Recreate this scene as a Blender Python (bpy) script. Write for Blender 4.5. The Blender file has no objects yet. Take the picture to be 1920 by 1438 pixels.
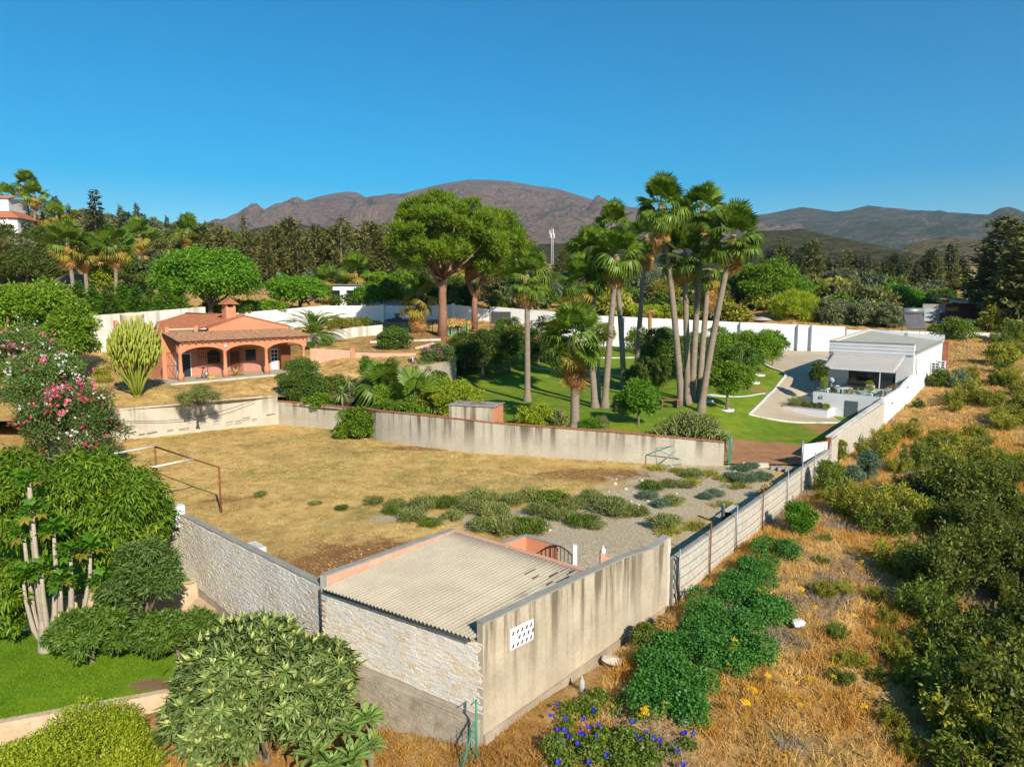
import bpy, bmesh, math, random
import numpy as np
from mathutils import Vector, Matrix, noise as mnoise

SC = bpy.context.scene
COL = SC.collection
R = math.radians
# ------------------------------------------------------------------ camera
CAM_Z = 11.4; PITCH = R(6.89); FPX = 1333.0
cd = bpy.data.cameras.new('camera'); co = bpy.data.objects.new('camera', cd); COL.objects.link(co)
cd.sensor_width = 36; cd.lens = 36 * FPX / 1920; cd.clip_end = 60000; cd.clip_start = .2
co.location = (0, 0, CAM_Z); co.rotation_euler = (R(90) - PITCH, 0, 0)
SC.camera = co
# ------------------------------------------------------------------ sky, sun, exposure
SUN_EL = R(32); SUN_AZ_VEC = (0.44, -0.90)
w = bpy.data.worlds.new('World'); SC.world = w; w.use_nodes = True
nt = w.node_tree; bg = nt.nodes['Background']
sky = nt.nodes.new('ShaderNodeTexSky'); sky.sky_type = 'NISHITA'; sky.sun_disc = False
sky.sun_elevation = SUN_EL; sky.sun_rotation = math.atan2(SUN_AZ_VEC[0], SUN_AZ_VEC[1])
sky.altitude = 0; sky.air_density = 1.0; sky.dust_density = 0.0; sky.ozone_density = 4.0
hs = nt.nodes.new('ShaderNodeHueSaturation'); hs.inputs['Saturation'].default_value = 1.7; hs.inputs['Hue'].default_value = .488; hs.inputs['Value'].default_value = 1.0
nt.links.new(sky.outputs[0], hs.inputs['Color']); nt.links.new(hs.outputs[0], bg.inputs[0]); bg.inputs[1].default_value = 0.085
sd = bpy.data.lights.new('sun', 'SUN'); so = bpy.data.objects.new('sun', sd); COL.objects.link(so)
sd.energy = 4.6; sd.angle = R(.53); sd.color = (1, .875, .70)
sv = Vector((SUN_AZ_VEC[0] * math.cos(SUN_EL), SUN_AZ_VEC[1] * math.cos(SUN_EL), math.sin(SUN_EL)))
so.rotation_euler = sv.to_track_quat('Z', 'Y').to_euler(); so.location = (0, 0, 60)
vs = SC.view_settings; vs.view_transform = 'Standard'; vs.look = 'None'; vs.exposure = 0.62; vs.gamma = 1; vs.use_curve_mapping = False
SC.render.film_transparent = False
cy = SC.cycles; cy.max_bounces = 6; cy.diffuse_bounces = 2; cy.glossy_bounces = 2; cy.transmission_bounces = 4; cy.transparent_max_bounces = 8
cy.volume_bounces = 0

# ------------------------------------------------------------------ survey helpers: a sighted direction plus a known height or distance gives a place
_c, _s = math.cos(PITCH), math.sin(PITCH)
def _ray(px, py):
    u = (px - 960) / FPX; v = (719 - py) / FPX
    return u, _c + v * _s, -_s + v * _c
def P(px, py, z):
    r = _ray(px, py); t = (z - CAM_Z) / r[2]
    return Vector((r[0] * t, r[1] * t, z))
def PY(px, py, Y):
    r = _ray(px, py); t = Y / r[1]
    return Vector((r[0] * t, Y, CAM_Z + r[2] * t))
def on(px, py, zf, z0=0.):
    r = _ray(px, py); t = 5.
    prev = t
    while t < 900:
        x, y, z = r[0] * t, r[1] * t, CAM_Z + r[2] * t
        if z <= zf(x, y):
            lo, hi = prev, t
            for _ in range(20):
                m = (lo + hi) / 2
                if CAM_Z + r[2] * m <= zf(r[0] * m, r[1] * m): hi = m
                else: lo = m
            return Vector((r[0] * hi, r[1] * hi, zf(r[0] * hi, r[1] * hi)))
        prev = t; t += max(.25, t * .01)
    return PY(px, py, 200)

# ------------------------------------------------------------------ materials
_M = {}
def _nodes(name):
    m = bpy.data.materials.new(name); m.use_nodes = True
    n = m.node_tree; n.nodes.clear()
    out = n.nodes.new('ShaderNodeOutputMaterial')
    return m, n, out
def _pos(n, sx=1, sy=1, sz=1, obj=False):
    mp = n.nodes.new('ShaderNodeMapping'); mp.inputs['Scale'].default_value = (sx, sy, sz)
    if obj:
        g = n.nodes.new('ShaderNodeTexCoord'); n.links.new(g.outputs['Object'], mp.inputs[0])
    else:
        g = n.nodes.new('ShaderNodeNewGeometry'); n.links.new(g.outputs['Position'], mp.inputs[0])
    return mp.outputs[0]
def _noise(n, vec, scale, detail=5, rough=.6, dist=0.):
    t = n.nodes.new('ShaderNodeTexNoise'); t.inputs['Scale'].default_value = scale; t.inputs['Detail'].default_value = detail
    t.inputs['Roughness'].default_value = rough; t.inputs['Distortion'].default_value = dist
    n.links.new(vec, t.inputs['Vector']); return t.outputs[0]
def _ramp(n, fac, stops):
    r = n.nodes.new('ShaderNodeValToRGB'); e = r.color_ramp.elements
    while len(e) < len(stops): e.new(.5)
    for q, (p, c) in zip(e, stops): q.position = p; q.color = (c[0], c[1], c[2], 1)
    n.links.new(fac, r.inputs[0]); return r.outputs[0]
def _mix(n, fac, a, b, mode='MIX'):
    m = n.nodes.new('ShaderNodeMix'); m.data_type = 'RGBA'; m.blend_type = mode
    def put(i, v):
        if isinstance(v, (int, float)): m.inputs[i].default_value = v
        elif isinstance(v, tuple): m.inputs[i].default_value = (v[0], v[1], v[2], 1)
        else: n.links.new(v, m.inputs[i])
    put(0, fac); put(6, a); put(7, b); return m.outputs[2]
def _math(n, op, a, b=None):
    m = n.nodes.new('ShaderNodeMath'); m.operation = op
    for i, v in enumerate((a, b)):
        if v is None: continue
        if isinstance(v, (int, float)): m.inputs[i].default_value = v
        else: n.links.new(v, m.inputs[i])
    return m.outputs[0]
def _bump(n, h, strength, dist):
    b = n.nodes.new('ShaderNodeBump'); b.inputs['Strength'].default_value = strength; b.inputs['Distance'].default_value = dist
    n.links.new(h, b.inputs['Height']); return b.outputs[0]
def _pbr(n, out, col, rough, nrm=None, metal=0., spec=.35):
    p = n.nodes.new('ShaderNodeBsdfPrincipled')
    if isinstance(col, tuple): p.inputs['Base Color'].default_value = (*col, 1)
    else: n.links.new(col, p.inputs['Base Color'])
    p.inputs['Roughness'].default_value = rough; p.inputs['Metallic'].default_value = metal
    p.inputs['Specular IOR Level'].default_value = spec
    if nrm is not None: n.links.new(nrm, p.inputs['Normal'])
    n.links.new(p.outputs[0], out.inputs[0]); return p
def mat(name, a, b=None, scale=1.5, rough=.85, bump=.0, bscale=12, bdist=.02, metal=0., sz=1., spec=.3, c=None, obj=False, streak=None, sdark=(.2, .17, .13), szone=None):
    """two or three tone noise material; streak adds vertical weather runs"""
    if name in _M: return _M[name]
    m, n, out = _nodes(name)
    b = b or tuple(x * .82 for x in a)
    v = _pos(n, 1, 1, sz, obj)
    f = _noise(n, v, scale, 7, .62)
    stops = [(.3, b), (.68, a)] if c is None else [(.28, c), (.45, b), (.66, a)]
    col = _ramp(n, f, stops)
    fine = _noise(n, v, bscale * 1.7, 3, .7)
    col = _mix(n, .35, col, _ramp(n, fine, [(.3, (.62, .62, .62)), (.7, (1.25, 1.25, 1.25))]), 'MULTIPLY')
    if streak:
        sv_ = _pos(n, 1, 1, .07, obj)
        sf = _noise(n, sv_, streak, 5, .6)
        mk = _ramp(n, sf, [(.48, (0, 0, 0)), (.62, (.95, .95, .95))])
        if szone:   # weather runs start at the wall head and die out lower down
            sep = n.nodes.new('ShaderNodeSeparateXYZ'); g_ = n.nodes.new('ShaderNodeNewGeometry'); n.links.new(g_.outputs['Position'], sep.inputs[0])
            mr = n.nodes.new('ShaderNodeMapRange'); mr.inputs[1].default_value = szone[0]; mr.inputs[2].default_value = szone[1]; mr.inputs[3].default_value = .12; mr.inputs[4].default_value = 1.15; n.links.new(sep.outputs[2], mr.inputs[0])
            mk = _math(n, 'MULTIPLY', mk, mr.outputs[0])
        col = _mix(n, mk, col, sdark)
    nr = None
    if bump:
        nr = _bump(n, _noise(n, v, bscale, 6, .65), bump, bdist)
    _pbr(n, out, col, rough, nr, metal, spec)
    _M[name] = m; return m
def leafmat(name, a, b, c=None, trans=.3, rough=.5, tint=(1.15, 1.2, .55), patch=0.):
    """foliage: per-leaf tone from the mesh attribute 'rnd', plus see-through light"""
    if name in _M: return _M[name]
    m, n, out = _nodes(name)
    at = n.nodes.new('ShaderNodeAttribute'); at.attribute_name = 'rnd'
    stops = [(.0, a), (.9, b)] if c is None else [(.0, a), (.72, b), (.97, c)]
    col = _ramp(n, at.outputs['Fac'], stops)
    if patch:
        pn = _noise(n, _pos(n), .28, 5, .65, .6); col = _mix(n, patch, col, _ramp(n, pn, [(.3, (.50, .40, .30)), (.45, (.85, .78, .66)), (.6, (1.05, 1.05, 1.0)), (.75, (1.1, 1.15, .85))]), 'MULTIPLY')
    oi = n.nodes.new('ShaderNodeObjectInfo')
    hv = n.nodes.new('ShaderNodeHueSaturation')
    mr = n.nodes.new('ShaderNodeMapRange'); mr.inputs[3].default_value = .82; mr.inputs[4].default_value = 1.2
    n.links.new(oi.outputs['Random'], mr.inputs[0]); n.links.new(mr.outputs[0], hv.inputs['Value']); n.links.new(col, hv.inputs['Color'])
    p = n.nodes.new('ShaderNodeBsdfPrincipled'); p.inputs['Roughness'].default_value = rough; p.inputs['Specular IOR Level'].default_value = .35
    n.links.new(hv.outputs[0], p.inputs['Base Color'])
    t = n.nodes.new('ShaderNodeBsdfTranslucent')
    n.links.new(_mix(n, 1., hv.outputs[0], tint, 'MULTIPLY'), t.inputs[0])
    mx = n.nodes.new('ShaderNodeMixShader'); mx.inputs[0].default_value = trans
    n.links.new(p.outputs[0], mx.inputs[1]); n.links.new(t.outputs[0], mx.inputs[2]); n.links.new(mx.outputs[0], out.inputs[0])
    _M[name] = m; return m

# ------------------------------------------------------------------ objects
def tag(o, label=None, cat=None, group=None, kind=None):
    if label: o['label'] = label
    if cat: o['category'] = cat
    if group: o['group'] = group
    if kind: o['kind'] = kind
    return o
def thing(name, label, cat, loc=(0, 0, 0), rz=0., group=None, scale=None):
    o = bpy.data.objects.new(name, None); COL.objects.link(o)
    o.location = loc; o.rotation_euler = (0, 0, rz); o.empty_display_size = .3
    if scale: o.scale = scale if hasattr(scale, '__len__') else (scale,) * 3
    return tag(o, label, cat, group)
def obj(name, me, parent=None, loc=(0, 0, 0), rot=(0, 0, 0), scale=(1, 1, 1), label=None, kind=None):
    o = bpy.data.objects.new(name, me); COL.objects.link(o)
    o.parent = parent; o.location = loc; o.rotation_euler = rot; o.scale = scale
    if label: o['label'] = label
    if kind: o['kind'] = kind
    return o
def npmesh(name, V, F, m, rnd=None, smooth=False):
    """V (n,3), F (k,3 or 4) index array; rnd: per-face value"""
    V = np.asarray(V, np.float32); F = np.asarray(F, np.int32); k = F.shape[1]
    me = bpy.data.meshes.new(name)
    me.vertices.add(len(V)); me.vertices.foreach_set('co', V.ravel())
    me.loops.add(F.size); me.loops.foreach_set('vertex_index', F.ravel())
    me.polygons.add(len(F)); me.polygons.foreach_set('loop_start', np.arange(0, F.size, k, dtype=np.int32))
    if smooth: me.polygons.foreach_set('use_smooth', np.ones(len(F), bool))
    if rnd is not None:
        a = me.attributes.new('rnd', 'FLOAT', 'FACE'); a.data.foreach_set('value', np.asarray(rnd, np.float32))
    me.update(calc_edges=True)
    if m is not None: me.materials.append(m)
    return me
class MB:
    """collects simple solids into one mesh"""
    def __init__(s): s.v = []; s.f = []; s.sm = []
    def add(s, vs, fs, smooth=False):
        o = len(s.v); s.v += [tuple(v) for v in vs]; s.f += [tuple(i + o for i in f) for f in fs]; s.sm += [smooth] * len(fs); return s
    def box(s, x0, y0, z0, x1, y1, z1):
        v = [(x, y, z) for z in (z0, z1) for y in (y0, y1) for x in (x0, x1)]
        return s.add(v, [(0, 2, 3, 1), (4, 5, 7, 6), (0, 1, 5, 4), (2, 6, 7, 3), (0, 4, 6, 2), (1, 3, 7, 5)])
    def bar(s, a, b, r, n=6, r2=None):
        return s.tube([a, b], [r, r if r2 is None else r2], n)
    def tube(s, pts, rad, n=8, cap=True, smooth=True):
        pts = [Vector(p) for p in pts]; vs = []; fs = []
        up = Vector((0, 0, 1))
        for i, p in enumerate(pts):
            d = (pts[min(i + 1, len(pts) - 1)] - pts[max(i - 1, 0)])
            d = d.normalized() if d.length > 1e-9 else up
            q = Vector((1, 0, 0)) if abs(d.x) < .9 else Vector((0, 1, 0))
            a = d.cross(q).normalized(); b = d.cross(a)
            r = rad[i] if hasattr(rad, '__len__') else rad
            for k in range(n):
                t = 2 * math.pi * k / n; vs.append(p + a * (math.cos(t) * r) + b * (math.sin(t) * r))
        for i in range(len(pts) - 1):
            for k in range(n):
                k2 = (k + 1) % n
                fs.append((i * n + k, i * n + k2, (i + 1) * n + k2, (i + 1) * n + k))
        if cap:
            fs.append(tuple(range(n))[::-1]); fs.append(tuple(range((len(pts) - 1) * n, len(pts) * n)))
        return s.add(vs, fs, smooth)
    def lathe(s, prof, n=16, c=(0, 0, 0)):
        vs = []; fs = []
        for r, z in prof:
            for k in range(n):
                t = 2 * math.pi * k / n; vs.append((c[0] + r * math.cos(t), c[1] + r * math.sin(t), c[2] + z))
        for i in range(len(prof) - 1):
            for k in range(n):
                k2 = (k + 1) % n; fs.append((i * n + k, i * n + k2, (i + 1) * n + k2, (i + 1) * n + k))
        fs.append(tuple(range(n))[::-1]); fs.append(tuple(range((len(prof) - 1) * n, len(prof) * n)))
        return s.add(vs, fs, True)
    def poly(s, pts, thick):
        """polygon pts (3d) extruded along vector thick"""
        t = Vector(thick); n = len(pts); pts = [Vector(p) for p in pts]
        vs = pts + [p + t for p in pts]
        fs = [tuple(range(n))[::-1], tuple(range(n, 2 * n))] + [(i, (i + 1) % n, n + (i + 1) % n, n + i) for i in range(n)]
        return s.add(vs, fs)
    def strip(s, line, thick):
        """wall along a plan line: [(x,y,z0,z1)...], given thickness to the left side"""
        n = len(line); vs = []
        for i, (x, y, a, b) in enumerate(line):
            p = Vector((x, y)); d = Vector((0., 0.))
            if i: d += (p - Vector(line[i - 1][:2])).normalized()
            if i < n - 1: d += (Vector(line[i + 1][:2]) - p).normalized()
            d.normalize(); nn = Vector((-d.y, d.x)) * thick
            vs += [(x, y, a), (x, y, b), (x + nn.x, y + nn.y, b), (x + nn.x, y + nn.y, a)]
        fs = []
        for i in range(n - 1):
            o = i * 4; p = o + 4
            fs += [(o, p, p + 1, o + 1), (o + 1, p + 1, p + 2, o + 2), (o + 2, p + 2, p + 3, o + 3), (o + 3, p + 3, p, o)]
        fs += [(0, 1, 2, 3), ((n - 1) * 4 + 3, (n - 1) * 4 + 2, (n - 1) * 4 + 1, (n - 1) * 4)]
        return s.add(vs, fs)
    def mesh(s, name, m, bevel=0.):
        me = bpy.data.meshes.new(name); me.from_pydata(s.v, [], s.f)
        me.polygons.foreach_set('use_smooth', s.sm)
        bm = bmesh.new(); bm.from_mesh(me); bmesh.ops.recalc_face_normals(bm, faces=bm.faces)
        if bevel: bmesh.ops.bevel(bm, geom=bm.edges[:], offset=bevel, segments=1, affect='EDGES')
        bm.to_mesh(me); bm.free()
        if m is not None: me.materials.append(m)
        return me
    def build(s, name, m, parent=None, loc=(0, 0, 0), bevel=0., label=None, kind=None):
        return obj(name, s.mesh(name, m, bevel), parent, loc, label=label, kind=kind)
_cube = {}
def cube_mesh(m):
    if m.name not in _cube:
        _cube[m.name] = MB().box(-.5, -.5, -.5, .5, .5, .5).mesh('piece', m, .018)
    return _cube[m.name]
def copy_tree(o, parent=None):
    c = o.copy(); COL.objects.link(c)
    if parent is not None: c.parent = parent
    for ch in o.children:
        copy_tree(ch, c)
    return c
def grid_patch(name, poly, zf, res, m, parent=None, kind='structure', attr=None):
    """ground sheet cut exactly to a convex plan polygon"""
    xs = [p[0] for p in poly]; ys = [p[1] for p in poly]
    bm = bmesh.new()
    nx = max(1, int((max(xs) - min(xs)) / res)); ny = max(1, int((max(ys) - min(ys)) / res))
    bmesh.ops.create_grid(bm, x_segments=nx, y_segments=ny, size=.5)
    for v in bm.verts:
        v.co.x = min(xs) + (v.co.x + .5) * (max(xs) - min(xs)); v.co.y = min(ys) + (v.co.y + .5) * (max(ys) - min(ys))
    ar = sum(xs[i] * ys[(i + 1) % len(xs)] - xs[(i + 1) % len(xs)] * ys[i] for i in range(len(xs)))
    for i in range(len(poly)):
        a = Vector((*poly[i], 0)); b = Vector((*poly[(i + 1) % len(poly)], 0)); d = b - a
        nn = Vector((d.y, -d.x, 0)) * (1 if ar > 0 else -1)
        bmesh.ops.bisect_plane(bm, geom=bm.verts[:] + bm.edges[:] + bm.faces[:], plane_co=a, plane_no=nn, clear_outer=True)
    for v in bm.verts: v.co.z = zf(v.co.x, v.co.y)
    me = bpy.data.meshes.new(name); bm.to_mesh(me); bm.free()
    me.polygons.foreach_set('use_smooth', [True] * len(me.polygons))
    me.materials.append(m)
    if attr:
        for an, fn in attr.items():
            a = me.attributes.new(an, 'FLOAT', 'POINT')
            a.data.foreach_set('value', [fn(v.co.x, v.co.y) for v in me.vertices])
    o = obj(name, me, parent)
    if parent is None: o['kind'] = kind
    return o
_ONE = ['', 'first', 'second', 'third', 'fourth', 'fifth', 'sixth', 'seventh', 'eighth', 'ninth', 'tenth', 'eleventh', 'twelfth', 'thirteenth', 'fourteenth', 'fifteenth', 'sixteenth', 'seventeenth', 'eighteenth', 'nineteenth', 'twentieth']
def nth(k): return _ONE[k] if k <= 20 else ('twenty-' if k < 30 else 'thirty-') + _ONE[k % 10] if k % 10 else 'thirtieth'
def order_of(seq): 
    r = sorted(range(len(seq)), key=lambda i: seq[i]); return {i: k + 1 for k, i in enumerate(r)}
def ss(t): t = max(0., min(1., t)); return t * t * (3 - 2 * t)
def fbm(x, y, s=1., o=4, seed=0.):
    return mnoise.fractal(Vector((x * s + seed, y * s, seed)), 1., 2., o)
# ================================================================== terrain
W1 = [(-34.2, 52.95), (-31.84, 54.9), (-21.2, 63.66)]
W2 = [(-21.2, 63.66, 2.1), (-14.1, 60.28, 2.04), (-10.3, 55.71, 2.45), (-4.5, 52.33, 2.47), (0, 50.87, 2.25), (5.65, 49.16, 2.14), (9.75, 48.03, 1.98), (14.4, 47.4, 1.63)]
TW = [(-21.2, 63.66), (-11.3, 72.2), (-7.3, 76.3), (-4, 83.3), (-1, 96.3), (0, 112)]
GN, GL, GF, GR, GE = (-.84, 19.43), (-6.47, 23.2), (-2.48, 27.79), (2.75, 23.3), (6.1, 26.75)
def zfield(x, y):
    return .10 * fbm(x, y, .12, 3) + .03 * fbm(x, y, .9, 2) - .35 * ss((27.5 - y) / 6)
def zterr(x, y):
    b = 3.55 + (y - 66) * .075
    d = (x + 21.2) * -.639 + (y - 63.66) * .769
    if x < -15: b = b + (2.5 - b) * ss(1 - d / 5.5)
    u = (x + 31) * .661 + (y - 66.2) * .750; v = (x + 31) * -.750 + (y - 66.2) * .661
    k = ss(1 - max(-2.2 - u, u - 14.4, -2.6 - v, v - 16.5, 0) / 4.)
    b = b + (3.5 - b) * k * (1 - ss(v / 12 - .3) * .6)
    return b + .08 * fbm(x, y, .15, 3) * (1 - k)
def zgard(x, y):
    e = (x - 14.8) * -.78 + (y - 47.7) * .63
    return .18 + 1.65 * ss((e - .5) / 8.5) + max(0, y - 75) * .085 + .05 * fbm(x, y, .2, 3)
_CP = [(-.8, 19, -1.6), (2.8, 22.6, -1.2), (6.6, 26.2, -.7), (12, 33.2, -.45), (17.6, 40.6, -.3), (25, 50.5, -.15), (34.6, 63.6, -.1), (41.2, 70.8, 1.2), (49.8, 80.3, 3.4), (57, 92, 5.2), (70, 120, 8.5), (85, 160, 12.5),
       (20, 22, -2.3), (12, 16, -2.3), (30, 30, -2.2), (45, 45, -1.4), (50, 60, .1), (56, 70, 2), (63, 82, 4.2), (65, 50, -1.5), (85, 80, 3.5), (110, 100, 6), (40, 15, -4), (8, 5, -3.5), (60, 20, -5),
       (5, 40, -1.7), (-5, 35, -2), (20, 60, -1.2), (25, 78, .0), (0, 80, .3), (-25, 75, .8), (-20, 50, -1.2), (-32, 68, .8), (10, 95, 1.8), (-10, 98, 3.5), (32, 90, 1.6), (2, 27, -1.8), (-22, 45, -1.5), (42, 84, 1.5), (41, 96.5, 1.6), (26, 98.5, 1.6), (9, 101.5, 2.2),
       (5, 114, 8.3), (42, 112, 7.6), (-30, 119, 9), (-60, 100, 8.5), (-80, 120, 14), (-110, 150, 24), (-60, 150, 18), (0, 160, 13.5), (60, 150, 10.5), (110, 160, 12.5), (-160, 200, 33), (-50, 220, 24), (50, 220, 16), (150, 250, 20), (250, 220, 22), (-250, 250, 45), (0, 290, 24), (-150, 300, 40), (250, 330, 26),
       (-48, 62, 3.6), (-52, 45, 1.5), (-30, 36, -1.9), (-26, 28, -3.3), (-15, 15, -4.8), (-6, 18.3, -3.2), (-10, 10, -5.4), (0, 12, -2.6), (-40, 20, -5), (-80, 40, 1), (-120, 80, 9)]
_cp = np.array(_CP); _cn = len(_cp)
def _tps():
    d = np.hypot(_cp[:, None, 0] - _cp[None, :, 0], _cp[:, None, 1] - _cp[None, :, 1])
    K = np.where(d > 0, d * d * np.log(d + 1e-9), 0) + np.eye(_cn) * 4.0
    Pm = np.c_[np.ones(_cn), _cp[:, :2]]
    A = np.block([[K, Pm], [Pm.T, np.zeros((3, 3))]])
    return np.linalg.solve(A, np.r_[_cp[:, 2], 0, 0, 0])
_tw = _tps()
def zbase_np(x, y):
    x = np.asarray(x, float); y = np.asarray(y, float)
    r = _tw[_cn] + _tw[_cn + 1] * x + _tw[_cn + 2] * y
    for i in range(_cn):
        d2 = (x - _cp[i, 0]) ** 2 + (y - _cp[i, 1]) ** 2
        r = r + _tw[i] * .5 * d2 * np.log(d2 + 1e-9)
    return r
_gx = np.arange(-60, 120.01, .5); _gy = np.arange(0, 200.01, .5)
_GZ = zbase_np(*np.meshgrid(_gx, _gy))
def zbase(x, y):
    i, j = (x + 60) * 2, y * 2
    if not (0 <= i < len(_gx) - 1 and 0 <= j < len(_gy) - 1): return float(zbase_np(x, y))
    a, b = int(i), int(j); u, v = i - a, j - b
    return float((_GZ[b, a] * (1 - u) + _GZ[b, a + 1] * u) * (1 - v) + (_GZ[b + 1, a] * (1 - u) + _GZ[b + 1, a + 1] * u) * v)

# ---- ground materials
def ground_mat():
    m, n, out = _nodes('dry_ground')
    v = _pos(n)
    big = _noise(n, v, .16, 5, .6, .4); mid = _noise(n, v, .9, 6, .65, .6); fine = _noise(n, v, 9., 5, .75); vf = _noise(n, v, 34., 3, .7)
    straw = _ramp(n, mid, [(.28, (.24, .125, .045)), (.45, (.42, .25, .09)), (.62, (.58, .38, .16)), (.8, (.64, .50, .28))])
    grn = _ramp(n, fine, [(.3, (.07, .075, .02)), (.7, (.20, .20, .06))])
    col = _mix(n, _ramp(n, big, [(.5, (0, 0, 0)), (.68, (.7, .7, .7))]), straw, grn)
    col = _mix(n, .7, col, _ramp(n, fine, [(.25, (.45, .42, .4)), (.5, (.95, .95, .95)), (.75, (1.4, 1.35, 1.25))]), 'MULTIPLY')
    col = _mix(n, .6, col, _ramp(n, vf, [(.3, (.6, .6, .6)), (.7, (1.3, 1.3, 1.3))]), 'MULTIPLY')
    _pbr(n, out, col, .95, _bump(n, _noise(n, v, 7., 7, .7), .8, .09), spec=.1); return m
def field_mat(name, soilc=True):
    m, n, out = _nodes(name)
    v = _pos(n)
    big = _noise(n, v, .22, 5, .6, .5); mid = _noise(n, v, 1.1, 6, .65, .7); fine = _noise(n, v, 10., 5, .75); vf = _noise(n, v, 38., 3, .75)
    straw = _ramp(n, mid, [(.25, (.33, .20, .07)), (.42, (.52, .34, .115)), (.58, (.66, .47, .18)), (.78, (.74, .58, .29))])
    olive = _ramp(n, mid, [(.3, (.22, .16, .05)), (.7, (.40, .32, .11))])
    col = _mix(n, _ramp(n, big, [(.46, (0, 0, 0)), (.66, (.75, .75, .75))]), straw, olive)
    brown = _ramp(n, mid, [(.3, (.20, .10, .045)), (.7, (.38, .22, .09))])
    a1 = n.nodes.new('ShaderNodeAttribute'); a1.attribute_name = 'brown'
    bf = _math(n, 'MULTIPLY_ADD', _noise(n, v, .8, 5, .65), 1.6); 
    bmask = _math(n, 'SUBTRACT', _math(n, 'ADD', a1.outputs['Fac'], _math(n, 'MULTIPLY', _noise(n, v, .8, 5, .65), 1.2)), .85)
    bmask = _ramp(n, bmask, [(.0, (0, 0, 0)), (.35, (1, 1, 1))])
    col = _mix(n, bmask, col, brown)
    if soilc:
        soil = _ramp(n, fine, [(.25, (.28, .235, .165)), (.5, (.50, .42, .29)), (.75, (.66, .58, .44))])
        a2 = n.nodes.new('ShaderNodeAttribute'); a2.attribute_name = 'soil'
        sm = _math(n, 'SUBTRACT', _math(n, 'ADD', a2.outputs['Fac'], _math(n, 'MULTIPLY', _noise(n, v, .55, 6, .7), 1.7)), 1.3)
        col = _mix(n, _ramp(n, sm, [(.0, (0, 0, 0)), (.22, (1, 1, 1))]), col, soil)
    col = _mix(n, .75, col, _ramp(n, fine, [(.25, (.5, .47, .42)), (.5, (.97, .97, .97)), (.75, (1.35, 1.32, 1.25))]), 'MULTIPLY')
    col = _mix(n, .5, col, _ramp(n, vf, [(.3, (.6, .6, .6)), (.7, (1.3, 1.3, 1.3))]), 'MULTIPLY')
    _pbr(n, out, col, .95, _bump(n, _noise(n, v, 9., 7, .75), .7, .06), spec=.1); return m
def lawn_mat(name, a, b, dirt, thr=.62):
    m, n, out = _nodes(name)
    v = _pos(n)
    mid = _noise(n, v, .9, 5, .6, .4); fine = _noise(n, v, 14., 5, .75)
    g = _ramp(n, mid, [(.3, a), (.7, b)])
    g = _mix(n, .8, g, _ramp(n, _noise(n, v, .28, 6, .7, .5), [(.3, (.7, .75, .7)), (.5, (1, 1, 1)), (.68, (1.45, 1.1, .9)), (.8, (1.7, 1.2, 1.1))]), 'MULTIPLY')
    at = n.nodes.new('ShaderNodeAttribute'); at.attribute_name = 'brown'
    sm = _math(n, 'SUBTRACT', _math(n, 'ADD', at.outputs['Fac'], _math(n, 'MULTIPLY', _noise(n, v, .7, 6, .7), 1.5)), 1.0)
    col = _mix(n, _ramp(n, sm, [(.0, (0, 0, 0)), (.3, (1, 1, 1))]), g, _ramp(n, mid, [(.3, dirt), (.7, tuple(x * 1.5 for x in dirt))]))
    col = _mix(n, .8, col, _ramp(n, fine, [(.25, (.5, .5, .5)), (.75, (1.4, 1.4, 1.4))]), 'MULTIPLY')
    _pbr(n, out, col, .9, _bump(n, _noise(n, v, 22., 5, .75), .8, .05), spec=.15); return m
M_GROUND = ground_mat(); M_FIELD = field_mat('straw_field'); M_TERR = field_mat('terrace_straw', False)
M_LAWN = lawn_mat('garden_lawn', (.115, .20, .012), (.22, .31, .025), (.33, .17, .085))
M_LAWN2 = lawn_mat('lower_lawn', (.10, .22, .008), (.2, .34, .015), (.2, .13, .07))

def base_sheet():
    def axis(a, b, n, c):
        t = np.linspace(-1, 1, n); s = np.sinh(t * 3.2) / math.sinh(3.2)
        return np.where(s < 0, c + s * (c - a), c + s * (b - c))
    xs = axis(-330, 330, 210, 2); ys = axis(-30, 330, 230, 32)
    X, Y = np.meshgrid(xs, ys); Z = zbase_np(X, Y)
    nz = np.array([[.22 * fbm(x, y, .18, 4) + .10 * fbm(x, y, .8, 3) for x in xs] for y in ys])
    Z = Z + nz * np.clip((Y - 5) / 10, .3, 1)
    V = np.stack([X, Y, Z], -1).reshape(-1, 3); ny, nx = X.shape
    i = np.arange(ny - 1)[:, None] * nx + np.arange(nx - 1)[None, :]
    F = np.stack([i, i + 1, i + 1 + nx, i + nx], -1).reshape(-1, 4)
    o = obj('ground', npmesh('ground', V, F, M_GROUND, smooth=True)); o['kind'] = 'structure'
    # the plain that carries on to the horizon
    rng = [330, 700, 1500, 4000, 7900]; vs = []; fs = []
    m = MB()
    def ring(r, z): return [(r * math.cos(t), 120 + r * math.sin(t), z) for t in np.linspace(0, 2 * math.pi, 49)[:-1]]
    zs = [-12, 8, 20, 60, 60]
    for r, z in zip([200] + rng[1:], zs): vs += ring(r, z)
    for k in range(4):
        for j in range(48):
            j2 = (j + 1) % 48; fs.append((k * 48 + j, k * 48 + j2, (k + 1) * 48 + j2, (k + 1) * 48 + j))
    m.add(vs, fs, True); m.build('plain', mat('plain_scrub', (.10, .10, .045), (.16, .12, .06), .02, .95), None, kind='structure')
base_sheet()
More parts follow.
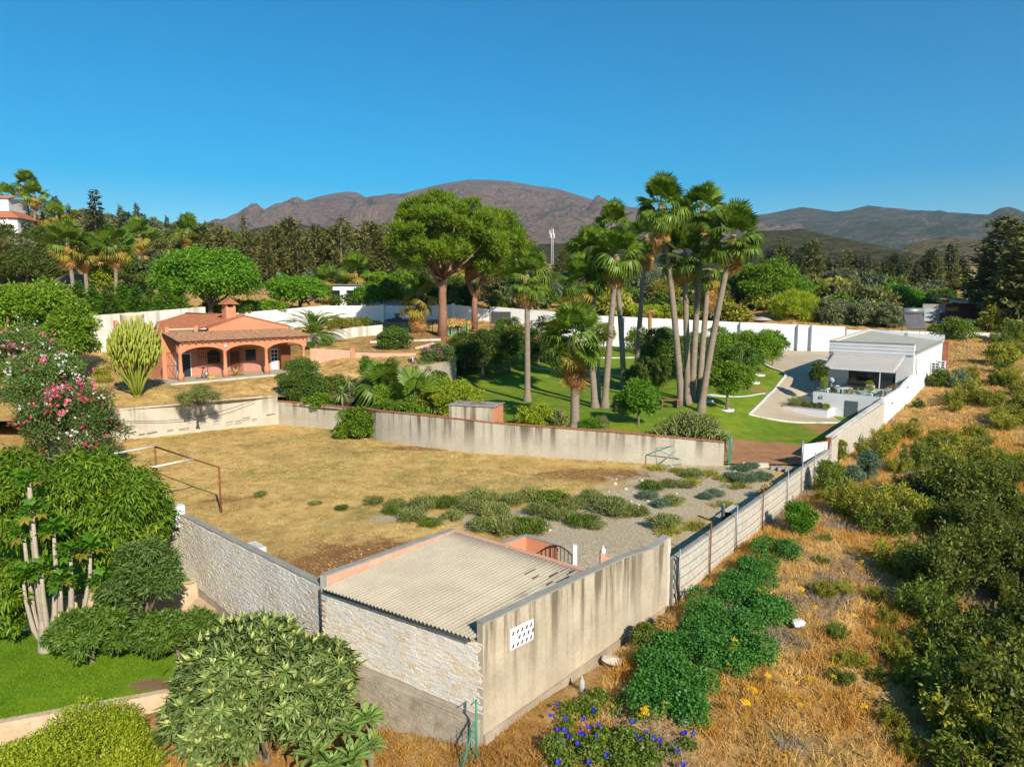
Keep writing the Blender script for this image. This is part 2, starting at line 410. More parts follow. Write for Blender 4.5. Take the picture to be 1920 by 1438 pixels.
def soilf(x, y):
    a = ss(1 - abs((x - 6) * .8 - (y - 36) * .6) / 9) * ss((x + 7) / 9)
    b = ss(1 - math.hypot((x - 14) / 10, (y - 40) / 9)) * 1.1
    c_ = ss(1 - math.hypot((x - 3) / 7, (y - 30) / 4)) * 1.1
    d = ss(1 - math.hypot((x + 5.5) / 6, (y - 36) / 1.6)) * .8
    return max(a * .85, b, c_, d, ss(1 - math.hypot((x + 1) / 8, (y - 36.5) / 4)) * .8)
def brownf(x, y):
    return max(ss(1 - math.hypot((x + 6.5) / 6.5, (y - 30) / 5)) * 1.0, ss(1 - math.hypot((x - 6) / 9, (y - 45) / 3)) * .9, ss(1 - math.hypot((x + 16) / 5, (y - 39) / 3)) * .5, ss(1 - math.hypot((x + 7) / 6, (y - 53.) / 1.8)) * .8)
field_poly = [(-36, 53), (-16.35, 33.1), (-6.5, 23.2), (-.84, 19.45), (6.05, 26.72), (24, 50.7), (-21, 66), (-33.5, 57)]
grid_patch('field', field_poly, zfield, .5, M_FIELD, attr={'soil': soilf, 'brown': brownf})
terr_poly = [(-36, 51.5), (-31.84, 54.9), (-21.2, 63.66), (-11.3, 72.2), (-7.3, 76.3), (-4, 83.3), (-1, 96.3), (0, 114), (-75, 116), (-78, 75), (-44, 49)]
grid_patch('upper_terrace', terr_poly, zterr, .9, M_TERR, attr={'brown': lambda x, y: .35 + .6 * ss(1 - math.hypot((x + 12) / 12, (y - 95) / 14))})
gard_poly = [(-14.1, 60.28), (-10.3, 55.71), (-4.5, 52.33), (0, 50.87), (5.65, 49.16), (9.75, 48.03), (14.4, 47.4), (21.6, 47.35), (33.9, 64), (59.5, 98.4), (60, 106), (-14.1, 113)]
def gbrown(x, y):
    return max(ss(1 - math.hypot((x - 18.) / 9, (y - 50.5) / 7)) * 1.25, ss(1 - math.hypot((x - 8.5) / 7, (y - 50) / 2.6)) * .95, ss(1 - math.hypot((x + 6) / 8, (y - 58) / 6)) * .9, .5 * ss(1 - abs(x - 27) / 4) * ss((66 - y) / 5), .55 * ss(1 - math.hypot((x - 25) / 5, (y - 75) / 4)))
grid_patch('garden_lawn', gard_poly, zgard, .7, M_LAWN, attr={'brown': gbrown})
def zbed(x, y):
    d = (x + 14.1) * .43 + (y - 60.28) * .9
    return 1.8 + .22 * max(0, d)
grid_patch('planting_bed', [(-21.2, 63.66), (-14.1, 60.28), (-14.1, 71.), (-17, 68)], zbed, .6, mat('bed_earth', (.16, .11, .06), (.08, .06, .03), 1.2, .95, .6, 8, .08), attr=None)
# lower garden on the left: three lawn levels held by small stone walls
grid_patch('lower_garden_upper_lawn', [(-32, 27.5), (-21.4, 28.6), (-14.2, 31.1), (-16.4, 33.0), (-36, 52.6), (-46, 45)], lambda x, y: -1.5 + .04 * fbm(x, y, .4, 3), .6, M_LAWN2, attr={'brown': lambda x, y: .1})
grid_patch('lower_garden_middle_lawn', [(-32, 17), (-17.4, 22.2), (-12.5, 24.1), (-9.8, 25.6), (-14.2, 31.3), (-21.4, 28.8), (-34, 27.5)], lambda x, y: -2.75 + .05 * fbm(x, y, .4, 3), .5, M_LAWN2, attr={'brown': lambda x, y: .9 * ss(1 - math.hypot((x + 13.2) / 1.6, (y - 24.6) / .8))})

# ---- mountains and hills
def rock_mat(name, rock, rock2, scrub, s, cov=.5, spec=.1):
    m, n, out = _nodes(name)
    v = _pos(n)
    f = _noise(n, v, s, 9, .68, .4); g = _noise(n, v, s * 2.6, 8, .7, 1.)
    col = _ramp(n, f, [(.32, rock2), (.62, rock)])
    col = _mix(n, _ramp(n, g, [(cov - .06, (0, 0, 0)), (cov + .07, (1, 1, 1))]), col, scrub)
    col = _mix(n, .5, col, _ramp(n, _noise(n, v, s * 22, 5, .75), [(.3, (.45, .45, .45)), (.7, (1.4, 1.4, 1.4))]), 'MULTIPLY')
    _pbr(n, out, col, .95, _bump(n, _noise(n, v, s * 9, 8, .7), .9, .35 / s), spec=.05); return m
def mountain(name, ridge, D, W, zb, m, amp, fs, nx=220, ny=90, seed=0., back=.5):
    rp = np.array(ridge, float); px = np.linspace(rp[0, 0], rp[-1, 0], nx); py = np.interp(px, rp[:, 0], rp[:, 1])
    V = []
    for i in range(nx):
        q = PY(px[i], py[i], D)
        for j in range(ny):
            t = j / (ny - 1)                      # 0 foot in front, 1 behind
            v = (t * (1 + back) - 1)
            y = D + v * W; x = q.x * (1 + .0 * v)
            e = max(0., 1 - abs(v) / (1. if v < 0 else back)) ** .85
            nz = mnoise.ridged_multi_fractal(Vector((x * fs + seed, y * fs * .8, seed)), .9, 2.1, 6, .9, 2.) - .9
            edge = min(1., 4 * min(i, nx - 1 - i) / nx)
            V.append((x, y, zb + (q.z - zb) * e + amp * min(1., (q.z - zb) / 800) * nz * min(1., (abs(v) * 1.9) ** 2.) * (1 if v < 0 else .15) * min(1, e * 4) * edge))
    i = np.arange(nx - 1)[:, None] * ny + np.arange(ny - 1)[None, :]
    F = np.stack([i, i + ny, i + ny + 1, i + 1], -1).reshape(-1, 4)
    o = obj(name, npmesh(name, V, F, m, smooth=True)); o['kind'] = 'structure'
mountain('mountain_massif', [(440, 452), (480, 428), (510, 415), (540, 401), (570, 383), (585, 376), (600, 368), (625, 363), (655, 359), (672, 362), (686, 371), (700, 367), (715, 367), (730, 363), (752, 364), (772, 359), (800, 352), (840, 343), (880, 337), (905, 337), (930, 338), (960, 341), (1000, 348), (1045, 354), (1090, 368), (1125, 379), (1180, 388), (1230, 394), (1300, 402), (1380, 408), (1450, 420), (1520, 445)],
         6200, 3300, 60, rock_mat('mountain_rock', (.38, .27, .205), (.29, .205, .16), (.12, .15, .085), .0022, .56), 260, .0012, 320, 130, 3.1)
mountain('mountain_range', [(1330, 440), (1380, 415), (1410, 404), (1440, 400), (1475, 393), (1500, 388), (1530, 392), (1560, 397), (1590, 394), (1612, 388), (1625, 385), (1645, 389), (1670, 398), (1720, 400), (1780, 398), (1820, 401), (1870, 403), (1920, 407), (2050, 410), (2200, 440)],
         5200, 2900, 60, rock_mat('range_rock', (.26, .22, .155), (.19, .17, .12), (.085, .125, .07), .0026, .46), 210, .0010, 240, 110, 8.7)
mountain('scrub_hill', [(1330, 500), (1390, 445), (1420, 433), (1470, 432), (1500, 429), (1530, 436), (1570, 450), (1620, 471), (1660, 492), (1720, 530)], 900, 380, 15, rock_mat('hill_scrub', (.19, .15, .08), (.11, .11, .05), (.05, .065, .025), .035, .49), 14, .012, 150, 70, 5.)
mountain('scrub_hill', [(1590, 520), (1650, 480), (1700, 462), (1740, 450), (1770, 444), (1800, 447), (1840, 458), (1900, 478), (1990, 520)], 1100, 420, 15, rock_mat('hill_scrub_pale', (.33, .22, .12), (.15, .15, .07), (.07, .10, .035), .03, .51), 15, .010, 130, 70, 15.)
mountain('scrub_hill', [(380, 470), (440, 440), (480, 428), (530, 420), (560, 419), (590, 426), (630, 434), (680, 440), (760, 450), (900, 462), (1080, 455), (1200, 462), (1300, 480)], 800, 340, 15, rock_mat('hill_olive', (.18, .15, .075), (.11, .11, .05), (.055, .07, .025), .035, .49), 10, .012, 150, 60, 25.)
# ================================================================== building materials
M_WHITE = mat('white_paint', (.78, .80, .82), (.72, .74, .76), .8, .75, .15, 9, .01)
M_WHITE_OLD = mat('weathered_white_paint', (.74, .72, .67), (.60, .57, .50), .7, .9, .35, 7, .02, streak=1.2, sdark=(.45, .42, .36))
M_CONC = mat('stained_concrete', (.55, .51, .42), (.42, .385, .31), .6, .92, .4, 6, .02, streak=1.5, sdark=(.15, .135, .105), szone=(.4, 2.1))
M_RENDER = mat('tan_render', (.55, .475, .355), (.40, .34, .25), .9, .92, .35, 7, .02, streak=2.6, sdark=(.17, .14, .10), szone=(-.8, 1.9))
M_PINK = mat('salmon_plaster', (.66, .29, .165), (.57, .235, .13), .6, .9, .2, 9, .01)
M_PINKOLD = mat('faded_pink_plaster', (.68, .42, .31), (.58, .33, .23), 1.5, .92, .4, 8, .015, c=(.72, .62, .52))
M_TERRA = mat('terracotta', (.52, .19, .09), (.36, .13, .065), 2.6, .9, .3, 10, .01, c=(.55, .30, .17))
M_TERRA_OLD = mat('old_roof_tile', (.42, .22, .125), (.25, .145, .09), 3.2, .92, .5, 12, .02, c=(.11, .085, .065))
M_BLOCK = mat('pale_block', (.62, .58, .50), (.50, .47, .40), 1.4, .95, .5, 14, .012)
M_MORTAR = mat('mortar', (.34, .30, .24), None, 2, .95)
M_STONE = mat('ledge_stone', (.72, .62, .46), (.60, .54, .45), 4.5, .92, .6, 18, .012, c=(.60, .40, .21))
def stone_tones():
    m, n, out = _nodes('ledge_stone_tones'); at = n.nodes.new('ShaderNodeAttribute'); at.attribute_name = 'rnd'; oi = n.nodes.new('ShaderNodeObjectInfo')
    f = _math(n, 'FRACT', _math(n, 'ADD', at.outputs['Fac'], oi.outputs['Random']))
    col = _ramp(n, f, [(0, (.88, .83, .74)), (.25, (.78, .77, .76)), (.45, (.86, .78, .64)), (.62, (.76, .75, .72)), (.82, (.76, .60, .40)), (.9, (.84, .76, .62)), (1, (.9, .87, .82))])
    v = _pos(n); col = _mix(n, .5, col, _ramp(n, _noise(n, v, 22, 4, .7), [(.3, (.7, .68, .66)), (.7, (1.2, 1.2, 1.2))]), 'MULTIPLY')
    col = _mix(n, .5, col, _ramp(n, _noise(n, v, .5, 5, .6), [(.3, (.72, .70, .68)), (.7, (1.1, 1.1, 1.1))]), 'MULTIPLY')
    _pbr(n, out, col, .92, _bump(n, _noise(n, v, 30, 5, .7), .7, .015), spec=.2); return m
M_STONE = stone_tones()
M_STONE_JOINT = mat('stone_joint', (.50, .44, .35), None, 2, .95)
M_SAND = mat('sandstone', (.66, .52, .36), (.56, .42, .28), 1.5, .92, .5, 10, .015, c=(.70, .60, .46))
M_GREY = mat('grey_slab', (.36, .35, .31), (.27, .26, .23), 1.4, .9, .3, 9, .01)
M_SHEET = mat('fibre_cement_sheet', (.47, .42, .32), (.38, .34, .26), .9, .85, .25, 12, .008, sz=1.)
M_SHEET2 = mat('fibre_cement_stained', (.45, .41, .32), (.36, .33, .25), 1.1, .85, .25, 12, .008, c=(.16, .15, .13))
M_STEEL = mat('galvanised_steel', (.36, .38, .40), (.28, .29, .30), 4, .5, metal=.6)
M_RUST = mat('rusty_steel', (.26, .09, .045), (.17, .06, .03), 5, .85)
M_GREENP = mat('green_paint', (.05, .22, .15), (.07, .28, .2), 4, .6)
M_TEALP = mat('faded_teal_paint', (.22, .36, .33), (.15, .27, .25), 4, .7)
M_DARK = mat('dark_metal', (.035, .036, .04), None, 5, .55)
M_GDOOR = mat('grey_blue_door', (.12, .15, .18), (.10, .13, .155), 3, .5)
M_WOOD = mat('weathered_wood', (.26, .16, .085), (.17, .10, .055), 3, .9, .4, 10, .01)
M_PAVE = mat('beige_paving', (.52, .44, .32), (.43, .36, .26), .5, .85, .25, 10, .01)
M_CREAM = mat('cream_plastic', (.72, .64, .46), (.66, .57, .40), 2, .6)
M_DIRTW = mat('plinth_render', (.44, .38, .30), (.33, .28, .21), .8, .95, .6, 8, .025, c=(.24, .2, .15))
def glassmat():
    m, n, out = _nodes('glass_pane'); p = n.nodes.new('ShaderNodeBsdfPrincipled')
    p.inputs['Base Color'].default_value = (.75, .9, .88, 1); p.inputs['Roughness'].default_value = .03
    p.inputs['Transmission Weight'].default_value = 1; p.inputs['IOR'].default_value = 1.15
    n.links.new(p.outputs[0], out.inputs[0]); return m
M_GLASS = glassmat()
def darkglass():
    m, n, out = _nodes('dark_window'); _pbr(n, out, (.02, .028, .035), .06, spec=.6); return m
M_DGLASS = darkglass()

def smooth_line(pts, step):
    """Catmull-Rom resampling of a plan line with any number of values per point"""
    pts = [np.array(p, float) for p in pts]; q = [2 * pts[0] - pts[1]] + pts + [2 * pts[-1] - pts[-2]]; out = []
    for i in range(1, len(q) - 2):
        L = np.hypot(*(q[i + 1] - q[i])[:2]); n = max(1, int(round(L / step)))
        for k in range(n):
            t = k / n; a, b, c, d = q[i - 1], q[i], q[i + 1], q[i + 2]
            out.append(.5 * (2 * b + (c - a) * t + (2 * a - 5 * b + 4 * c - d) * t * t + (3 * b - a - 3 * c + d) * t ** 3))
    out.append(pts[-1]); return out
def piece_row(name, parent, m, items, limit=300, stuff_name=None, kindname='piece'):
    """items: (centre, (sx,sy,sz), rz, rx?) in the parent's space; nearest to camera become objects, the rest one mesh"""
    pl = Vector(parent.location)
    items = sorted(items, key=lambda it: (Vector(it[0]) + pl - Vector((0, 0, CAM_Z))).length)
    me = cube_mesh(m)
    for it in items[:limit]:
        obj(name, me, parent, it[0], (0, it[3] if len(it) > 3 else 0, it[2]), it[1])
    rest = items[limit:]
    if rest:
        b = MB()
        for it in rest:
            c, s_ = math.cos(it[2]), math.sin(it[2]); sx, sy, sz = it[1]
            vs = []
            for z in (-.5, .5):
                for y in (-.5, .5):
                    for x in (-.5, .5):
                        X, Y = x * sx, y * sy
                        vs.append((it[0][0] + X * c - Y * s_, it[0][1] + X * s_ + Y * c, it[0][2] + z * sz))
            b.add(vs, [(0, 2, 3, 1), (4, 5, 7, 6), (0, 1, 5, 4), (2, 6, 7, 3), (0, 4, 6, 2), (1, 3, 7, 5)])
        so_ = b.build(stuff_name or name + '_field', m, parent, kind='stuff'); rq = np.random.RandomState(len(rest)); at = so_.data.attributes.new('rnd', 'FLOAT', 'FACE'); at.data.foreach_set('value', np.repeat(rq.rand(len(rest)), 6).astype(np.float32)[:len(so_.data.polygons)])

# ---------------------------------------------------------------- W1: house terrace retaining wall
def wall_house_terrace():
    o = thing('retaining_wall', 'cracked whitish block retaining wall below the salmon house, with a slack cable', 'wall', (-31.84, 54.9, 0))
    ln = smooth_line([(0, 0, -.4, 2.68), (4.15, 3.7, -.4, 2.62), (7.1, 6.5, -.4, 2.60), (10.64, 8.76, -.4, 2.66)], 1.)
    ln = [(-2.6, -2.2, -.4, 2.75)] + [tuple(p) for p in ln]
    MB().strip(ln, .3).build('wall_body', mat('grey_cream_block', (.60, .55, .46), (.47, .43, .35), .8, .95, .6, 7, .025, streak=1.4, sdark=(.27, .24, .19), szone=(.6, 2.7)), o)
    rr = random.Random(4)
    its = []
    d = Vector((.772, .636)); n_ = Vector((.636, -.772)); az = math.atan2(d.y, d.x)
    for cz in range(11):
        z = .1 + cz * .225; off = .25 * (cz % 2)
        for k in range(-4, 26):
            s_ = k * .5 + off
            if s_ > 13.2: continue
            i_ = s_ / 13.6
            p = Vector((s_ * .772, s_ * .640))
            p += n_ * (.012 + (.11 * math.sin(math.pi * max(0, min(1, i_))) * -1.2))
            its.append(((p.x, p.y, z + .11), (.48, .06, .205), az + rr.uniform(-.01, .01)))
    b = MB()
    piece_row('block', o, M_WHITE_OLD, [], 0)
    # long cracks along a course joint
    for k in range(16):
        s_ = 1.5 + k * .75 + rr.uniform(-.2, .2)
        if rr.random() < .3: continue
        z = .42 + .22 * (k % 3 == 0) + .02 * k
        p = Vector((s_ * .772, s_ * .640)) + n_ * .03
        p2 = p + d * rr.uniform(.4, .8)
        b.bar((p.x, p.y, z), (p2.x, p2.y, z + rr.uniform(0, .09)), .025, 4)
    b.build('crack', M_DARK, o)
    pts = []
    for k in range(15):
        t = k / 14; s_ = .2 + 11.5 * t; p = Vector((s_ * .772, s_ * .640)) + n_ * .22
        pts.append((p.x, p.y, 1.9 + .5 * t - 1.1 * math.sin(math.pi * t) * .7))
    MB().tube(pts, .022, 5).build('cable', M_DARK, o)
wall_house_terrace()
# ---------------------------------------------------------------- W2: curved garden wall
def wall_garden():
    o = thing('garden_wall', 'long curved streaky concrete retaining wall with red tile coping below the palm garden', 'wall', (0, 50.87, 0))
    ln = [tuple(p - np.array([0, 50.87, 0, 0])) for p in smooth_line([(x, y, -.5, z) for x, y, z in W2], .8)]
    MB().strip(ln, .28).build('wall_body', M_CONC, o)
    cop = smooth_line([(x, y - 50.87, z) for x, y, z in W2], .4)
    its = []
    for a, b in zip(cop[:-1], cop[1:]):
        d = b - a; az = math.atan2(d[1], d[0]); L = math.hypot(d[0], d[1]); nn = np.array([-d[1], d[0]]) / L
        c_ = (a + b) / 2
        its.append(((c_[0] + nn[0] * .1, c_[1] + nn[1] * .1, c_[2] + .032), (L * .97, .36, .055), az))
    piece_row('coping_tile', o, M_TERRA, its)
wall_garden()
# concrete cabin standing on that wall
def wall_cabin():
    a = Vector((-4.65, 52.55)); b = Vector((-1.25, 51.45)); d = (b - a).normalized(); n_ = Vector((-d.y, d.x))
    o = thing('pump_cabin', 'small flat concrete cabin with one pink side standing on the garden wall', 'cabin', (a.x, a.y, 2.1), math.atan2(d.y, d.x))
    L = (b - a).length
    MB().box(0, -.16, -.1, L - .12, 1.9, 1.35).build('wall', M_CONC, o)
    MB().box(L - .118, -.155, -.25, L, 1.9, 1.33).build('pink_side_wall', M_PINK, o)
    for k in range(6):
        x0 = -.08 + k * (L + .16) / 6
        MB().box(x0, -.26, 1.352 + .008 * (k % 2), x0 + (L + .16) / 6 + .03, 2.05, 1.40 + .008 * (k % 2)).build('roof_sheet', M_GREY, o, bevel=.008)
    rr = random.Random(2)
    for k in range(9):
        x = rr.uniform(.2, L - .5); y = rr.uniform(0, 1.7)
        MB().box(x, y, 1.41, x + rr.uniform(.3, .8), y + .09, 1.47).build('stick', M_WOOD, o)
wall_cabin()
# ---------------------------------------------------------------- stone boundary wall + garage
def stone_face(parent, a, b, z0a, z1a, z0b, z1b, seed, out, limit=300, sh=.042, sl=.2, name='stone', m=None):
    """irregular thin ledge stones on the vertical face a->b; out = outward normal (plan)"""
    rr = random.Random(seed); a = Vector(a); b = Vector(b); L = (b - a).length; d = (b - a) / L; az = math.atan2(d.y, d.x); its = []
    z = min(z0a, z0b)
    while z < max(z1a, z1b):
        h = sh * rr.uniform(.7, 1.5); s_ = rr.uniform(-.2, 0)
        while s_ < L:
            l = sl * rr.uniform(.5, 1.7); c_ = s_ + l / 2; t = max(0, min(1, c_ / L))
            zlo = z0a + (z0b - z0a) * t; zhi = z1a + (z1b - z1a) * t
            if z + h * .5 > zlo and z + h < zhi + .01 and 0 <= s_ and s_ + l <= L + .1:
                dep = rr.uniform(.025, .05)
                p = a + d * c_ + Vector(out) * (dep / 2 - .01)
                its.append(((p.x, p.y, z + h / 2), (l - .008, dep, h - .006), az + rr.uniform(-.02, .02), rr.uniform(-.012, .012)))
            s_ += l
        z += h
    piece_row(name, parent, m or M_STONE, its, limit, 'stone_cladding' if m is None else name + '_field')
def garage():
    N = Vector(GN); L = Vector(GL); F = Vector(GF); Rr = Vector(GR)
    o = thing('garage', 'flat garage with ribbed pale sheet roof and stone clad side at the plot corner', 'garage', (N.x, N.y, 0))
    l, f, r = L - N, F - N, Rr - N
    dl = l.normalized(); nl = Vector((dl.y, -dl.x)) * -1           # outward of the stone side
    if nl.dot(f) > 0: nl = -nl
    # stone side wall: core + plinth
    inn = -nl * .25
    MB().poly([(0, 0, -3.), (l.x, l.y, -3.2), (l.x, l.y, 1.56), (0, 0, 1.48)], (inn.x, inn.y, 0)).build('stone_side_wall', M_STONE_JOINT, o)
    stone_face(o, (0, 0), (l.x, l.y), -.72, 1.5, -.55, 1.55, 5, nl, 300)
    pz = nl * .16
    MB().poly([(dl.x * .1, dl.y * .1, -3.2), (l.x, l.y, -3.2), (l.x, l.y, -.78), (dl.x * .1, dl.y * .1, -.85)], (pz.x, pz.y, 0)).build('plinth', M_DIRTW, o, bevel=.02)
    pa = (dl.x * .1 + nl.x * .16, dl.y * .1 + nl.y * .16); pb = (l.x + nl.x * .16, l.y + nl.y * .16)
    stone_face(o, pa, pb, -2.9, -.9, -2.9, -.82, 15, nl, 0, .05, .22, 'plinth_stone', mat('dirty_ledge_stone', (.55, .48, .38), (.42, .36, .28), 2.5, .95, .6, 16, .015, c=(.30, .25, .19)))
    # parapets: pink left side, far side
    lf = (f - l).normalized(); nlf = Vector((-lf.y, lf.x))
    if nlf.dot(-l) > 0: nlf = -nlf
    t = -nlf * .2
    MB().poly([(l.x, l.y, -.5), (f.x, f.y, -.5), (f.x, f.y, 2.12), (l.x, l.y, 2.06)], (t.x, t.y, 0)).build('left_parapet', M_PINKOLD, o, bevel=.01)
    cc = -nlf * .26; c0 = nlf * .03
    MB().poly([(l.x + c0.x, l.y + c0.y, 2.062), (f.x + c0.x, f.y + c0.y, 2.122), (f.x + c0.x, f.y + c0.y, 2.165), (l.x + c0.x, l.y + c0.y, 2.105)], (cc.x, cc.y, 0)).build('parapet_coping', M_GREY, o)
    MB().poly([(l.x + dl.x * .02, l.y + dl.y * .02, 1.2), (l.x - dl.x * .3, l.y - dl.y * .3, 1.2), (l.x - dl.x * .3, l.y - dl.y * .3, 2.05), (l.x + dl.x * .02, l.y + dl.y * .02, 2.05)], (nl.x * .05, nl.y * .05, 0)).build('corner_pier', M_WHITE_OLD, o)
    fr = (r - f).normalized(); nfr = Vector((-fr.y, fr.x))
    if nfr.dot(f) < 0: nfr = -nfr
    tt = nfr * .2
    MB().poly([(f.x, f.y, -.6), (r.x, r.y, -.6), (r.x, r.y, 2.08), (f.x, f.y, 2.1)], (tt.x, tt.y, 0)).build('far_parapet', M_PINKOLD, o, bevel=.01)
    # ribbed roof: sheets side by side
    e0 = nl * .17
    A = Vector((0, 0, 1.63)) + Vector((e0.x, e0.y, 0)) + Vector((dl.x * .22, dl.y * .22, 0)); B = Vector((l.x, l.y, 1.66)) + Vector((e0.x, e0.y, 0)) - Vector((dl.x * .25, dl.y * .25, 0))
    C = Vector((f.x, f.y, 2.0)) - Vector((nfr.x * .02, nfr.y * .02, 0)) + Vector((fr.x * .2, fr.y * .2, 0)); D = Vector((r.x, r.y, 2.0)) - Vector((fr.x * .12, fr.y * .12, 0)) - Vector((nfr.x * .02, nfr.y * .02, 0))
    NS = 7; NW = 40; per = 6
    for sidx in range(NS):
        V = []; nseg = 8
        u0, u1 = sidx / NS, (sidx + 1) / NS + (.008 if sidx < NS - 1 else 0)
        nu = 44
        for i in range(nu + 1):
            u = u0 + (u1 - u0) * i / nu
            for j in range(nseg + 1):
                v = j / nseg
                p = (A.lerp(B, u)).lerp(D.lerp(C, u), v)
                ph = u * NW * 2 * math.pi
                zz = .046 * max(-.5, math.cos(ph)) + .004 * (sidx % 2)
                V.append((p.x, p.y, p.z + zz))
        i = np.arange(nu)[:, None] * (nseg + 1) + np.arange(nseg)[None, :]
        Fq = np.stack([i, i + nseg + 1, i + nseg + 2, i + 1], -1).reshape(-1, 4)
        so_ = obj('roof_sheet', npmesh('roof_sheet', V, Fq, M_SHEET2 if sidx == 0 else M_SHEET, smooth=True), o)
        md = so_.modifiers.new('thick', 'SOLIDIFY'); md.thickness = .012
    MB().tube([(A.x + dl.x * .1, A.y + dl.y * .1, 1.57), (B.x, B.y, 1.6)], .035, 6).build('eave_shadow_strip', M_DARK, o)  # dark tube added as a painted shadow line below the eave
    # broken tar patches and dropped ends
    rr = random.Random(8)
    for k in range(9):
        u = rr.uniform(.04, .26); v = rr.uniform(.72, .95); p = A.lerp(B, u).lerp(D.lerp(C, u), v); q = A.lerp(B, u).lerp(D.lerp(C, u), min(.99, v + rr.uniform(.04, .12)))
        MB().tube([(p.x, p.y, p.z + .035), (q.x, q.y, q.z + .035)], [.03, .018], 6).build('tar_patch', M_DARK, o)
    # dark bar put in for the shaded vertical joint gap between garage and boundary wall
    g = MB().bar((l.x + dl.x * .02 + nl.x * .07, l.y + dl.y * .02 + nl.y * .07, -.5), (l.x + dl.x * .02 + nl.x * .07, l.y + dl.y * .02 + nl.y * .07, 1.55), .035, 6).build('joint_gap_bar', M_DARK, o)
garage()
def render_wall():
    N = Vector(GN); E = Vector(GE)
    o = thing('rendered_wall', 'tall tan rendered wall with dark weather streaks and a pierced white vent', 'wall', (N.x, N.y, 0))
    d3 = E - N; L = d3.length; d = d3 / L; n_ = Vector((d.y, -d.x)); t = -n_ * .24
    zt = [(0, 2.08), (.25, 2.1), (.5, 2.12), (.7, 2.12), (.8, 2.05), (.88, 1.98), (.94, 2.02), (1, 2.16)]
    top = [(d.x * L * s_ , d.y * L * s_, z) for s_, z in zt]
    MB().poly([(0, 0, -2.4)] + [(d.x * L, d.y * L, -1.3)] + top[::-1], (t.x, t.y, 0)).build('wall_body', M_RENDER, o)
    ln = [(x + n_.x * .03, y + n_.y * .03, z + .002, z + .05) for x, y, z in top]
    MB().strip(ln, .30).build('coping', M_GREY, o)
    MB().poly([(0, 0, -2.4), (d.x * L, d.y * L, -1.5), (d.x * L, d.y * L, -.62), (d.x * L * .5, d.y * L * .5, -.95), (0, 0, -1.3)], (n_.x * .07, n_.y * .07, 0)).build('rough_footing', M_DIRTW, o)
    # end pier where the render has broken off
    rr = random.Random(3)
    for k in range(9):
        z = -.7 + k * .31
        p = d * (L + .02)
        MB().box(-.1, -.13, 0, .10 + rr.uniform(0, .05), .13, .3).build('pier_block', M_WHITE_OLD, o, (p.x + t.x * .5, p.y + t.y * .5, z)).rotation_euler = (0, 0, math.atan2(d.y, d.x))
    # pierced vent: 2 x 2 white blocks with holes
    c_ = d * 1.62 + n_ * .0; az = math.atan2(d.y, d.x)
    v = MB(); v.box(-.52, -.05, -.33, .52, .0, .33)
    vo = v.build('vent', M_WHITE, o, (c_.x, c_.y, 1.22)); vo.rotation_euler = (0, 0, az)
    me = MB().box(-.025, -.012, -.06, .025, .0, .06).mesh('vent_hole', M_DARK); 
    for i in range(5):
        for j in range(3):
            if rr.random() < .9: obj('vent_hole', me, vo, (-.40 + i * .2 + (.08 if j % 2 else 0), -.051, -.22 + j * .2), (0, .5, 0))
    vf = MB(); 
    for a, b in (((-.6, -.38), (.6, -.33)), ((-.6, .33), (.6, .38)), ((-.6, -.33), (-.52, .33)), ((.52, -.33), (.6, .33))): vf.box(a[0], -.02, a[1], b[0], .0, b[1])
    f_ = vf.build('vent_surround', M_RENDER, o, (c_.x, c_.y, 1.22)); f_.rotation_euler = (0, 0, az)
render_wall()
def boundary_stone_wall():
    a = Vector(GL); b = Vector((-16.35, 33.1)); c_ = Vector((-36, 53))
    o = thing('stone_boundary_wall', 'long pale split-stone boundary wall running back from the garage beside the lower garden', 'wall', (a.x, a.y, 0))
    l = b - a; d = l.normalized(); n_ = Vector((-d.y, d.x));
    if n_.y > 0: n_ = -n_
    t = -n_ * .25
    MB().poly([(0, 0, -3.6), (l.x, l.y, -3.), (l.x, l.y, 1.24), (0, 0, 1.62)], (t.x, t.y, 0)).build('wall_body', M_STONE_JOINT, o)
    MB().poly([(0, 0, 1.622), (l.x, l.y, 1.242), (l.x, l.y, 1.30), (0, 0, 1.68)], (t.x * 1.15, t.y * 1.15, 0)).build('coping', M_GREY, o)
    stone_face(o, (0, 0), (l.x, l.y), -2.2, 1.6, -1.55, 1.24, 11, n_, 300, .046, .21)
    m_ = c_ - a; d2 = (c_ - b).normalized(); n2 = Vector((-d2.y, d2.x));
    if n2.y > 0: n2 = -n2
    t2 = -n2 * .25
    MB().poly([(l.x, l.y, -3), (m_.x, m_.y, -3), (m_.x, m_.y, 4.4), (l.x + d2.x * 24, l.y + d2.y * 24, 3.2), (l.x + d2.x * 18, l.y + d2.y * 18, 1.3), (l.x, l.y, 1.2)], (t2.x, t2.y, 0)).build('back_wall_body', M_SAND, o)
    MB().box(-.22, -.22, 1.0, .22, .22, 2.0).build('white_pier', M_WHITE, o, (l.x * .93, l.y * .93, -.25)).rotation_euler = (0, 0, math.atan2(d.y, d.x))
    bx = MB(); bx.box(-.5, -.2, 0, .5, .2, .5)
    k = bx.build('meter_box', M_WHITE_OLD, o, (l.x * .42 + .3, l.y * .42 + .35, 1.0), bevel=.02); k.rotation_euler = (0, 0, math.atan2(d.y, d.x))
boundary_stone_wall()
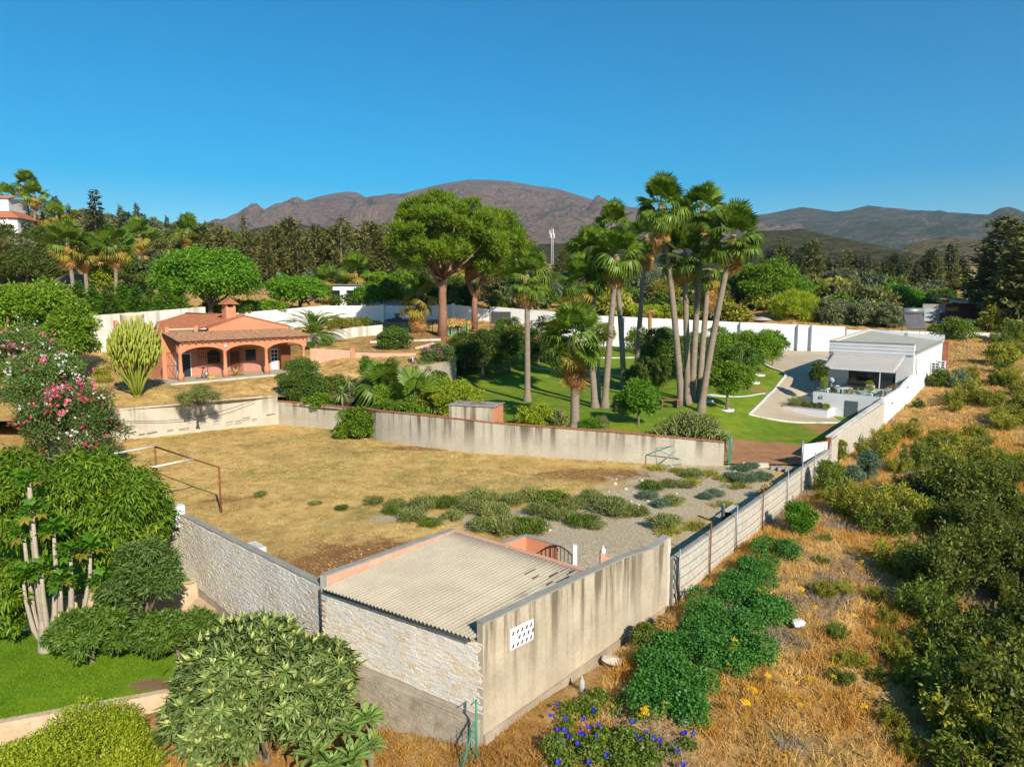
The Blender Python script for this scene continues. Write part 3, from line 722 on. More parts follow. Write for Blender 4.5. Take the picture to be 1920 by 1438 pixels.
def small_stone_walls():
    for i, (pts, z0, z1, lab) in enumerate([([(-30, 27.2), (-21.4, 28.6), (-14.1, 31.2)], -3.0, -1.48, 'low sandstone terrace wall behind the papaya trunks'),
                                            ([(-24, 18.6), (-17.2, 22.2), (-12.4, 24.1), (-11.2, 24.9)], -4.2, -2.72, 'low sandstone terrace wall in front of the lower lawn')]):
        o = thing('terrace_wall', lab, 'wall', (*pts[0], 0)); p0 = Vector(pts[0])
        MB().strip([(x - p0.x, y - p0.y, z0, z1) for x, y in pts], .3).build('wall_body', M_SAND, o)
        for a, b in zip(pts[:-1], pts[1:]):
            A = Vector(a) - p0; B = Vector(b) - p0; d = (B - A).normalized()
            stone_face(o, A, B, z0 + .3, z1, z0 + .3, z1, 20 + i, Vector((d.y, -d.x)), 150, .09, .42, 'stone', M_SAND)
    # stepped ledge at the foot of the stone wall
    o = thing('stone_ledge', 'stepped sandstone ledge at the foot of the pale stone wall', 'ledge', (-14.1, 30.9, -2.75))
    MB().box(-.2, -1.5, -.6, 1.1, .1, .62).build('upper_step', M_SAND, o, bevel=.03)
    d = Vector((.70, -.71)); MB().poly([(.9, -.3, -.5), (.9 + d.x * 6, -.3 + d.y * 6, -.9), (.9 + d.x * 6, -.3 + d.y * 6, .05), (.9, -.3, .4)], (.35, .35, 0)).build('long_step', M_SAND, o, bevel=.03)
small_stone_walls()
# ---------------------------------------------------------------- low annex behind the garage with an iron gate
def annex():
    o = thing('annex_yard', 'salmon low walls and iron gate of the sunken yard behind the garage', 'yard', (0.5, 28.4, 0))
    MB().strip([(-1.3, -.9, -.8, 1.42), (.1, .3, -.8, 1.5), (1.3, -.45, -.8, 1.4)], .18).build('yard_wall', M_PINK, o)
    MB().strip([(-1.3, -.92, 1.422, 1.47), (.1, .28, 1.502, 1.55), (1.3, -.47, 1.402, 1.45)], .24).build('coping', M_GREY, o)
    MB().box(1.95, -.82, -.6, 2.12, -.62, 1.5).build('white_post', M_WHITE, o)
    g = MB()
    for k in range(9):
        t = k / 8; x = .72 + 1.2 * t; y = -.38 - .36 * t; g.bar((x, y, -.4), (x, y, 1.02 + .46 * math.sin(math.pi * (.12 + .8 * t))), .018, 5)
    pts = [(.72 + 1.2 * t, -.38 - .36 * t, .98 + .44 * math.sin(math.pi * (.12 + .8 * t))) for t in np.linspace(0, 1, 12)]
    g.tube(pts, .03, 6); g.bar((.72, -.38, .2), (1.92, -.74, .2), .025, 6)
    g.build('iron_gate', M_DARK, o)
    MB().box(3.0, -1.35, -.6, 3.18, -1.0, 1.36).box(3.18, -1.3, -.6, 4.3, -1.12, 1.2).build('side_wall', M_PINKOLD, o)
    b = MB().lathe([(.09, 0), (.1, .1), (.1, .28), (.03, .36), (.03, .45)], 8).build('bottle', M_WHITE, None, (3.62, 27.22, 1.2))
    tag(b, 'white plastic bottle standing on the yard wall beyond the garage roof', 'bottle')
annex()
# ---------------------------------------------------------------- right boundary: block wall, fence posts, tall wall
RW0 = Vector((6.35, 26.95)); RWD = (Vector((33.9, 64)) - RW0).normalized(); RWN = Vector((RWD.y, -RWD.x)); RWA = math.atan2(RWD.y, RWD.x)
def block_walls():
    o = thing('block_wall', 'low pale concrete block boundary wall with rusty fence posts beside the weeds', 'wall', (RW0.x, RW0.y, 0))
    L = 25.6
    MB().poly([(0, 0, -1.4), (RWD.x * L, RWD.y * L, -1.2), (RWD.x * L, RWD.y * L, 1.12), (0, 0, 1.12)], (-RWN.x * .2, -RWN.y * .2, 0)).build('wall_body', M_MORTAR, o)
    rr = random.Random(7); its = []
    for cz in range(9):
        for k in range(int(L / .41)):
            s_ = .2 + k * .41 + (.2 if cz % 2 else 0)
            if s_ > L - .2: continue
            p = RWD * s_ + RWN * (.012 + rr.uniform(0, .01))
            its.append(((p.x, p.y, -.62 + cz * .195 + .09), (.382, .08, .178), RWA + rr.uniform(-.008, .008)))
    piece_row('block', o, M_BLOCK, its)
    cap = MB().poly([(0, 0, 1.122), (RWD.x * L, RWD.y * L, 1.122), (RWD.x * L, RWD.y * L, 1.16), (0, 0, 1.16)], (-RWN.x * .22, -RWN.y * .22, 0)); cap.build('cap', M_GREY, o)
    # fence posts with wires on the outer face
    f = thing('wire_fence', 'thin metal fence posts with sagging wire along the low block wall', 'fence', (RW0.x + RWN.x * .14, RW0.y + RWN.y * .14, 0))
    ps = [.3, 3.6, 6.9, 10.8, 15.2, 18.2, 21.2, 25.0]
    for i, s_ in enumerate(ps):
        p = RWD * s_; h = 1.75 if i not in (0,) else 1.55
        MB().bar((p.x, p.y, -1.), (p.x, p.y, h), .034, 7).build('post', M_RUST if i in (1, 3) else M_STEEL, f)
        if i == 6:
            for sg in (-1, 1): MB().bar((p.x, p.y, .9), (p.x + RWD.x * .9 * sg + RWN.x * .25, p.y + RWD.y * .9 * sg + RWN.y * .25, -.4), .02, 5).build('strut', M_STEEL, f)
    for z in (-.1, .3, .7, 1.1, 1.45):
        for a, b in zip(ps[:-1], ps[1:]):
            pts = [(RWD.x * (a + (b - a) * t), RWD.y * (a + (b - a) * t), z - .06 * math.sin(math.pi * t)) for t in np.linspace(0, 1, 7)]
            MB().tube(pts, .006, 4).build('wire', M_DARK, f)
    for k in range(3):
        c_ = MB().tube([(RWN.x * .05 * k, 0, 1.3), (.03 * k, 0, .2), (.1 + .05 * k, .05, -.5), (.35 + .05 * k, .35, -.8)], .022, 5).build('cable', M_DARK, f)
    # tall wall with white coping
    t = thing('tall_block_wall', 'taller pale block wall with white coping meeting the white villa', 'wall', (RW0.x + RWD.x * 25.8, RW0.y + RWD.y * 25.8, 0))
    L2 = 20.3
    MB().poly([(0, 0, -.8), (RWD.x * L2, RWD.y * L2, -.6), (RWD.x * L2, RWD.y * L2, 2.14), (0, 0, 1.92)], (-RWN.x * .26, -RWN.y * .26, 0)).build('wall_body', M_MORTAR, t)
    its = []
    for cz in range(13):
        for k in range(int(L2 / .41)):
            s_ = .2 + k * .41 + (.2 if cz % 2 else 0); z = -.35 + cz * .195
            if s_ > L2 - .2 or z + .1 > 1.88 + .0108 * s_: continue
            p = RWD * s_ + RWN * (.012 + rr.uniform(0, .01)); its.append(((p.x, p.y, z), (.375, .08, .172), RWA))
    piece_row('block', t, M_BLOCK, its, 260)
    MB().poly([(-RWD.x * .1 + RWN.x * .08, -RWD.y * .1 + RWN.y * .08, 1.925), (RWD.x * L2 + RWN.x * .08, RWD.y * L2 + RWN.y * .08, 2.145), (RWD.x * L2 + RWN.x * .08, RWD.y * L2 + RWN.y * .08, 2.22), (-RWD.x * .1 + RWN.x * .08, -RWD.y * .1 + RWN.y * .08, 2.0)], (-RWN.x * .42, -RWN.y * .42, 0)).build('coping', M_WHITE_OLD, t, bevel=.01)
    its = []
    for cz in range(26):
        for k in range(2):
            p = -RWD * .06 - RWN * (.02 + k * .15 + (.05 if cz % 2 else 0)); its.append(((p.x, p.y, .1 + cz * .07), (.1, .135, .06), RWA))
    piece_row('brick', t, M_TERRA, its)
block_walls()
# ---------------------------------------------------------------- white boundary walls at the back
def white_wall(label, pts, thick=.3, piers=(), coping=True, m=None):
    p0 = Vector(pts[0][:2]); o = thing('white_wall', label, 'wall', (p0.x, p0.y, 0))
    MB().strip([(x - p0.x, y - p0.y, a, b) for x, y, a, b in pts], thick).build('wall_body', m or M_WHITE, o)
    for (x, y, a, b) in piers:
        MB().box(-.22, -.35, a, .22, .35, b).build('pier', M_WHITE, o, (x - p0.x, y - p0.y, 0))
    return o
BW = [(47.5, 98.8), (13.2, 104.3), (-3.5, 112.5)]
o = white_wall('long bright white garden wall behind the citrus trees and driveway', [(-3.5, 112.5, 4.5, 10.0), (13.2, 104.3, 2.5, 8.75), (30, 101.6, 2.5, 8.0), (46.3, 99.0, 2.5, 7.35)], .35,
           [(32.5, 101.0, 2.5, 7.9), (40.2, 99.8, 2.5, 7.62), (42.0, 99.5, 2.5, 7.55), (24, 102.4, 2.5, 8.25), (16.5, 103.6, 2.5, 8.6)])
white_wall('lower white wall running behind the roof of the white villa', [(46.5, 98.9, 2.5, 6.95), (66, 96, 4, 6.6)], .3)
white_wall('white wall with curved end behind the stone pines', [(-29, 113.4, 6, 10.1), (-13.6, 113.6, 6, 10.15), (-9.4, 113.4, 6, 10.3), (-3.6, 112.7, 6, 9.6)], .3, [(-20.5, 113.2, 6, 10.3), (-9.3, 113.2, 6, 10.5)])
_q = [on(px, py, zterr) for px, py in ((578, 646), (620, 640), (668, 632), (718, 627))]
white_wall('low white retaining wall right of the salmon house', [(q.x, q.y, q.z - .5, q.z + 1.35) for q in _q], .3, m=M_WHITE_OLD)
white_wall('white wall between the salmon house chimney and the feather palm', [(-40, 98, 5, 9.1), (-34.5, 104, 5, 9.6), (-28.8, 113.0, 5, 10.2)], .3)
white_wall('whitewashed block wall behind the cream water tank', [(-58, 76.5, 3, 8.6), (-45.5, 86, 4, 9.6), (-39.9, 93, 4, 10.2)], .3, m=M_WHITE_OLD)
white_wall('stone retaining wall on the terrace edge below the bougainvillea', [(-12.6, 71.1, 1.5, 4.0), (-11.3, 72.2, 1.5, 4.15), (-7.3, 76.3, 1.5, 4.45), (-6.2, 78.8, 1.5, 4.6)], .35, m=mat('rough_grey_stone', (.42, .38, .31), (.30, .27, .21), 1.2, .95, .8, 5, .05)).name = 'stone_retaining_wall'
# driveway with white kerb
DRV = [(1408, 779), (1462, 722), (1474, 702), (1446, 690), (1436, 684)]
def driveway():
    left = [on(px, py, zgard) for px, py in DRV]
    poly = [(left[0].x, left[0].y), (29.8, 63.2), (30.6, 68.9), (34.2, 76.5), (44.5, 88), (46, 98.6), (29, 101.2), (left[4].x, left[4].y + 2), (left[4].x, left[4].y), (left[3].x, left[3].y), (left[2].x, left[2].y), (left[1].x, left[1].y)]
    bm = bmesh.new(); vs = [bm.verts.new((x, y, 0)) for x, y in poly]; bm.faces.new(vs)
    bmesh.ops.triangulate(bm, faces=bm.faces[:])
    for _ in range(6):
        bmesh.ops.subdivide_edges(bm, edges=[e for e in bm.edges if e.calc_length() > 1.2], cuts=1); bmesh.ops.triangulate(bm, faces=bm.faces[:])
    bmesh.ops.triangulate(bm, faces=bm.faces[:])
    for v in bm.verts: v.co.z = zgard(v.co.x, v.co.y) + .10
    bmesh.ops.recalc_face_normals(bm, faces=bm.faces[:])
    me = bpy.data.meshes.new('driveway'); bm.to_mesh(me); bm.free(); me.materials.append(M_PAVE)
    o = obj('driveway', me); o['kind'] = 'structure'
    k = MB()
    pts = [Vector(p) for p in smooth_line([tuple(p) for p in left], .9)]
    k.strip([(p[0], p[1], zgard(p[0], p[1]) - .1, zgard(p[0], p[1]) + .16) for p in pts], .22); k.build('kerb', M_WHITE, None, kind='structure')
    k = MB(); a = left[0]; b = (30.0, 62.9)
    k.strip([(a.x + (b[0] - a.x) * t, a.y + (b[1] - a.y) * t, zgard(a.x + (b[0] - a.x) * t, a.y + (b[1] - a.y) * t) - .15, zgard(a.x + (b[0] - a.x) * t, a.y + (b[1] - a.y) * t) + .13) for t in np.linspace(0, 1, 8)], .3); k.build('kerb', M_WHITE_OLD, None, kind='structure')
    # white curved garden path
    a = [on(px, py, zgard) for px, py in ((1322, 741), (1350, 744), (1395, 744), (1436, 738))]
    k = MB(); k.strip([(p[0], p[1], zgard(p[0], p[1]) - .05, zgard(p[0], p[1]) + .05) for p in smooth_line([tuple(p) for p in a], .8)], 1.1); k.build('garden_path', M_WHITE, None, kind='structure')
    a = [on(px, py, zgard) for px, py in ((1000, 660), (1060, 669), (1150, 672), (1200, 671))]
    k = MB(); k.strip([(p[0], p[1], zgard(p[0], p[1]) - .05, zgard(p[0], p[1]) + .12) for p in smooth_line([tuple(p) for p in a], 1.5)], .5); k.build('kerb', M_WHITE_OLD, None, kind='structure')
    # dark paved walk in the shade of the trees
    a = [on(px, py, zgard) for px, py in ((1000, 690), (1060, 697), (1130, 704), (1190, 708))]
    k = MB(); k.strip([(p[0], p[1], zgard(p[0], p[1]) - .05, zgard(p[0], p[1]) + .05) for p in smooth_line([tuple(p) for p in a], 1.5)], 1.6); k.build('garden_path', M_PAVE, None, kind='structure')
driveway()
# ================================================================== vegetation library
LM = {
 'mango': leafmat('mango_leaf', (.075, .17, .008), (.18, .31, .016), (.32, .38, .03)),
 'lush': leafmat('lush_leaf', (.09, .19, .010), (.21, .34, .02)),
 'bright': leafmat('bright_leaf', (.06, .18, .008), (.155, .315, .018)),
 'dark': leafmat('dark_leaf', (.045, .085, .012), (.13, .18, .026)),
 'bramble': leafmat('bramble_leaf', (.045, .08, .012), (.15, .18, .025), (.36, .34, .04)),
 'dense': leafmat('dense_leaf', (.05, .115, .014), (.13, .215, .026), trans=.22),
 'olive': leafmat('olive_leaf', (.11, .135, .06), (.22, .245, .11), trans=.2),
 'pine': leafmat('pine_needle', (.085, .17, .008), (.22, .33, .014), trans=.25),
 'cypress': leafmat('cypress_spray', (.07, .085, .022), (.20, .20, .055), trans=.15),
 'cypdark': leafmat('dark_cypress_spray', (.03, .05, .018), (.085, .105, .034), trans=.12),
 'yellow': leafmat('yellow_green_leaf', (.20, .30, .012), (.40, .46, .03)),
 'oleander': leafmat('oleander_leaf', (.08, .16, .03), (.18, .28, .065)),
 'loquat': leafmat('loquat_leaf', (.105, .17, .045), (.24, .33, .09), (.52, .58, .2), trans=.2),
 'palm': leafmat('palm_blade', (.065, .145, .014), (.19, .28, .028), trans=.3, rough=.42),
 'palmold': leafmat('palm_dead', (.42, .21, .065), (.62, .37, .14), trans=.25),
 'palmyel': leafmat('palm_yellowing', (.22, .22, .03), (.42, .30, .05), trans=.3),
 'feather': leafmat('feather_blade', (.09, .18, .02), (.2, .31, .04)),
 'agave': leafmat('agave_leaf', (.13, .24, .06), (.26, .38, .09), trans=.15),
 'weed': leafmat('weed_leaf', (.16, .19, .02), (.36, .36, .04), (.55, .42, .06)),
 'weedgreen': leafmat('green_weed_leaf', (.085, .15, .018), (.2, .27, .035)),
 'creeper': leafmat('creeper_leaf', (.035, .14, .022), (.09, .26, .038)),
 'grey': leafmat('grey_green_leaf', (.09, .125, .07), (.17, .21, .12), trans=.2),
 'blue': leafmat('blue_green_leaf', (.09, .155, .095), (.18, .27, .165), trans=.2),
 'straw': leafmat('dry_stalk', (.46, .26, .07), (.74, .50, .18), (.80, .63, .34), trans=.2, patch=.7),
 'orange': leafmat('orange_stalk', (.50, .23, .035), (.78, .46, .10), (.82, .58, .2), trans=.2, patch=.7),
 'twig': leafmat('grey_twig', (.22, .17, .13), (.36, .29, .22), trans=.05),
 'salt': leafmat('saltbush_leaf', (.13, .18, .06), (.27, .32, .10), (.45, .40, .08), trans=.2),
 'fieldstraw': leafmat('field_straw', (.48, .30, .09), (.70, .50, .19), (.76, .62, .34), trans=.2, patch=1.),
 'lawn': leafmat('grass_blade', (.12, .26, .008), (.25, .42, .02), trans=.3),
 'cactus': leafmat('euphorbia_skin', (.17, .23, .03), (.34, .38, .05), trans=.05),
}
FLM = {k: leafmat('petal_' + k, a, b, trans=.3, tint=(1, .9, .9)) for k, (a, b) in {'pink': ((.62, .09, .17), (.78, .22, .30)), 'white': ((.75, .73, .66), (.85, .84, .8)), 'red': ((.55, .03, .09), (.7, .08, .16)), 'magenta': ((.42, .03, .30), (.6, .08, .45)), 'blue': ((.05, .05, .55), (.14, .13, .8)), 'yellow': ((.75, .42, .01), (.85, .58, .03)), 'orange': ((.7, .25, .02), (.8, .35, .03))}.items()}
M_BARK = mat('grey_bark', (.24, .19, .14), (.16, .12, .09), 3, .95, .6, 9, .03, obj=True)
M_BARKP = mat('pine_bark', (.34, .19, .12), (.22, .12, .08), 1.6, .95, .8, 5, .05, obj=True)
M_PALMT = mat('palm_trunk_bark', (.30, .245, .195), (.22, .175, .135), 1.2, .95, .7, 5, .04, obj=True, sz=3)
M_PAPAYA = mat('papaya_bark', (.46, .40, .32), (.36, .31, .25), 1.5, .9, .4, 6, .02, obj=True)

def nrmz(a): return a / (np.linalg.norm(a, axis=-1, keepdims=True) + 1e-9)
def leaves(pos, d, nr, L, W, rnd, tri=False):
    """diamond (or triangular) leaves; returns V, F, rnd"""
    d = nrmz(d); side = nrmz(np.cross(d, nr)); n = len(pos); L = np.broadcast_to(L, (n,))[:, None]; W = np.broadcast_to(W, (n,))[:, None]
    up = np.cross(side, d)
    if tri:
        b = pos + d * L * .12
        return np.stack([b - side * W * .55, b + side * W * .55, pos + d * L * 1.08], 1).reshape(-1, 3), np.arange(3 * n).reshape(-1, 3), rnd
    mid = pos + d * L * .45 + up * L * .06
    V = np.stack([pos, mid + side * W * .5, pos + d * L - up * L * .04, mid - side * W * .5], 1).reshape(-1, 3)
    return V, np.arange(4 * n).reshape(-1, 4), rnd
def fib(M, rs, jit=.25, zmin=-1.):
    i = np.arange(M * 3); z = 1 - 2 * (i + .5) / (M * 3); ph = i * 2.39996
    p = np.stack([np.sqrt(1 - z * z) * np.cos(ph), np.sqrt(1 - z * z) * np.sin(ph), z], -1)
    p = p[p[:, 2] > zmin]; p = p[rs.permutation(len(p))[:M]] if len(p) > M else p
    return nrmz(p + rs.normal(0, jit, p.shape))
def clumps(c, rad, M, rc, seed, zmin=-.5, inner=.15, rad_jit=.34):
    """clump centres over an ellipsoid shell plus some inside"""
    rs = np.random.RandomState(seed); d = fib(M, rs, .22, zmin)
    k = np.ones(len(d)) * (1 - rs.uniform(0, rad_jit, len(d))); ni = int(len(d) * inner)
    k[:ni] *= rs.uniform(.35, .75, ni)
    c = np.array(c, float); rad = np.array(rad, float)
    P_ = c + d * (rad - rc * .6) * k[:, None]
    return [(tuple(p), rc * rs.uniform(.7, 1.25)) for p in P_]
def crown_np(blobs, n, L, W, seed, droop=.2, spread=.85, flat=.75, shell=.5, up=.35, jit=.12, tri=False):
    rs = np.random.RandomState(seed)
    C = np.array([b[0] for b in blobs], float); Rr = np.array([b[1] for b in blobs], float)
    idx = rs.choice(len(C), n, p=Rr ** 2 / (Rr ** 2).sum())
    d = nrmz(rs.normal(0, 1, (n, 3))); low = d[:, 2] < -.2; d[low, 2] *= np.where(rs.rand(low.sum()) < .6, -1, 1)
    r = 1 - shell * rs.rand(n) ** 1.6 + rs.normal(0, jit, n)
    pos = C[idx] + d * (Rr[idx] * r)[:, None] * np.array([1, 1, flat])
    dr = d * .55 + rs.normal(0, 1, (n, 3)) * spread * .6; dr[:, 2] -= droop
    nr = d * .6 + rs.normal(0, .5, (n, 3)); nr[:, 2] += up
    sc = rs.uniform(.65, 1.3, n)
    tone = np.clip(rs.rand(n) * .8 + (rs.rand(len(C)) * .3)[idx] - .05, 0, 1)
    return leaves(pos, dr, nr, L * sc, W * sc, tone, tri)
def crown_mesh(name, blobs, n, L, W, m, seed, **kw):
    V, F, r = crown_np(blobs, n, L, W, seed, **kw); return npmesh(name, V, F, m, r)
def leaf_ball(name, balls, n, L, m, seed): return crown_mesh(name, balls, n, L, L * .6, m, seed, shell=.12, flat=1., droop=0, jit=.04)
def petals_mesh(name, blobs, n, size, m, seed, upper=True):
    rs = np.random.RandomState(seed); C = np.array([b[0] for b in blobs], float); Rr = np.array([b[1] for b in blobs], float)
    k = max(1, n // 5); idx = rs.choice(len(C), k); d = nrmz(rs.normal(0, 1, (k, 3)))
    if upper: d[:, 2] = np.abs(d[:, 2])
    base = C[idx] + d * Rr[idx][:, None] * 1.02
    base = np.repeat(base, 5, 0) + rs.normal(0, size * .6, (k * 5, 3)); dd = np.repeat(d, 5, 0)
    V, F, r = leaves(base, rs.normal(0, 1, (k * 5, 3)), dd + rs.normal(0, .3, (k * 5, 3)), size, size * .8, rs.rand(k * 5)); return npmesh(name, V, F, m, r)
def trunk_mesh(name, m, h, r, targets=(), seed=0, lean=(0, 0), fork=.55, flare=1.5, n=8, wob=.04):
    rr = random.Random(seed); b = MB(); pts = []; rad = []
    for k in range(7):
        t = k / 6; pts.append((lean[0] * t + rr.uniform(-wob, wob) * h * .3 * (t > 0), lean[1] * t + rr.uniform(-wob, wob) * h * .3 * (t > 0), -.3 + (h + .3) * t))
        rad.append(r * (flare if k == 0 else 1.) * (1 - .45 * t))
    b.tube(pts, rad, n)
    for tg in targets:
        t0 = rr.uniform(fork, .98); p0 = Vector(pts[0]).lerp(Vector(pts[-1]), t0); q = Vector(tg); mid = p0.lerp(q, .5); mid.z -= (q - p0).length * .08
        b.tube([p0, mid, q], [r * .5, r * .3, r * .1], 6)
    return b.mesh(name, m)
def tree(label, loc, h, rad, kind='lush', name='broadleaf_tree', cat='tree', M=28, rc=None, n=5000, L=.3, W=.16, seed=1, tr=None, bark=None, group=None, zmin=-.55, rz=0., fruit=None, trunk=True, th=None, **kw):
    """h: height of crown centre above loc; rad: crown radii"""
    rc = rc or (rad[0] + rad[2]) / 2 * .27
    o = thing(name, label, cat, loc, rz, group)
    bl = clumps((0, 0, h), rad, int(M * 1.25), rc, seed, zmin)
    if trunk:
        rs = random.Random(seed); tg = [b[0] for b in rs.sample(bl, min(7, len(bl)))]
        obj('trunk', trunk_mesh('trunk', bark or M_BARK, th or max(.4, h - rad[2] * .25), tr or max(.05, rad[0] * .07), tg, seed), o)
    obj('crown', crown_mesh('crown', bl, n, L, W, LM[kind], seed, **kw), o)
    if fruit:
        fk, fn, fs = fruit; obj('blossom', petals_mesh('blossom', bl, fn, fs, FLM[fk], seed + 5), o)
    return o
def px_tree(label, px, y0, y1, wpx, Y, zg, **kw):
    """a tree whose crown spans y0..y1 and width wpx as sighted, standing at distance Y on ground zg"""
    a, b = PY(px, y0, Y), PY(px, y1, Y); x = (a.x + b.x) / 2
    z = zg(x, Y) if callable(zg) else zg
    rx = wpx / 2 * Y / FPX * 1.01; rzv = (a.z - b.z) / 2; cz = (a.z + b.z) / 2
    return tree(label, (x, Y, z - .05), cz - z, (rx, rx * kw.pop('deep', .9), rzv), **kw)
# ---- conifers
def conifer_np(H, Rb, nl, seed, L=.45, W=.22, taper=.85, base=.06, sway=.0, dens=1., ragged=.35, droop=.25, tipz=.2):
    rs = np.random.RandomState(seed); P_, D_, T = [], [], []
    for k in range(nl):
        t = base + (1 - base) * (k / nl); z = H * t; Lb = Rb * (1 - (t - base) / (1 - base)) ** taper * rs.uniform(1 - ragged, 1 + ragged * .5) + .12
        nb = rs.randint(4, 7); a0 = rs.uniform(0, 6.28)
        for b in range(nb):
            a = a0 + 6.283 * b / nb + rs.uniform(-.3, .3); lb = Lb * rs.uniform(.7, 1.15); m = max(3, int(lb / .3 * 3 * dens))
            u = rs.uniform(.1, 1., m) ** .7; r = u * lb
            dz = tipz * r - droop * r * u + rs.normal(0, .12 * (1 + lb * .1), m)
            pa = a + rs.normal(0, .13, m); P_.append(np.stack([r * np.cos(pa) + sway * math.sin(t * 3), r * np.sin(pa), z + dz], -1))
            D_.append(np.stack([np.cos(pa), np.sin(pa), np.full(m, .25)], -1) + rs.normal(0, .55, (m, 3))); T.append(np.clip(.35 * rs.rand(m) + .5 * u * rs.rand(m) + .1, 0, 1))
    P_, D_, T = np.concatenate(P_), np.concatenate(D_), np.concatenate(T); n = len(P_); sc = rs.uniform(.6, 1.3, n)
    return leaves(P_, D_, rs.normal(0, 1, (n, 3)) + np.array([0, 0, .8]), L * sc, W * sc, T, True)
_con = {}
def conifer(label, loc, H, variant=0, kind='cypress', wide=1., group=None, rz=0., name='cypress_tree'):
    key = (variant, kind)
    if key not in _con:
        v = variant
        V, F, r = conifer_np(12., [2.5, 3.2, 1.7, 2.9, 1.1, 2.1][v], [46, 44, 44, 38, 40, 20][v], 50 + v, [.5, .6, .5, .6, .45, .5][v], .25, [.75, .6, .85, .7, .55, .9][v], ragged=[.4, .6, .35, .7, .3, .2][v], droop=[.2, .1, .3, .15, -.4, .3][v], tipz=[.25, .45, .2, .3, .5, .12][v], dens=[1., .9, 1., .8, 1.2, 1.5][v])
        _con[key] = (npmesh('crown', V, F, LM[kind], r), MB().tube([(0, 0, -.8), (0, 0, 6), (0, 0, 11.6)], [.28, .18, .03], 6).mesh('trunk', M_BARK))
    o = thing(name, label, 'tree', loc, rz, group, (H / 12 * wide, H / 12 * wide, H / 12))
    obj('trunk', _con[key][1], o); obj('crown', _con[key][0], o); return o
# ---- fan palms
def fan_leaf(name, m, pet, R_, nseg, seed, droop, span=250, wseg=.085, dead=False):
    """palmate leaf: petiole along +X then a fan of split blades"""
    rs = random.Random(seed); V, F = [], []
    w = .03
    V += [(0, -w, 0), (0, w, 0), (pet, w * .6, .0), (pet, -w * .6, .0)]; F.append((0, 1, 2, 3))
    for k in range(nseg):
        a = R(-span / 2 + span * (k + .5) / nseg) + rs.uniform(-.04, .04); r = R_ * (1 - .28 * abs(2 * (k + .5) / nseg - 1) ** 2) * rs.uniform(.9, 1.08)
        ca, sa = math.cos(a), math.sin(a); hw = R_ * wseg * (1.25 if not dead else .8)
        dz1 = .06 * R_ + .10 * R_ * math.cos(2 * a) ; dz2 = -droop * R_ * rs.uniform(.5, 1.3)
        o = len(V); m1 = .58 * r
        V += [(pet, 0, 0), (pet + m1 * ca - hw * -sa, m1 * sa - hw * ca, dz1 * .4), (pet + m1 * ca + hw * -sa, m1 * sa + hw * ca, dz1 * .4 + .02 * (k % 2)), (pet + r * .82 * ca - hw * .5 * -sa, r * .82 * sa - hw * .5 * ca, dz2 * .35), (pet + r * .82 * ca + hw * .5 * -sa, r * .82 * sa + hw * .5 * ca, dz2 * .35), (pet + r * ca * .93, r * sa * .93, dz2)]
        F += [(o, o + 1, o + 2, o + 2), (o + 1, o + 3, o + 4, o + 2), (o + 3, o + 5, o + 4, o + 4)]
    me = bpy.data.meshes.new(name); me.from_pydata(V, [], [f if f[-1] != f[-2] else f[:3] for f in F]); me.materials.append(m)
    at = me.attributes.new('rnd', 'FLOAT', 'FACE'); at.data.foreach_set('value', [rs.random() for _ in me.polygons]); return me
FAN = None
def fan_sets():
    global FAN
    FAN = {'g': [fan_leaf('frond', LM['palm'], 1.25, 1.3, 26, k, [.08, .16, .45, .75][k], wseg=.05) for k in range(4)],
           'y': [fan_leaf('frond', LM['palmyel'], 1.1, 1.15, 22, 9 + k, .55, wseg=.055) for k in range(2)],
           'd': [fan_leaf('dead_frond', LM['palmold'], .8, 1.15, 14, 20 + k, .9, span=120, wseg=.05, dead=True) for k in range(3)]}
fan_sets()
def set_dir(o, az, el, roll=0.):
    o.rotation_euler = Matrix.Rotation(az, 4, 'Z').to_3x3().to_4x4() @ Matrix.Rotation(-el, 4, 'Y') @ Matrix.Rotation(roll, 4, 'X') and (Matrix.Rotation(az, 4, 'Z') @ Matrix.Rotation(-el, 4, 'Y') @ Matrix.Rotation(roll, 4, 'X')).to_euler()
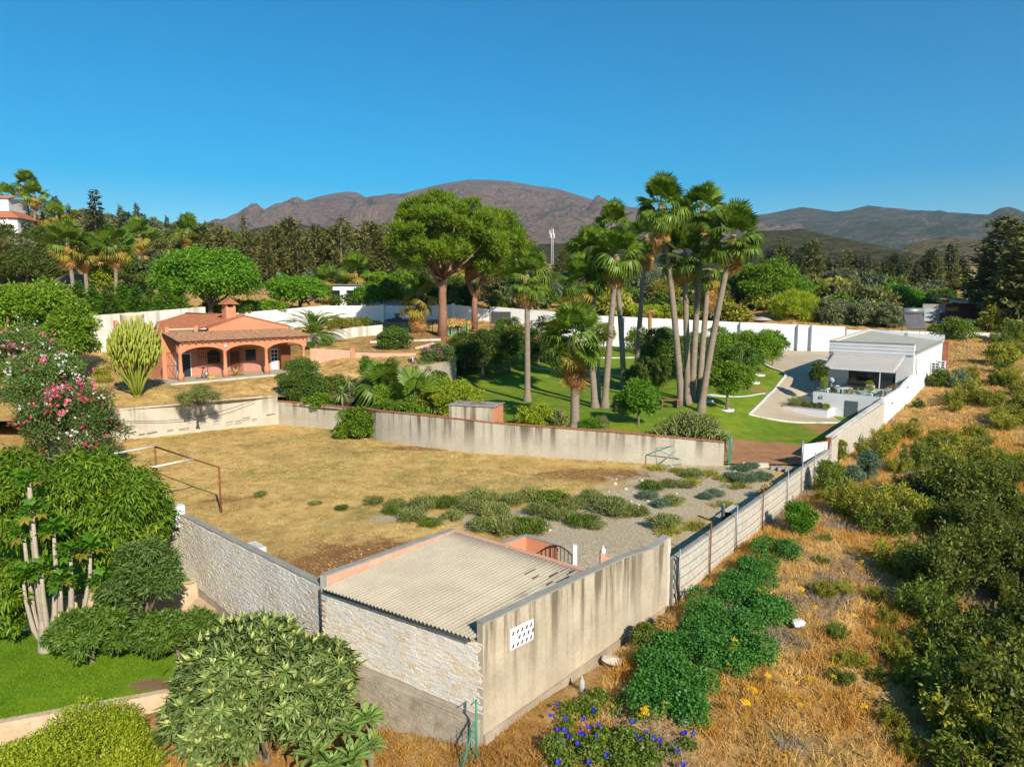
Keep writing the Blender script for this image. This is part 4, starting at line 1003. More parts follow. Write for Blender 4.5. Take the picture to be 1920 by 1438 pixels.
def fan_palm(label, base, top, r0=.24, n=34, nd=12, size=1., seed=0, group='tall fan palms', name='fan_palm', bend=.0, yel=3):
    rr = random.Random(seed); base = Vector(base); top = Vector(top); o = thing(name, label, 'palm', base, 0, group); t = top - base; H = t.length
    pts, rad = [], []; N = 22
    for k in range(N + 1):
        u = k / N; ux = u ** (1.35 if bend == 0 else 1.35 + bend)
        pts.append((t.x * (.35 * u + .65 * ux), t.y * (.35 * u + .65 * ux), -.3 + (t.z + .3) * u)); rad.append(r0 * (1.75 if k == 0 else 1.3 if k == 1 else 1.) * (1 - .28 * u) * (1 + .035 * (k % 2)))
    obj('trunk', MB().tube(pts, rad, 10).mesh('trunk', M_PALMT), o)
    tz = Vector((t.x, t.y, t.z))
    MB().lathe([(r0 * .75, -1.9), (r0 * 1.15, -1.2), (r0 * 1.2, -.6), (r0 * .7, -.15), (.05, 0)], 10).build('leaf_bases', mat('palm_boots', (.36, .22, .11), (.24, .14, .07), 4), o, t)
    for k in range(n):
        u = (k + .5) / n; el = R(84 - 140 * u ** 1.0) + rr.uniform(-.14, .14); az = k * 2.39996 + rr.uniform(-.25, .25)
        ky = 'y' if u > 1 - yel / n else 'g'
        f = obj('frond', rr.choice(FAN[ky] if ky == 'y' else FAN['g'][:2] if u < .5 else FAN['g'][1:]), o, tz + Vector((0, 0, .1 - .55 * u)), scale=(size * rr.uniform(.85, 1.12),) * 3); set_dir(f, az, el, rr.uniform(-.6, .6))
    for k in range(int(nd * 1.9)):
        az = k * 2.4 + rr.uniform(-.4, .4); el = R(-rr.uniform(58, 84))
        f = obj('dead_frond', rr.choice(FAN['d']), o, tz + Vector((0, 0, -.5 - rr.uniform(0, .9 if nd < 18 else 1.9))), scale=(size * rr.uniform(.7, 1.05),) * 3); set_dir(f, az, el, rr.uniform(-.8, .8))
    return o
# ---- feather palm frond, blade leaves
def feather_leaf(name, m, L=2.6, n=34, seed=0, arch=.5):
    rs = random.Random(seed); V, F = [], []
    def pt(u): return Vector((L * u * (1 - .18 * u), 0, L * (.42 * u - arch * 1.25 * u * u)))
    for k in range(8):
        a, b = pt(k / 8), pt((k + 1) / 8); o = len(V); w = .03 * (1 - k / 9); V += [(a.x, -w, a.z), (a.x, w, a.z), (b.x, w, b.z), (b.x, -w, b.z)]; F.append((o, o + 1, o + 2, o + 3))
    for k in range(n):
        u = .1 + .9 * k / n; p = pt(u); l = .55 * math.sin(math.pi * (.15 + .8 * u)) * rs.uniform(.85, 1.1)
        for s_ in (-1, 1):
            o = len(V); q = p + Vector((l * .55, s_ * l * .8, -.12 * l + .15 * l)); mi = p.lerp(q, .45)
            V += [tuple(p), (mi.x + .03, mi.y, mi.z + .02), tuple(q), (mi.x - .03, mi.y, mi.z + .02)]; F.append((o, o + 1, o + 2, o + 3))
    me = bpy.data.meshes.new(name); me.from_pydata(V, [], F); me.materials.append(m)
    at = me.attributes.new('rnd', 'FLOAT', 'FACE'); at.data.foreach_set('value', [rs.random() for _ in me.polygons]); return me
def blade_leaf(name, m, L, W, arch, seed=0, fold=.15, n=5):
    V, F = [], []
    for k in range(n + 1):
        u = k / n; w = W * (.35 + .65 * math.sin(math.pi * min(1, .25 + .62 * u))) * (1 if k < n else .02); x = L * u * (1 - .1 * u); z = L * (arch * u - arch * 1.1 * u * u)
        V += [(x, -w / 2, z + fold * w), (x, 0, z), (x, w / 2, z + fold * w)]
    for k in range(n):
        o = k * 3; F += [(o, o + 3, o + 4, o + 1), (o + 1, o + 4, o + 5, o + 2)]
    me = bpy.data.meshes.new(name); me.from_pydata(V, [], F); me.materials.append(m); rs = random.Random(seed)
    at = me.attributes.new('rnd', 'FLOAT', 'FACE'); at.data.foreach_set('value', [rs.random() for _ in me.polygons]); return me
def rosette(o, meshes, n, el0, el1, seed, scale=1., at=(0, 0, 0), name='leaf'):
    rr = random.Random(seed)
    for k in range(n):
        u = (k + .5) / n; f = obj(name, rr.choice(meshes), o, at, scale=(scale * rr.uniform(.8, 1.1) * (.6 + .4 * min(1, u * 2)),) * 3); set_dir(f, k * 2.39996 + rr.uniform(-.2, .2), R(el0 + (el1 - el0) * u) + rr.uniform(-.1, .1), rr.uniform(-.2, .2))
# ---- grass / dry stalk tufts
def tufts_np(pts, nb, h, w, seed, lean=.5, hj=.5):
    """pts (n,3); each a tuft of nb blades (triangle-like quads)"""
    rs = np.random.RandomState(seed); p = np.repeat(pts, nb, 0); n = len(p)
    h = np.repeat(np.broadcast_to(h, (len(pts),)), nb) * rs.uniform(1 - hj, 1 + hj * .5, n)
    p = p + rs.normal(0, 1, (n, 3)) * (h * .22)[:, None] * np.array([1, 1, 0]); d = rs.normal(0, lean, (n, 3)); d[:, 2] = 1
    return leaves(p, d, rs.normal(0, 1, (n, 3)), h, w, np.clip(np.repeat(rs.rand(len(pts)), nb) * .55 + rs.rand(n) * .45, 0, 1), True)
def straw_pile(name, rx, ry, h, n, seed):
    rs = np.random.RandomState(seed); a = rs.uniform(0, 6.28, n); r = np.sqrt(rs.rand(n)); z = h * (1 - r ** 1.5) * rs.uniform(.3, 1, n)
    pos = np.stack([rx * r * np.cos(a), ry * r * np.sin(a), z], -1); d = np.stack([np.cos(a), np.sin(a), np.full(n, -.5)], -1) + rs.normal(0, .5, (n, 3))
    V, F, t = leaves(pos, d, rs.normal(0, .5, (n, 3)) + np.array([0, 0, 1]), .7, .10, rs.rand(n)); return npmesh(name, V, F, LM['straw'], t)
def rock_mesh(name, seed, m):
    bm = bmesh.new(); bmesh.ops.create_icosphere(bm, subdivisions=2, radius=1.)
    for v in bm.verts: v.co *= 1 + .35 * mnoise.noise(v.co * 1.3 + Vector((seed * 7.1, 0, 0)))
    me = bpy.data.meshes.new(name); bm.to_mesh(me); bm.free(); me.materials.append(m); return me
# ================================================================== salmon house
def tile_sheet(name, m, parent, A, B, C, D, pitch=.24, amp=.05, rows=.38, seg=3):
    """barrel tile roof plane: A-B eave, D-C top (same order); waves run up the slope, courses step down it"""
    A, B, C, D = map(Vector, (A, B, C, D)); L = (B - A).length; H = (D - A).length
    nw = max(2, int(L / pitch)); nu = nw * 4; nr = max(2, int(H / rows))
    up = (B - A).cross(D - A).normalized()
    if up.z < 0: up = -up
    vv = []
    for j in range(nr): vv += [j / nr, (j + .97) / nr]
    V = []
    rr = random.Random(int(L * 100) + nr)
    jit = [[rr.uniform(-.012, .012) for _ in range(nw + 1)] for _ in range(nr)]
    for i in range(nu + 1):
        u = i / nu
        for j, v in enumerate(vv):
            p = A.lerp(B, u).lerp(D.lerp(C, u), v)
            h = amp * (.5 + .5 * math.cos(u * nw * 2 * math.pi)) + (.03 if j % 2 == 0 else 0.0) + jit[j // 2][min(nw, i // 4)]
            V.append(p + up * h)
    k = len(vv); i = np.arange(nu)[:, None] * k + np.arange(k - 1)[None, :]
    Fq = np.stack([i, i + k, i + k + 1, i + 1], -1).reshape(-1, 4)
    return obj(name, npmesh(name, [tuple(v) for v in V], Fq, m, smooth=False), parent)
def grille(parent, name, x0, x1, y, z0, z1, n, m=None, axis='x', r=.022):
    b = MB()
    for k in range(n + 1):
        t = x0 + (x1 - x0) * k / n
        a_, b_ = ((t, y, z0), (t, y, z1)) if axis == 'x' else ((y, t, z0), (y, t, z1))
        b.bar(a_, b_, r, 4)
    for z in (z0 + .04, (z0 + z1) / 2, z1 - .04):
        a_, b_ = ((x0, y, z), (x1, y, z)) if axis == 'x' else ((y, x0, z), (y, x1, z))
        b.bar(a_, b_, r * 1.2, 4)
    return b.build(name, m or M_RUST, parent)
def salmon_house():
    o = thing('salmon_house', 'single storey salmon house with arched porch, terracotta roof and chimney', 'house', (-31.0, 66.2, 3.65), R(48.6))
    W, D0, D1 = 13.1, 3.0, 16.0
    # body walls with openings simply laid as panels
    MB().box(0, D0, -.6, W, D0 + .3, 4.4).build('front_wall', M_PINK, o)
    MB().box(0, D0 + .3, -.6, .3, D1, 3.75).build('side_wall', M_PINK, o)
    MB().box(W - .3, D0 + .3, -.6, W, D1, 4.0).build('side_wall', M_PINK, o)
    MB().box(.3, D1 - .3, -.6, W - .3, D1, 4.0).build('back_wall', M_PINK, o)
    MB().box(.3, D0 + .3, 3.35, 4.2, D1 - .3, 3.5).build('flat_roof', M_TERRA_OLD, o)
    MB().box(-.42, D0 - .05, -.5, .0, D0 + .4, 4.3).build('corner_pier', M_PINK, o)
    # darker dado on porch wall
    MB().box(.5, D0 - .02, .02, W - .5, D0, 1.05).build('dado', mat('dusty_rose_plaster', (.55, .26, .19), (.48, .22, .16), 1.2, .9), o)
    # gable + main roof
    gx0, gx1, ax, az_ = 4.3, 13.2, 8.0, 5.85
    MB().poly([(gx0, D0 - .02, 4.4), (gx1, D0 - .02, 4.4), (gx1, D0 - .02, 4.62), (ax, D0 - .02, az_), (gx0, D0 - .02, 4.7)], (0, .3, 0)).build('gable_wall', M_PINK, o)
    for a_, b_ in (((gx0 - .2, 4.68), (ax, az_ + .02)), ((ax, az_ + .02), (gx1 + .2, 4.6))):
        MB().poly([(a_[0], D0 - .1, a_[1]), (b_[0], D0 - .1, b_[1]), (b_[0], D0 - .1, b_[1] + .1), (a_[0], D0 - .1, a_[1] + .1)], (0, .4, 0)).build('gable_coping', M_TERRA, o)
    tile_sheet('roof_slope', M_TERRA, o, (1.2, D1 + .2, 3.95), (1.2, D0 + .1, 3.95), (ax, D0 + .1, az_), (ax, D1 + .2, az_), .30, .075, .42)
    tile_sheet('roof_slope', M_TERRA, o, (gx1 + .3, D0 + .1, 4.4), (gx1 + .3, D1 + .2, 4.4), (ax, D1 + .2, az_), (ax, D0 + .1, az_), .26, .05, .42)
    MB().tube([(ax, D0 - .05, az_ + .05), (ax, D1 + .2, az_ + .05)], .13, 8).build('ridge', M_TERRA, o)
    # chimney with little tiled hood
    c_ = MB().box(6.55, 3.7, 4.9, 7.6, 4.6, 6.75).build('chimney', M_PINK, o)
    for sx in (-1, 1): MB().box(7.075 + sx * .41 - .1, 3.72, 6.75, 7.075 + sx * .41 + .1, 4.58, 7.05).build('chimney_pier', M_PINK, c_)
    MB().box(6.72, 3.9, 6.76, 7.42, 4.4, 7.02).build('flue', M_DARK, c_)
    MB().poly([(6.2, 3.45, 7.05), (7.95, 3.45, 7.05), (7.075, 3.45, 7.62)], (0, 1.4, 0)).build('chimney_hood', M_TERRA, c_)
    # parapet rails on the flat corner
    for x in (.05, 2.9): MB().box(x, D0 + .1, 3.7, x + .35, D0 + .45, 4.95).build('parapet_pier', M_PINK, o)
    for z in (4.0, 4.62): MB().box(.35, D0 + .2, z, 2.95, D0 + .34, z + .12).build('parapet_rail', M_CREAM, o)
    MB().box(.35, D0 + .22, 4.12, 2.95, D0 + .3, 4.62).build('parapet_panel', M_TERRA_OLD, o)
    for y in (12.9, 15.5): MB().box(.02, y, 3.5, .34, y + .34, 5.3).build('parapet_pier', M_PINK, o)
    for z in (4.2, 4.8): MB().box(.1, 13.2, z, .24, 15.6, z + .1).build('parapet_rail', M_CREAM, o)
    # side: window with sill and awning ledge, lamps
    for y in (14.2, 9.5):
        w_ = MB().box(-.05, y - .5, .9, .02, y + .5, 2.4).build('window', M_WHITE, o)
        MB().box(-.07, y - .4, 1.0, -.052, y + .4, 2.3).build('pane', M_DGLASS if y < 12 else mat('pale_blind', (.5, .55, .55)), w_)
        MB().box(-.16, y - .6, .80, .0, y + .6, .9).build('sill', M_PINK, w_)
    MB().box(-.7, 12.6, 3.2, .0, 16.2, 3.32).build('side_ledge', M_TERRA_OLD, o)
    MB().lathe([(.05, 0), (.14, .05), (.16, .3), (.05, .42)], 8, (-.2, 4.4, 2.3)).build('wall_lamp', M_DARK, o)
    # porch roof (lean-to with hip at the right end), fascia and rafters
    z0, z1 = 3.62, 4.36
    tile_sheet('porch_roof', M_TERRA_OLD, o, (-.35, -.55, z0), (W + .9, -.55, z0), (W + .1, D0, z1), (-.35, D0, z1), .30, .085, .4)
    tile_sheet('porch_roof_hip', M_TERRA_OLD, o, (W + .9, -.55, z0), (W + .9, D0 + 1.5, z0), (W + .12, D0 + 1.5, z1), (W + .1, D0, z1), .25, .06, .4)
    MB().poly([(-.32, -.6, z0 - .06), (-.32, D0, z1 - .05), (-.32, D0, z1 - .25), (-.32, -.6, z0 - .26)], (.06, 0, 0)).build('verge_board', M_DARK, o)
    MB().box(-.2, -.34, z0 - .12, W + .7, -.28, z0 + .02).build('fascia', M_TERRA, o)
    me = MB().box(-.05, -.5, -.1, .05, -.1, .0).mesh('rafter_end', M_TERRA)
    for k in range(22): obj('rafter_end', me, o, (.1 + k * .64, 0, z0 - .03))
    # arcade: beam with three segmental arches + columns
    cols = [0, 4.35, 8.75, 13.1]; zc = 2.62
    pts_top = [(W + .25, 3.42), (-.25, 3.42)]
    prof = [(-.25, zc)]
    for a_, b_ in zip(cols[:-1], cols[1:]):
        prof.append((a_ + .22, zc))
        for k in range(1, 12):
            t = k / 12; prof.append((a_ + .22 + (b_ - a_ - .44) * t, zc + .46 * (1 - (2 * t - 1) ** 2) ** .7))
        prof.append((b_ - .22, zc))
    prof.append((W + .25, zc))
    n = len(prof); b = MB()
    vs = []; fs = []
    for (x, z) in prof: vs += [(x, -.2, z), (x, -.2, 3.52), (x, .2, 3.52), (x, .2, z)]
    for i in range(n - 1):
        q, p = i * 4, i * 4 + 4
        fs += [(q, p, p + 1, q + 1), (q + 1, p + 1, p + 2, q + 2), (q + 2, p + 2, p + 3, q + 3), (q + 3, p + 3, p, q)]
    fs += [(0, 1, 2, 3), (4 * n - 1, 4 * n - 2, 4 * n - 3, 4 * n - 4)]
    b.add(vs, fs); b.build('arcade', M_PINK, o)
    pb = [(-.2, .2), (.2, .2)]
    MB().box(W - .2, .2, zc + .3, W + .2, D0, 3.3).build('end_beam', M_PINK, o)
    for x in cols:
        c_ = MB().lathe([(.29, 0), (.29, .62), (.25, .66), (.19, .74), (.165, 1.7), (.165, 2.4), (.2, 2.46), (.22, 2.52), (.22, zc)], 12, (x, 0, 0)).build('column', M_PINK, o)
    MB().box(4.2, -.24, 3.0, 4.5, -.205, 3.15).build('light_fitting', M_WHITE, o)
    # floor slab with white edge
    MB().box(-1.6, -1.4, -.9, W + 1.2, D0 - .02, -.0).build('porch_floor', M_PAVE, o)
    MB().box(-1.62, -1.55, -.95, W - 1.4, -1.402, -.03).build('floor_edge', M_WHITE_OLD, o)
    # porch wall openings
    def opening(name, x0, x1, z0, z1, m, frame=None):
        w_ = MB().box(x0, D0 - .07, z0, x1, D0 - .022, z1).build(name, m, o)
        if frame:
            f = MB()
            f.box(x0 - .08, D0 - .09, z0, x0, D0 - .02, z1 + .08).box(x1, D0 - .09, z0, x1 + .08, D0 - .02, z1 + .08).box(x0, D0 - .09, z1, x1, D0 - .02, z1 + .08)
            f.build('frame', frame, w_)
        return w_
    opening('door_opening', 1.3, 2.25, 0.02, 2.25, M_DARK, M_WHITE)
    opening('open_door', .75, 1.27, 0.02, 2.2, mat('pale_grey_door', (.45, .48, .5)))
    w_ = opening('arched_window', 4.0, 5.3, 1.15, 2.1, M_DGLASS)
    pts = [(4.65 + .65 * math.cos(t), D0 - .07, 2.102 + .38 * math.sin(t)) for t in np.linspace(0, math.pi, 12)]
    MB().poly(pts, (0, .048, 0)).build('arch_light', M_DGLASS, w_)
    grille(o, 'window_grille', 2.9, 6.0, D0 - .35, 1.0, 2.75, 16)
    opening('door', 6.4, 7.4, .02, 2.2, mat('dark_rose_door', (.22, .09, .06)))
    grille(o, 'door_grille', 6.3, 7.6, D0 - .3, .03, 2.6, 10)
    w_ = opening('window', 8.0, 9.2, 1.15, 2.35, M_DGLASS, M_PINK)
    d_ = opening('white_door', 10.9, 11.8, .02, 2.3, M_WHITE)
    for i in range(2):
        for j in range(3): MB().box(11.0 + i * .38, D0 - .085, 1.0 + j * .4, 11.3 + i * .38, D0 - .068, 1.32 + j * .4).build('pane', M_DGLASS, d_)
    grille(o, 'end_grille', .15, 2.75, W - .1, .03, 2.7, 14, axis='y')
    grille(o, 'side_gate', .5, 2.85, -.0, .05, 2.55, 7, axis='y', r=.02)
    MB().box(11.6, D0 - 1., .02, 12.8, D0 - .95, 2.6).build('shutter', M_RUST, o)
    # things on the porch
    M4 = o.matrix_basis
    def wpos(x, y, z=.0):
        c, s_ = math.cos(R(48.6)), math.sin(R(48.6)); return (-31 + x * c - y * s_, 66.2 + x * s_ + y * c, 3.65 + z)
    e = thing('exercise_bike', 'dark exercise bike on the porch between the first two columns', 'exercise bike', wpos(2.3, .6), R(20))
    MB().box(-.6, -.05, 0, .6, .05, .06).box(-.55, -.3, 0, -.47, .3, .06).box(.47, -.3, 0, .55, .3, .06).bar((-.1, 0, .05), (.1, 0, .95), .04).bar((.4, 0, .05), (.55, 0, 1.25), .035).build('frame', M_DARK, e)
    MB().tube([(.35, -.06, .38), (.35, .06, .38)], .26, 14).build('flywheel', M_STEEL, e)
    MB().box(-.05, -.12, .95, .28, .12, 1.05).build('saddle', M_DARK, e, bevel=.03)
    MB().bar((.55, -.28, 1.22), (.55, .28, 1.22), .025).box(.5, -.1, 1.2, .6, .1, 1.4).build('handlebar', M_DARK, e)
    t_ = thing('yellow_toy', 'small yellow plastic toy lying on the porch floor', 'toy', wpos(3.0, .3), .3)
    MB().box(-.35, -.12, .0, .3, .12, .14).tube([(.3, -.15, .12), (.3, .15, .12)], .12, 10).build('body', mat('yellow_plastic', (.75, .42, .03)), t_, bevel=.02)
    dr = thing('dried_agave', 'dried tan agave rosette lying beside the second porch column', 'dried plant', wpos(5.6, .4), 0)
    rr = random.Random(9); me = MB().poly([(0, -.05, 0), (.5, -.09, .25), (1.0, 0, .42), (.5, .09, .25)], (0, 0, .04)).mesh('leaf', mat('dried_leaf', (.52, .34, .16), (.42, .25, .1), 4))
    for k in range(34):
        obj('leaf', me, dr, (rr.uniform(-.3, .3), rr.uniform(-.2, .2), .05), (rr.uniform(-.3, .3), -rr.uniform(-.25, .5), rr.uniform(0, 6.28)), (rr.uniform(.7, 1.15),) * 3)
    # tank and dish
    tk = thing('water_tank', 'cream round water tank on the flat roof end of the salmon house', 'tank', wpos(1.5, 14.6, 3.5), 0)
    MB().lathe([(.98, 0), (1.12, .1), (1.18, 1.55), (1.22, 1.62), (1.22, 1.7), (1.0, 1.82), (.2, 1.92)], 20, (0, 0, .75)).build('tank_body', M_CREAM, tk)
    for x in (-.8, .8): MB().box(x - .1, -.9, 0, x + .1, .9, .75).build('stand', M_WHITE, tk)
    dh = thing('satellite_dish', 'white satellite dish on a short mast beside the cream tank', 'dish', wpos(2.6, 11.2, 3.5), 0)
    MB().bar((0, 0, 0), (0, 0, 1.2), .04).build('mast', M_STEEL, dh)
    ds = MB().lathe([(.05, 0), (.3, .04), (.55, .13), (.72, .24), (.70, .25), (.5, .13), (.05, .02)], 20).build('reflector', M_WHITE, dh, (0, 0, 1.3)); ds.rotation_euler = (R(70), 0, R(-70))
    MB().bar((0, 0, 1.2), (.35, -.6, 1.45), .02).build('feed_arm', M_STEEL, dh)
salmon_house()
# low walls right of the salmon house
def steps_and_kerbs():
    o = thing('courtyard_wall', 'broken pink and grey low courtyard wall right of the salmon house', 'low wall', (-22.6, 79.5, 0))
    MB().strip([(0, 0, 3.6, 5.75), (2.2, .4, 3.6, 5.6), (4.6, .6, 3.6, 5.45)], .25).build('wall_body', M_PINKOLD, o)
    MB().strip([(4.6, .6, 3.6, 5.25), (8, 1.2, 3.6, 5.1), (11.5, 2.4, 3.6, 5.05)], .3).build('broken_wall', M_PINKOLD, o)
    MB().box(4.4, .4, 3.6, 4.9, .9, 5.75).build('pier', M_PINK, o)
    for i, (a, lab) in enumerate([(((-11.6, 87), (-9.8, 91.5)), 'fallen pale timber beam lying beside the round dark bush'), (((-18.5, 92.6), (-9.5, 94.8)), 'long whitish kerb line across the dry terrace')]):
        k = MB(); p0 = a[0]
        k.strip([(0, 0, zterr(*a[0]) - .1, zterr(*a[0]) + .25), (a[1][0] - p0[0], a[1][1] - p0[1], zterr(*a[1]) - .1, zterr(*a[1]) + .25)], .3)
        t = k.build('stone_kerb', M_CREAM if i == 0 else M_WHITE_OLD, None, (*p0, 0)); tag(t, lab, 'kerb')
steps_and_kerbs()

# ================================================================== white villa
def villa():
    RZ = R(-42)
    o = thing('white_villa', 'modern white villa with raised terrace, grey awning and low sloping roof', 'house', (33.9, 64, 0), RZ)
    c, s_ = math.cos(RZ), math.sin(RZ)
    def wp(x, y, z): return (33.9 + x * c - y * s_, 64 + x * s_ + y * c, z)
    DX, DY, HX, HY = -6.36, 9.65, -8.2, 22.65
    # terrace base
    MB().box(DX, 0, -.6, 0, .25, 2.36).build('terrace_front_wall', M_WHITE, o)
    MB().box(DX, .25, -.6, DX + .25, DY, 2.36).build('terrace_side_wall', M_WHITE, o)
    MB().poly([(0.02, -.3, -.9), (.02, DY, -.5), (.02, DY, 3.6), (.02, 5.2, 2.75), (.02, -.3, 2.36)], (-.27, 0, 0)).build('boundary_side_wall', M_WHITE, o)
    MB().box(DX + .25, .25, 1.85, -.25, DY, 2.0).build('terrace_floor', mat('pale_terrace_tile', (.52, .51, .48), (.46, .45, .42), 1), o)
    # cellar door, number, lamp
    d = MB().box(-3.42, -.03, .12, -2.25, .0, 1.78).build('cellar_door', M_GDOOR, o)
    MB().box(-3.34, -.05, .2, -2.33, -.031, 1.70).build('door_panel', M_GDOOR, d); MB().box(-3.3, -.09, .9, -3.25, -.05, 1.1).build('handle', M_STEEL, d)
    for cu_i in range(1):
        cu = bpy.data.curves.new('house_number', 'FONT'); cu.body = '62'; cu.size = .42; cu.extrude = .015; cu.align_x = 'CENTER'
        tmp = bpy.data.objects.new('tmp', cu); COL.objects.link(tmp); bpy.context.view_layer.update()
        me = bpy.data.meshes.new_from_object(tmp.evaluated_get(bpy.context.evaluated_depsgraph_get())); me.materials.clear(); me.materials.append(M_DARK)
        bpy.data.objects.remove(tmp); nb = obj('house_number', me, o, (-5.65, -.016, 1.72), (R(90), 0, 0))
    for x, z in ((-.02, 1.2),):
        MB().box(.02, 2.2, 1.55, .12, 2.6, 1.68).build('wall_lamp', M_GREY, o)
        MB().box(.02, 7.4, 2.55, .12, 7.8, 2.68).build('wall_lamp', M_GREY, o)
    # planters
    def planter(label, x0, x1, y0, y1, z0, z1):
        p = thing('planter', label, 'planter', wp(x0, y0, z0), RZ)
        w_, d_, h_ = x1 - x0, y1 - y0, z1 - z0
        b = MB(); b.box(0, 0, -.3, w_, .2, h_).box(0, d_ - .2, -.3, w_, d_, h_).box(0, .2, -.3, .2, d_ - .2, h_).box(w_ - .2, .2, -.3, w_, d_ - .2, h_); b.build('planter_wall', M_WHITE, p)
        cp = MB(); cp.box(-.04, -.04, h_ + .002, w_ + .04, .22, h_ + .05).box(-.04, .22, h_ + .002, .22, d_, h_ + .05); cp.build('planter_coping', M_GREY, p)
        MB().box(.2, .2, h_ - .25, w_ - .2, d_ - .2, h_ - .1).build('planter_earth', mat('bed_earth', (.16, .11, .06)), p)
    planter('low white planter bed in front of the villa terrace', -8.5, -4.3, -2.0, -.02, .3, 1.0)
    planter('raised white planter beside the driveway, left of the terrace', -7.55, -6.38, 1.2, 5.0, .4, 1.75)
    # body
    zr = lambda x, y: 5.62 + (-x / 8.2) * 1.0 + (y - 9.65) / 13 * .75
    f = o
    MB().box(-1.55, DY, -.3, 0.0, DY + .35, 6.7).build('front_pier', M_WHITE, o)
    MB().box(HX, DY, -.3, -6.1, DY + .3, 5.6).build('front_wall', M_WHITE, o)
    MB().box(-6.1, DY + .02, 4.45, -1.55, DY + .3, 5.6).build('lintel', M_WHITE, o)
    MB().poly([(0, DY + .35, -.8), (0, HY, 1), (0, HY, zr(0, HY) - .05), (0, DY + .35, zr(0, DY) - .05)], (-.25, 0, 0)).build('side_wall', M_WHITE, o)
    MB().poly([(HX, DY + .3, -.8), (HX, HY, 1), (HX, HY, zr(HX, HY) - .05), (HX, DY + .3, zr(HX, DY) - .05)], (.25, 0, 0)).build('side_wall', M_WHITE, o)
    MB().poly([(HX, HY, 0), (0, HY, 0), (0, HY, zr(0, HY) + .62), (HX, HY, zr(HX, HY) + .28)], (0, .25, 0)).build('back_parapet', M_WHITE, o)
    # fascia in three stepped boards
    for k, (za, zb_) in enumerate(((5.62, 5.95), (6.0, 6.3), (6.35, 6.72))):
        MB().box(HX - .02, DY - .12 + .04 * k, za, -.0, DY + .0, zb_).build('fascia_board', M_WHITE, o)
    MB().box(HX, DY, 5.602, -1.56, DY + .25, 6.68).build('fascia_core', M_GREY, o)
    MB().box(HX - .04, DY - .1, 6.722, .04, DY + .37, 6.78).build('fascia_cap', M_GREY, o)
    # roof
    pts = [(HX - .1, DY + .36), (.12, DY + .36), (.12, HY - .01), (HX - .1, HY - .01)]
    MB().poly([(x, y, zr(x, y)) for x, y in pts], (0, 0, .1)).build('roof', mat('grey_green_membrane', (.40, .41, .35), (.35, .36, .31), .5, .8), o)
    MB().poly([(HX - .1, DY + .36, zr(HX, DY) + .11), (HX + .5, DY + .36, zr(HX, DY) + .06), (HX + .5, HY - .01, zr(HX, HY) + .06), (HX - .1, HY - .01, zr(HX, HY) + .11)], (0, 0, .12)).build('roof_edge_kerb', mat('cream_edge', (.66, .62, .52)), o)
    MB().box(.122, DY + .4, 5.4, .2, HY, 5.5).build('gutter', M_GREY, o).rotation_euler = (R(3.3), 0, 0)
    for k in range(15): MB().box(HX + .3 + k * .54, HY + .26, 6.6, HX + .7 + k * .54, HY + .29, 7.2).build('parapet_tile', M_WHITE_OLD, o)
    its = []
    p = thing('brick_pier', 'orange brick pier at the back corner of the white villa', 'pier', wp(.35, HY, 2.4), RZ)
    MB().box(-.2, -.2, -.5, .2, .2, 4.1).build('core', M_MORTAR, p)
    for k in range(50):
        for q in range(2): its.append(((-.12 + q * .24, -.205, -.4 + k * .09), (.225, .05, .075), 0)); its.append(((.205, -.12 + q * .24, -.4 + k * .09), (.05, .225, .075), 0))
    piece_row('brick', p, M_TERRA, its)
    # glazing
    g = MB().box(-6.08, DY + .12, 2.0, -1.57, DY + .16, 4.45).build('patio_glazing', M_DGLASS, o)
    for x in (-6.08, -4.6, -3.1, -1.66): MB().box(x, DY + .06, 2.0, x + .09, DY + .118, 4.45).build('mullion', M_WHITE if x == -3.1 else M_DARK, g)
    # windows on the outer side with white grilles
    for y in (17.2, 19.9):
        w_ = MB().box(.01, y, 3.05, .03, y + 1.0, 4.35).build('window', M_DGLASS, o)
        b = MB()
        for k in range(4): b.box(.03, y + k * .313, 3.05, .045, y + k * .313 + .045, 4.35)
        for k in range(6): b.box(.03, y + .001, 3.05 + k * .248, .044, y + .999, 3.11 + k * .248)
        b.build('grille', M_WHITE, w_)
        sh_ = MB().box(.05, y - .12, 2.95, .95, y - .05, 4.45).build('open_shutter', M_WHITE, w_)
        MB().box(.0, y - .13, 2.95, .05, y - .04, 4.45).build('hinge_post', mat('dark_red_shutter', (.16, .02, .02)), w_)
        for q in range(2):
            for r_ in range(5): MB().box(.17 + q * .36, y - .125, 3.08 + r_ * .27, .43 + q * .36, y - .121, 3.26 + r_ * .27).build('pane', M_DGLASS, w_)
    MB().tube([(.1, DY + .6, 5.3), (.1, DY + .7, 4.2), (.12, DY + 1.1, 3.6)], .04, 6).build('downpipe', M_GREY, o)
    # awning
    aw = MB(); n = 24
    vs = []
    for i in range(n + 1):
        x = -7.75 + (7.0) * i / n
        for t in np.linspace(0, 1, 6): vs.append((x, DY - .15 - 3.6 * t, 5.5 - 1.28 * t - .10 * math.sin(math.pi * t)))
    fs = [(i * 6 + j, (i + 1) * 6 + j, (i + 1) * 6 + j + 1, i * 6 + j + 1) for i in range(n) for j in range(5)]
    A_ = thing('awning', 'grey fabric awning pulled out over the villa terrace', 'awning', wp(0, 0, 0), RZ)
    aw.add(vs, fs, True); fa = aw.build('fabric', mat('awning_fabric', (.50, .48, .45), (.46, .44, .41), .8, .9), A_)
    fa.modifiers.new('t', 'SOLIDIFY').thickness = .02
    MB().box(-7.8, DY - 3.86, 4.1, -.7, DY - 3.74, 4.24).build('front_bar', M_WHITE, A_)
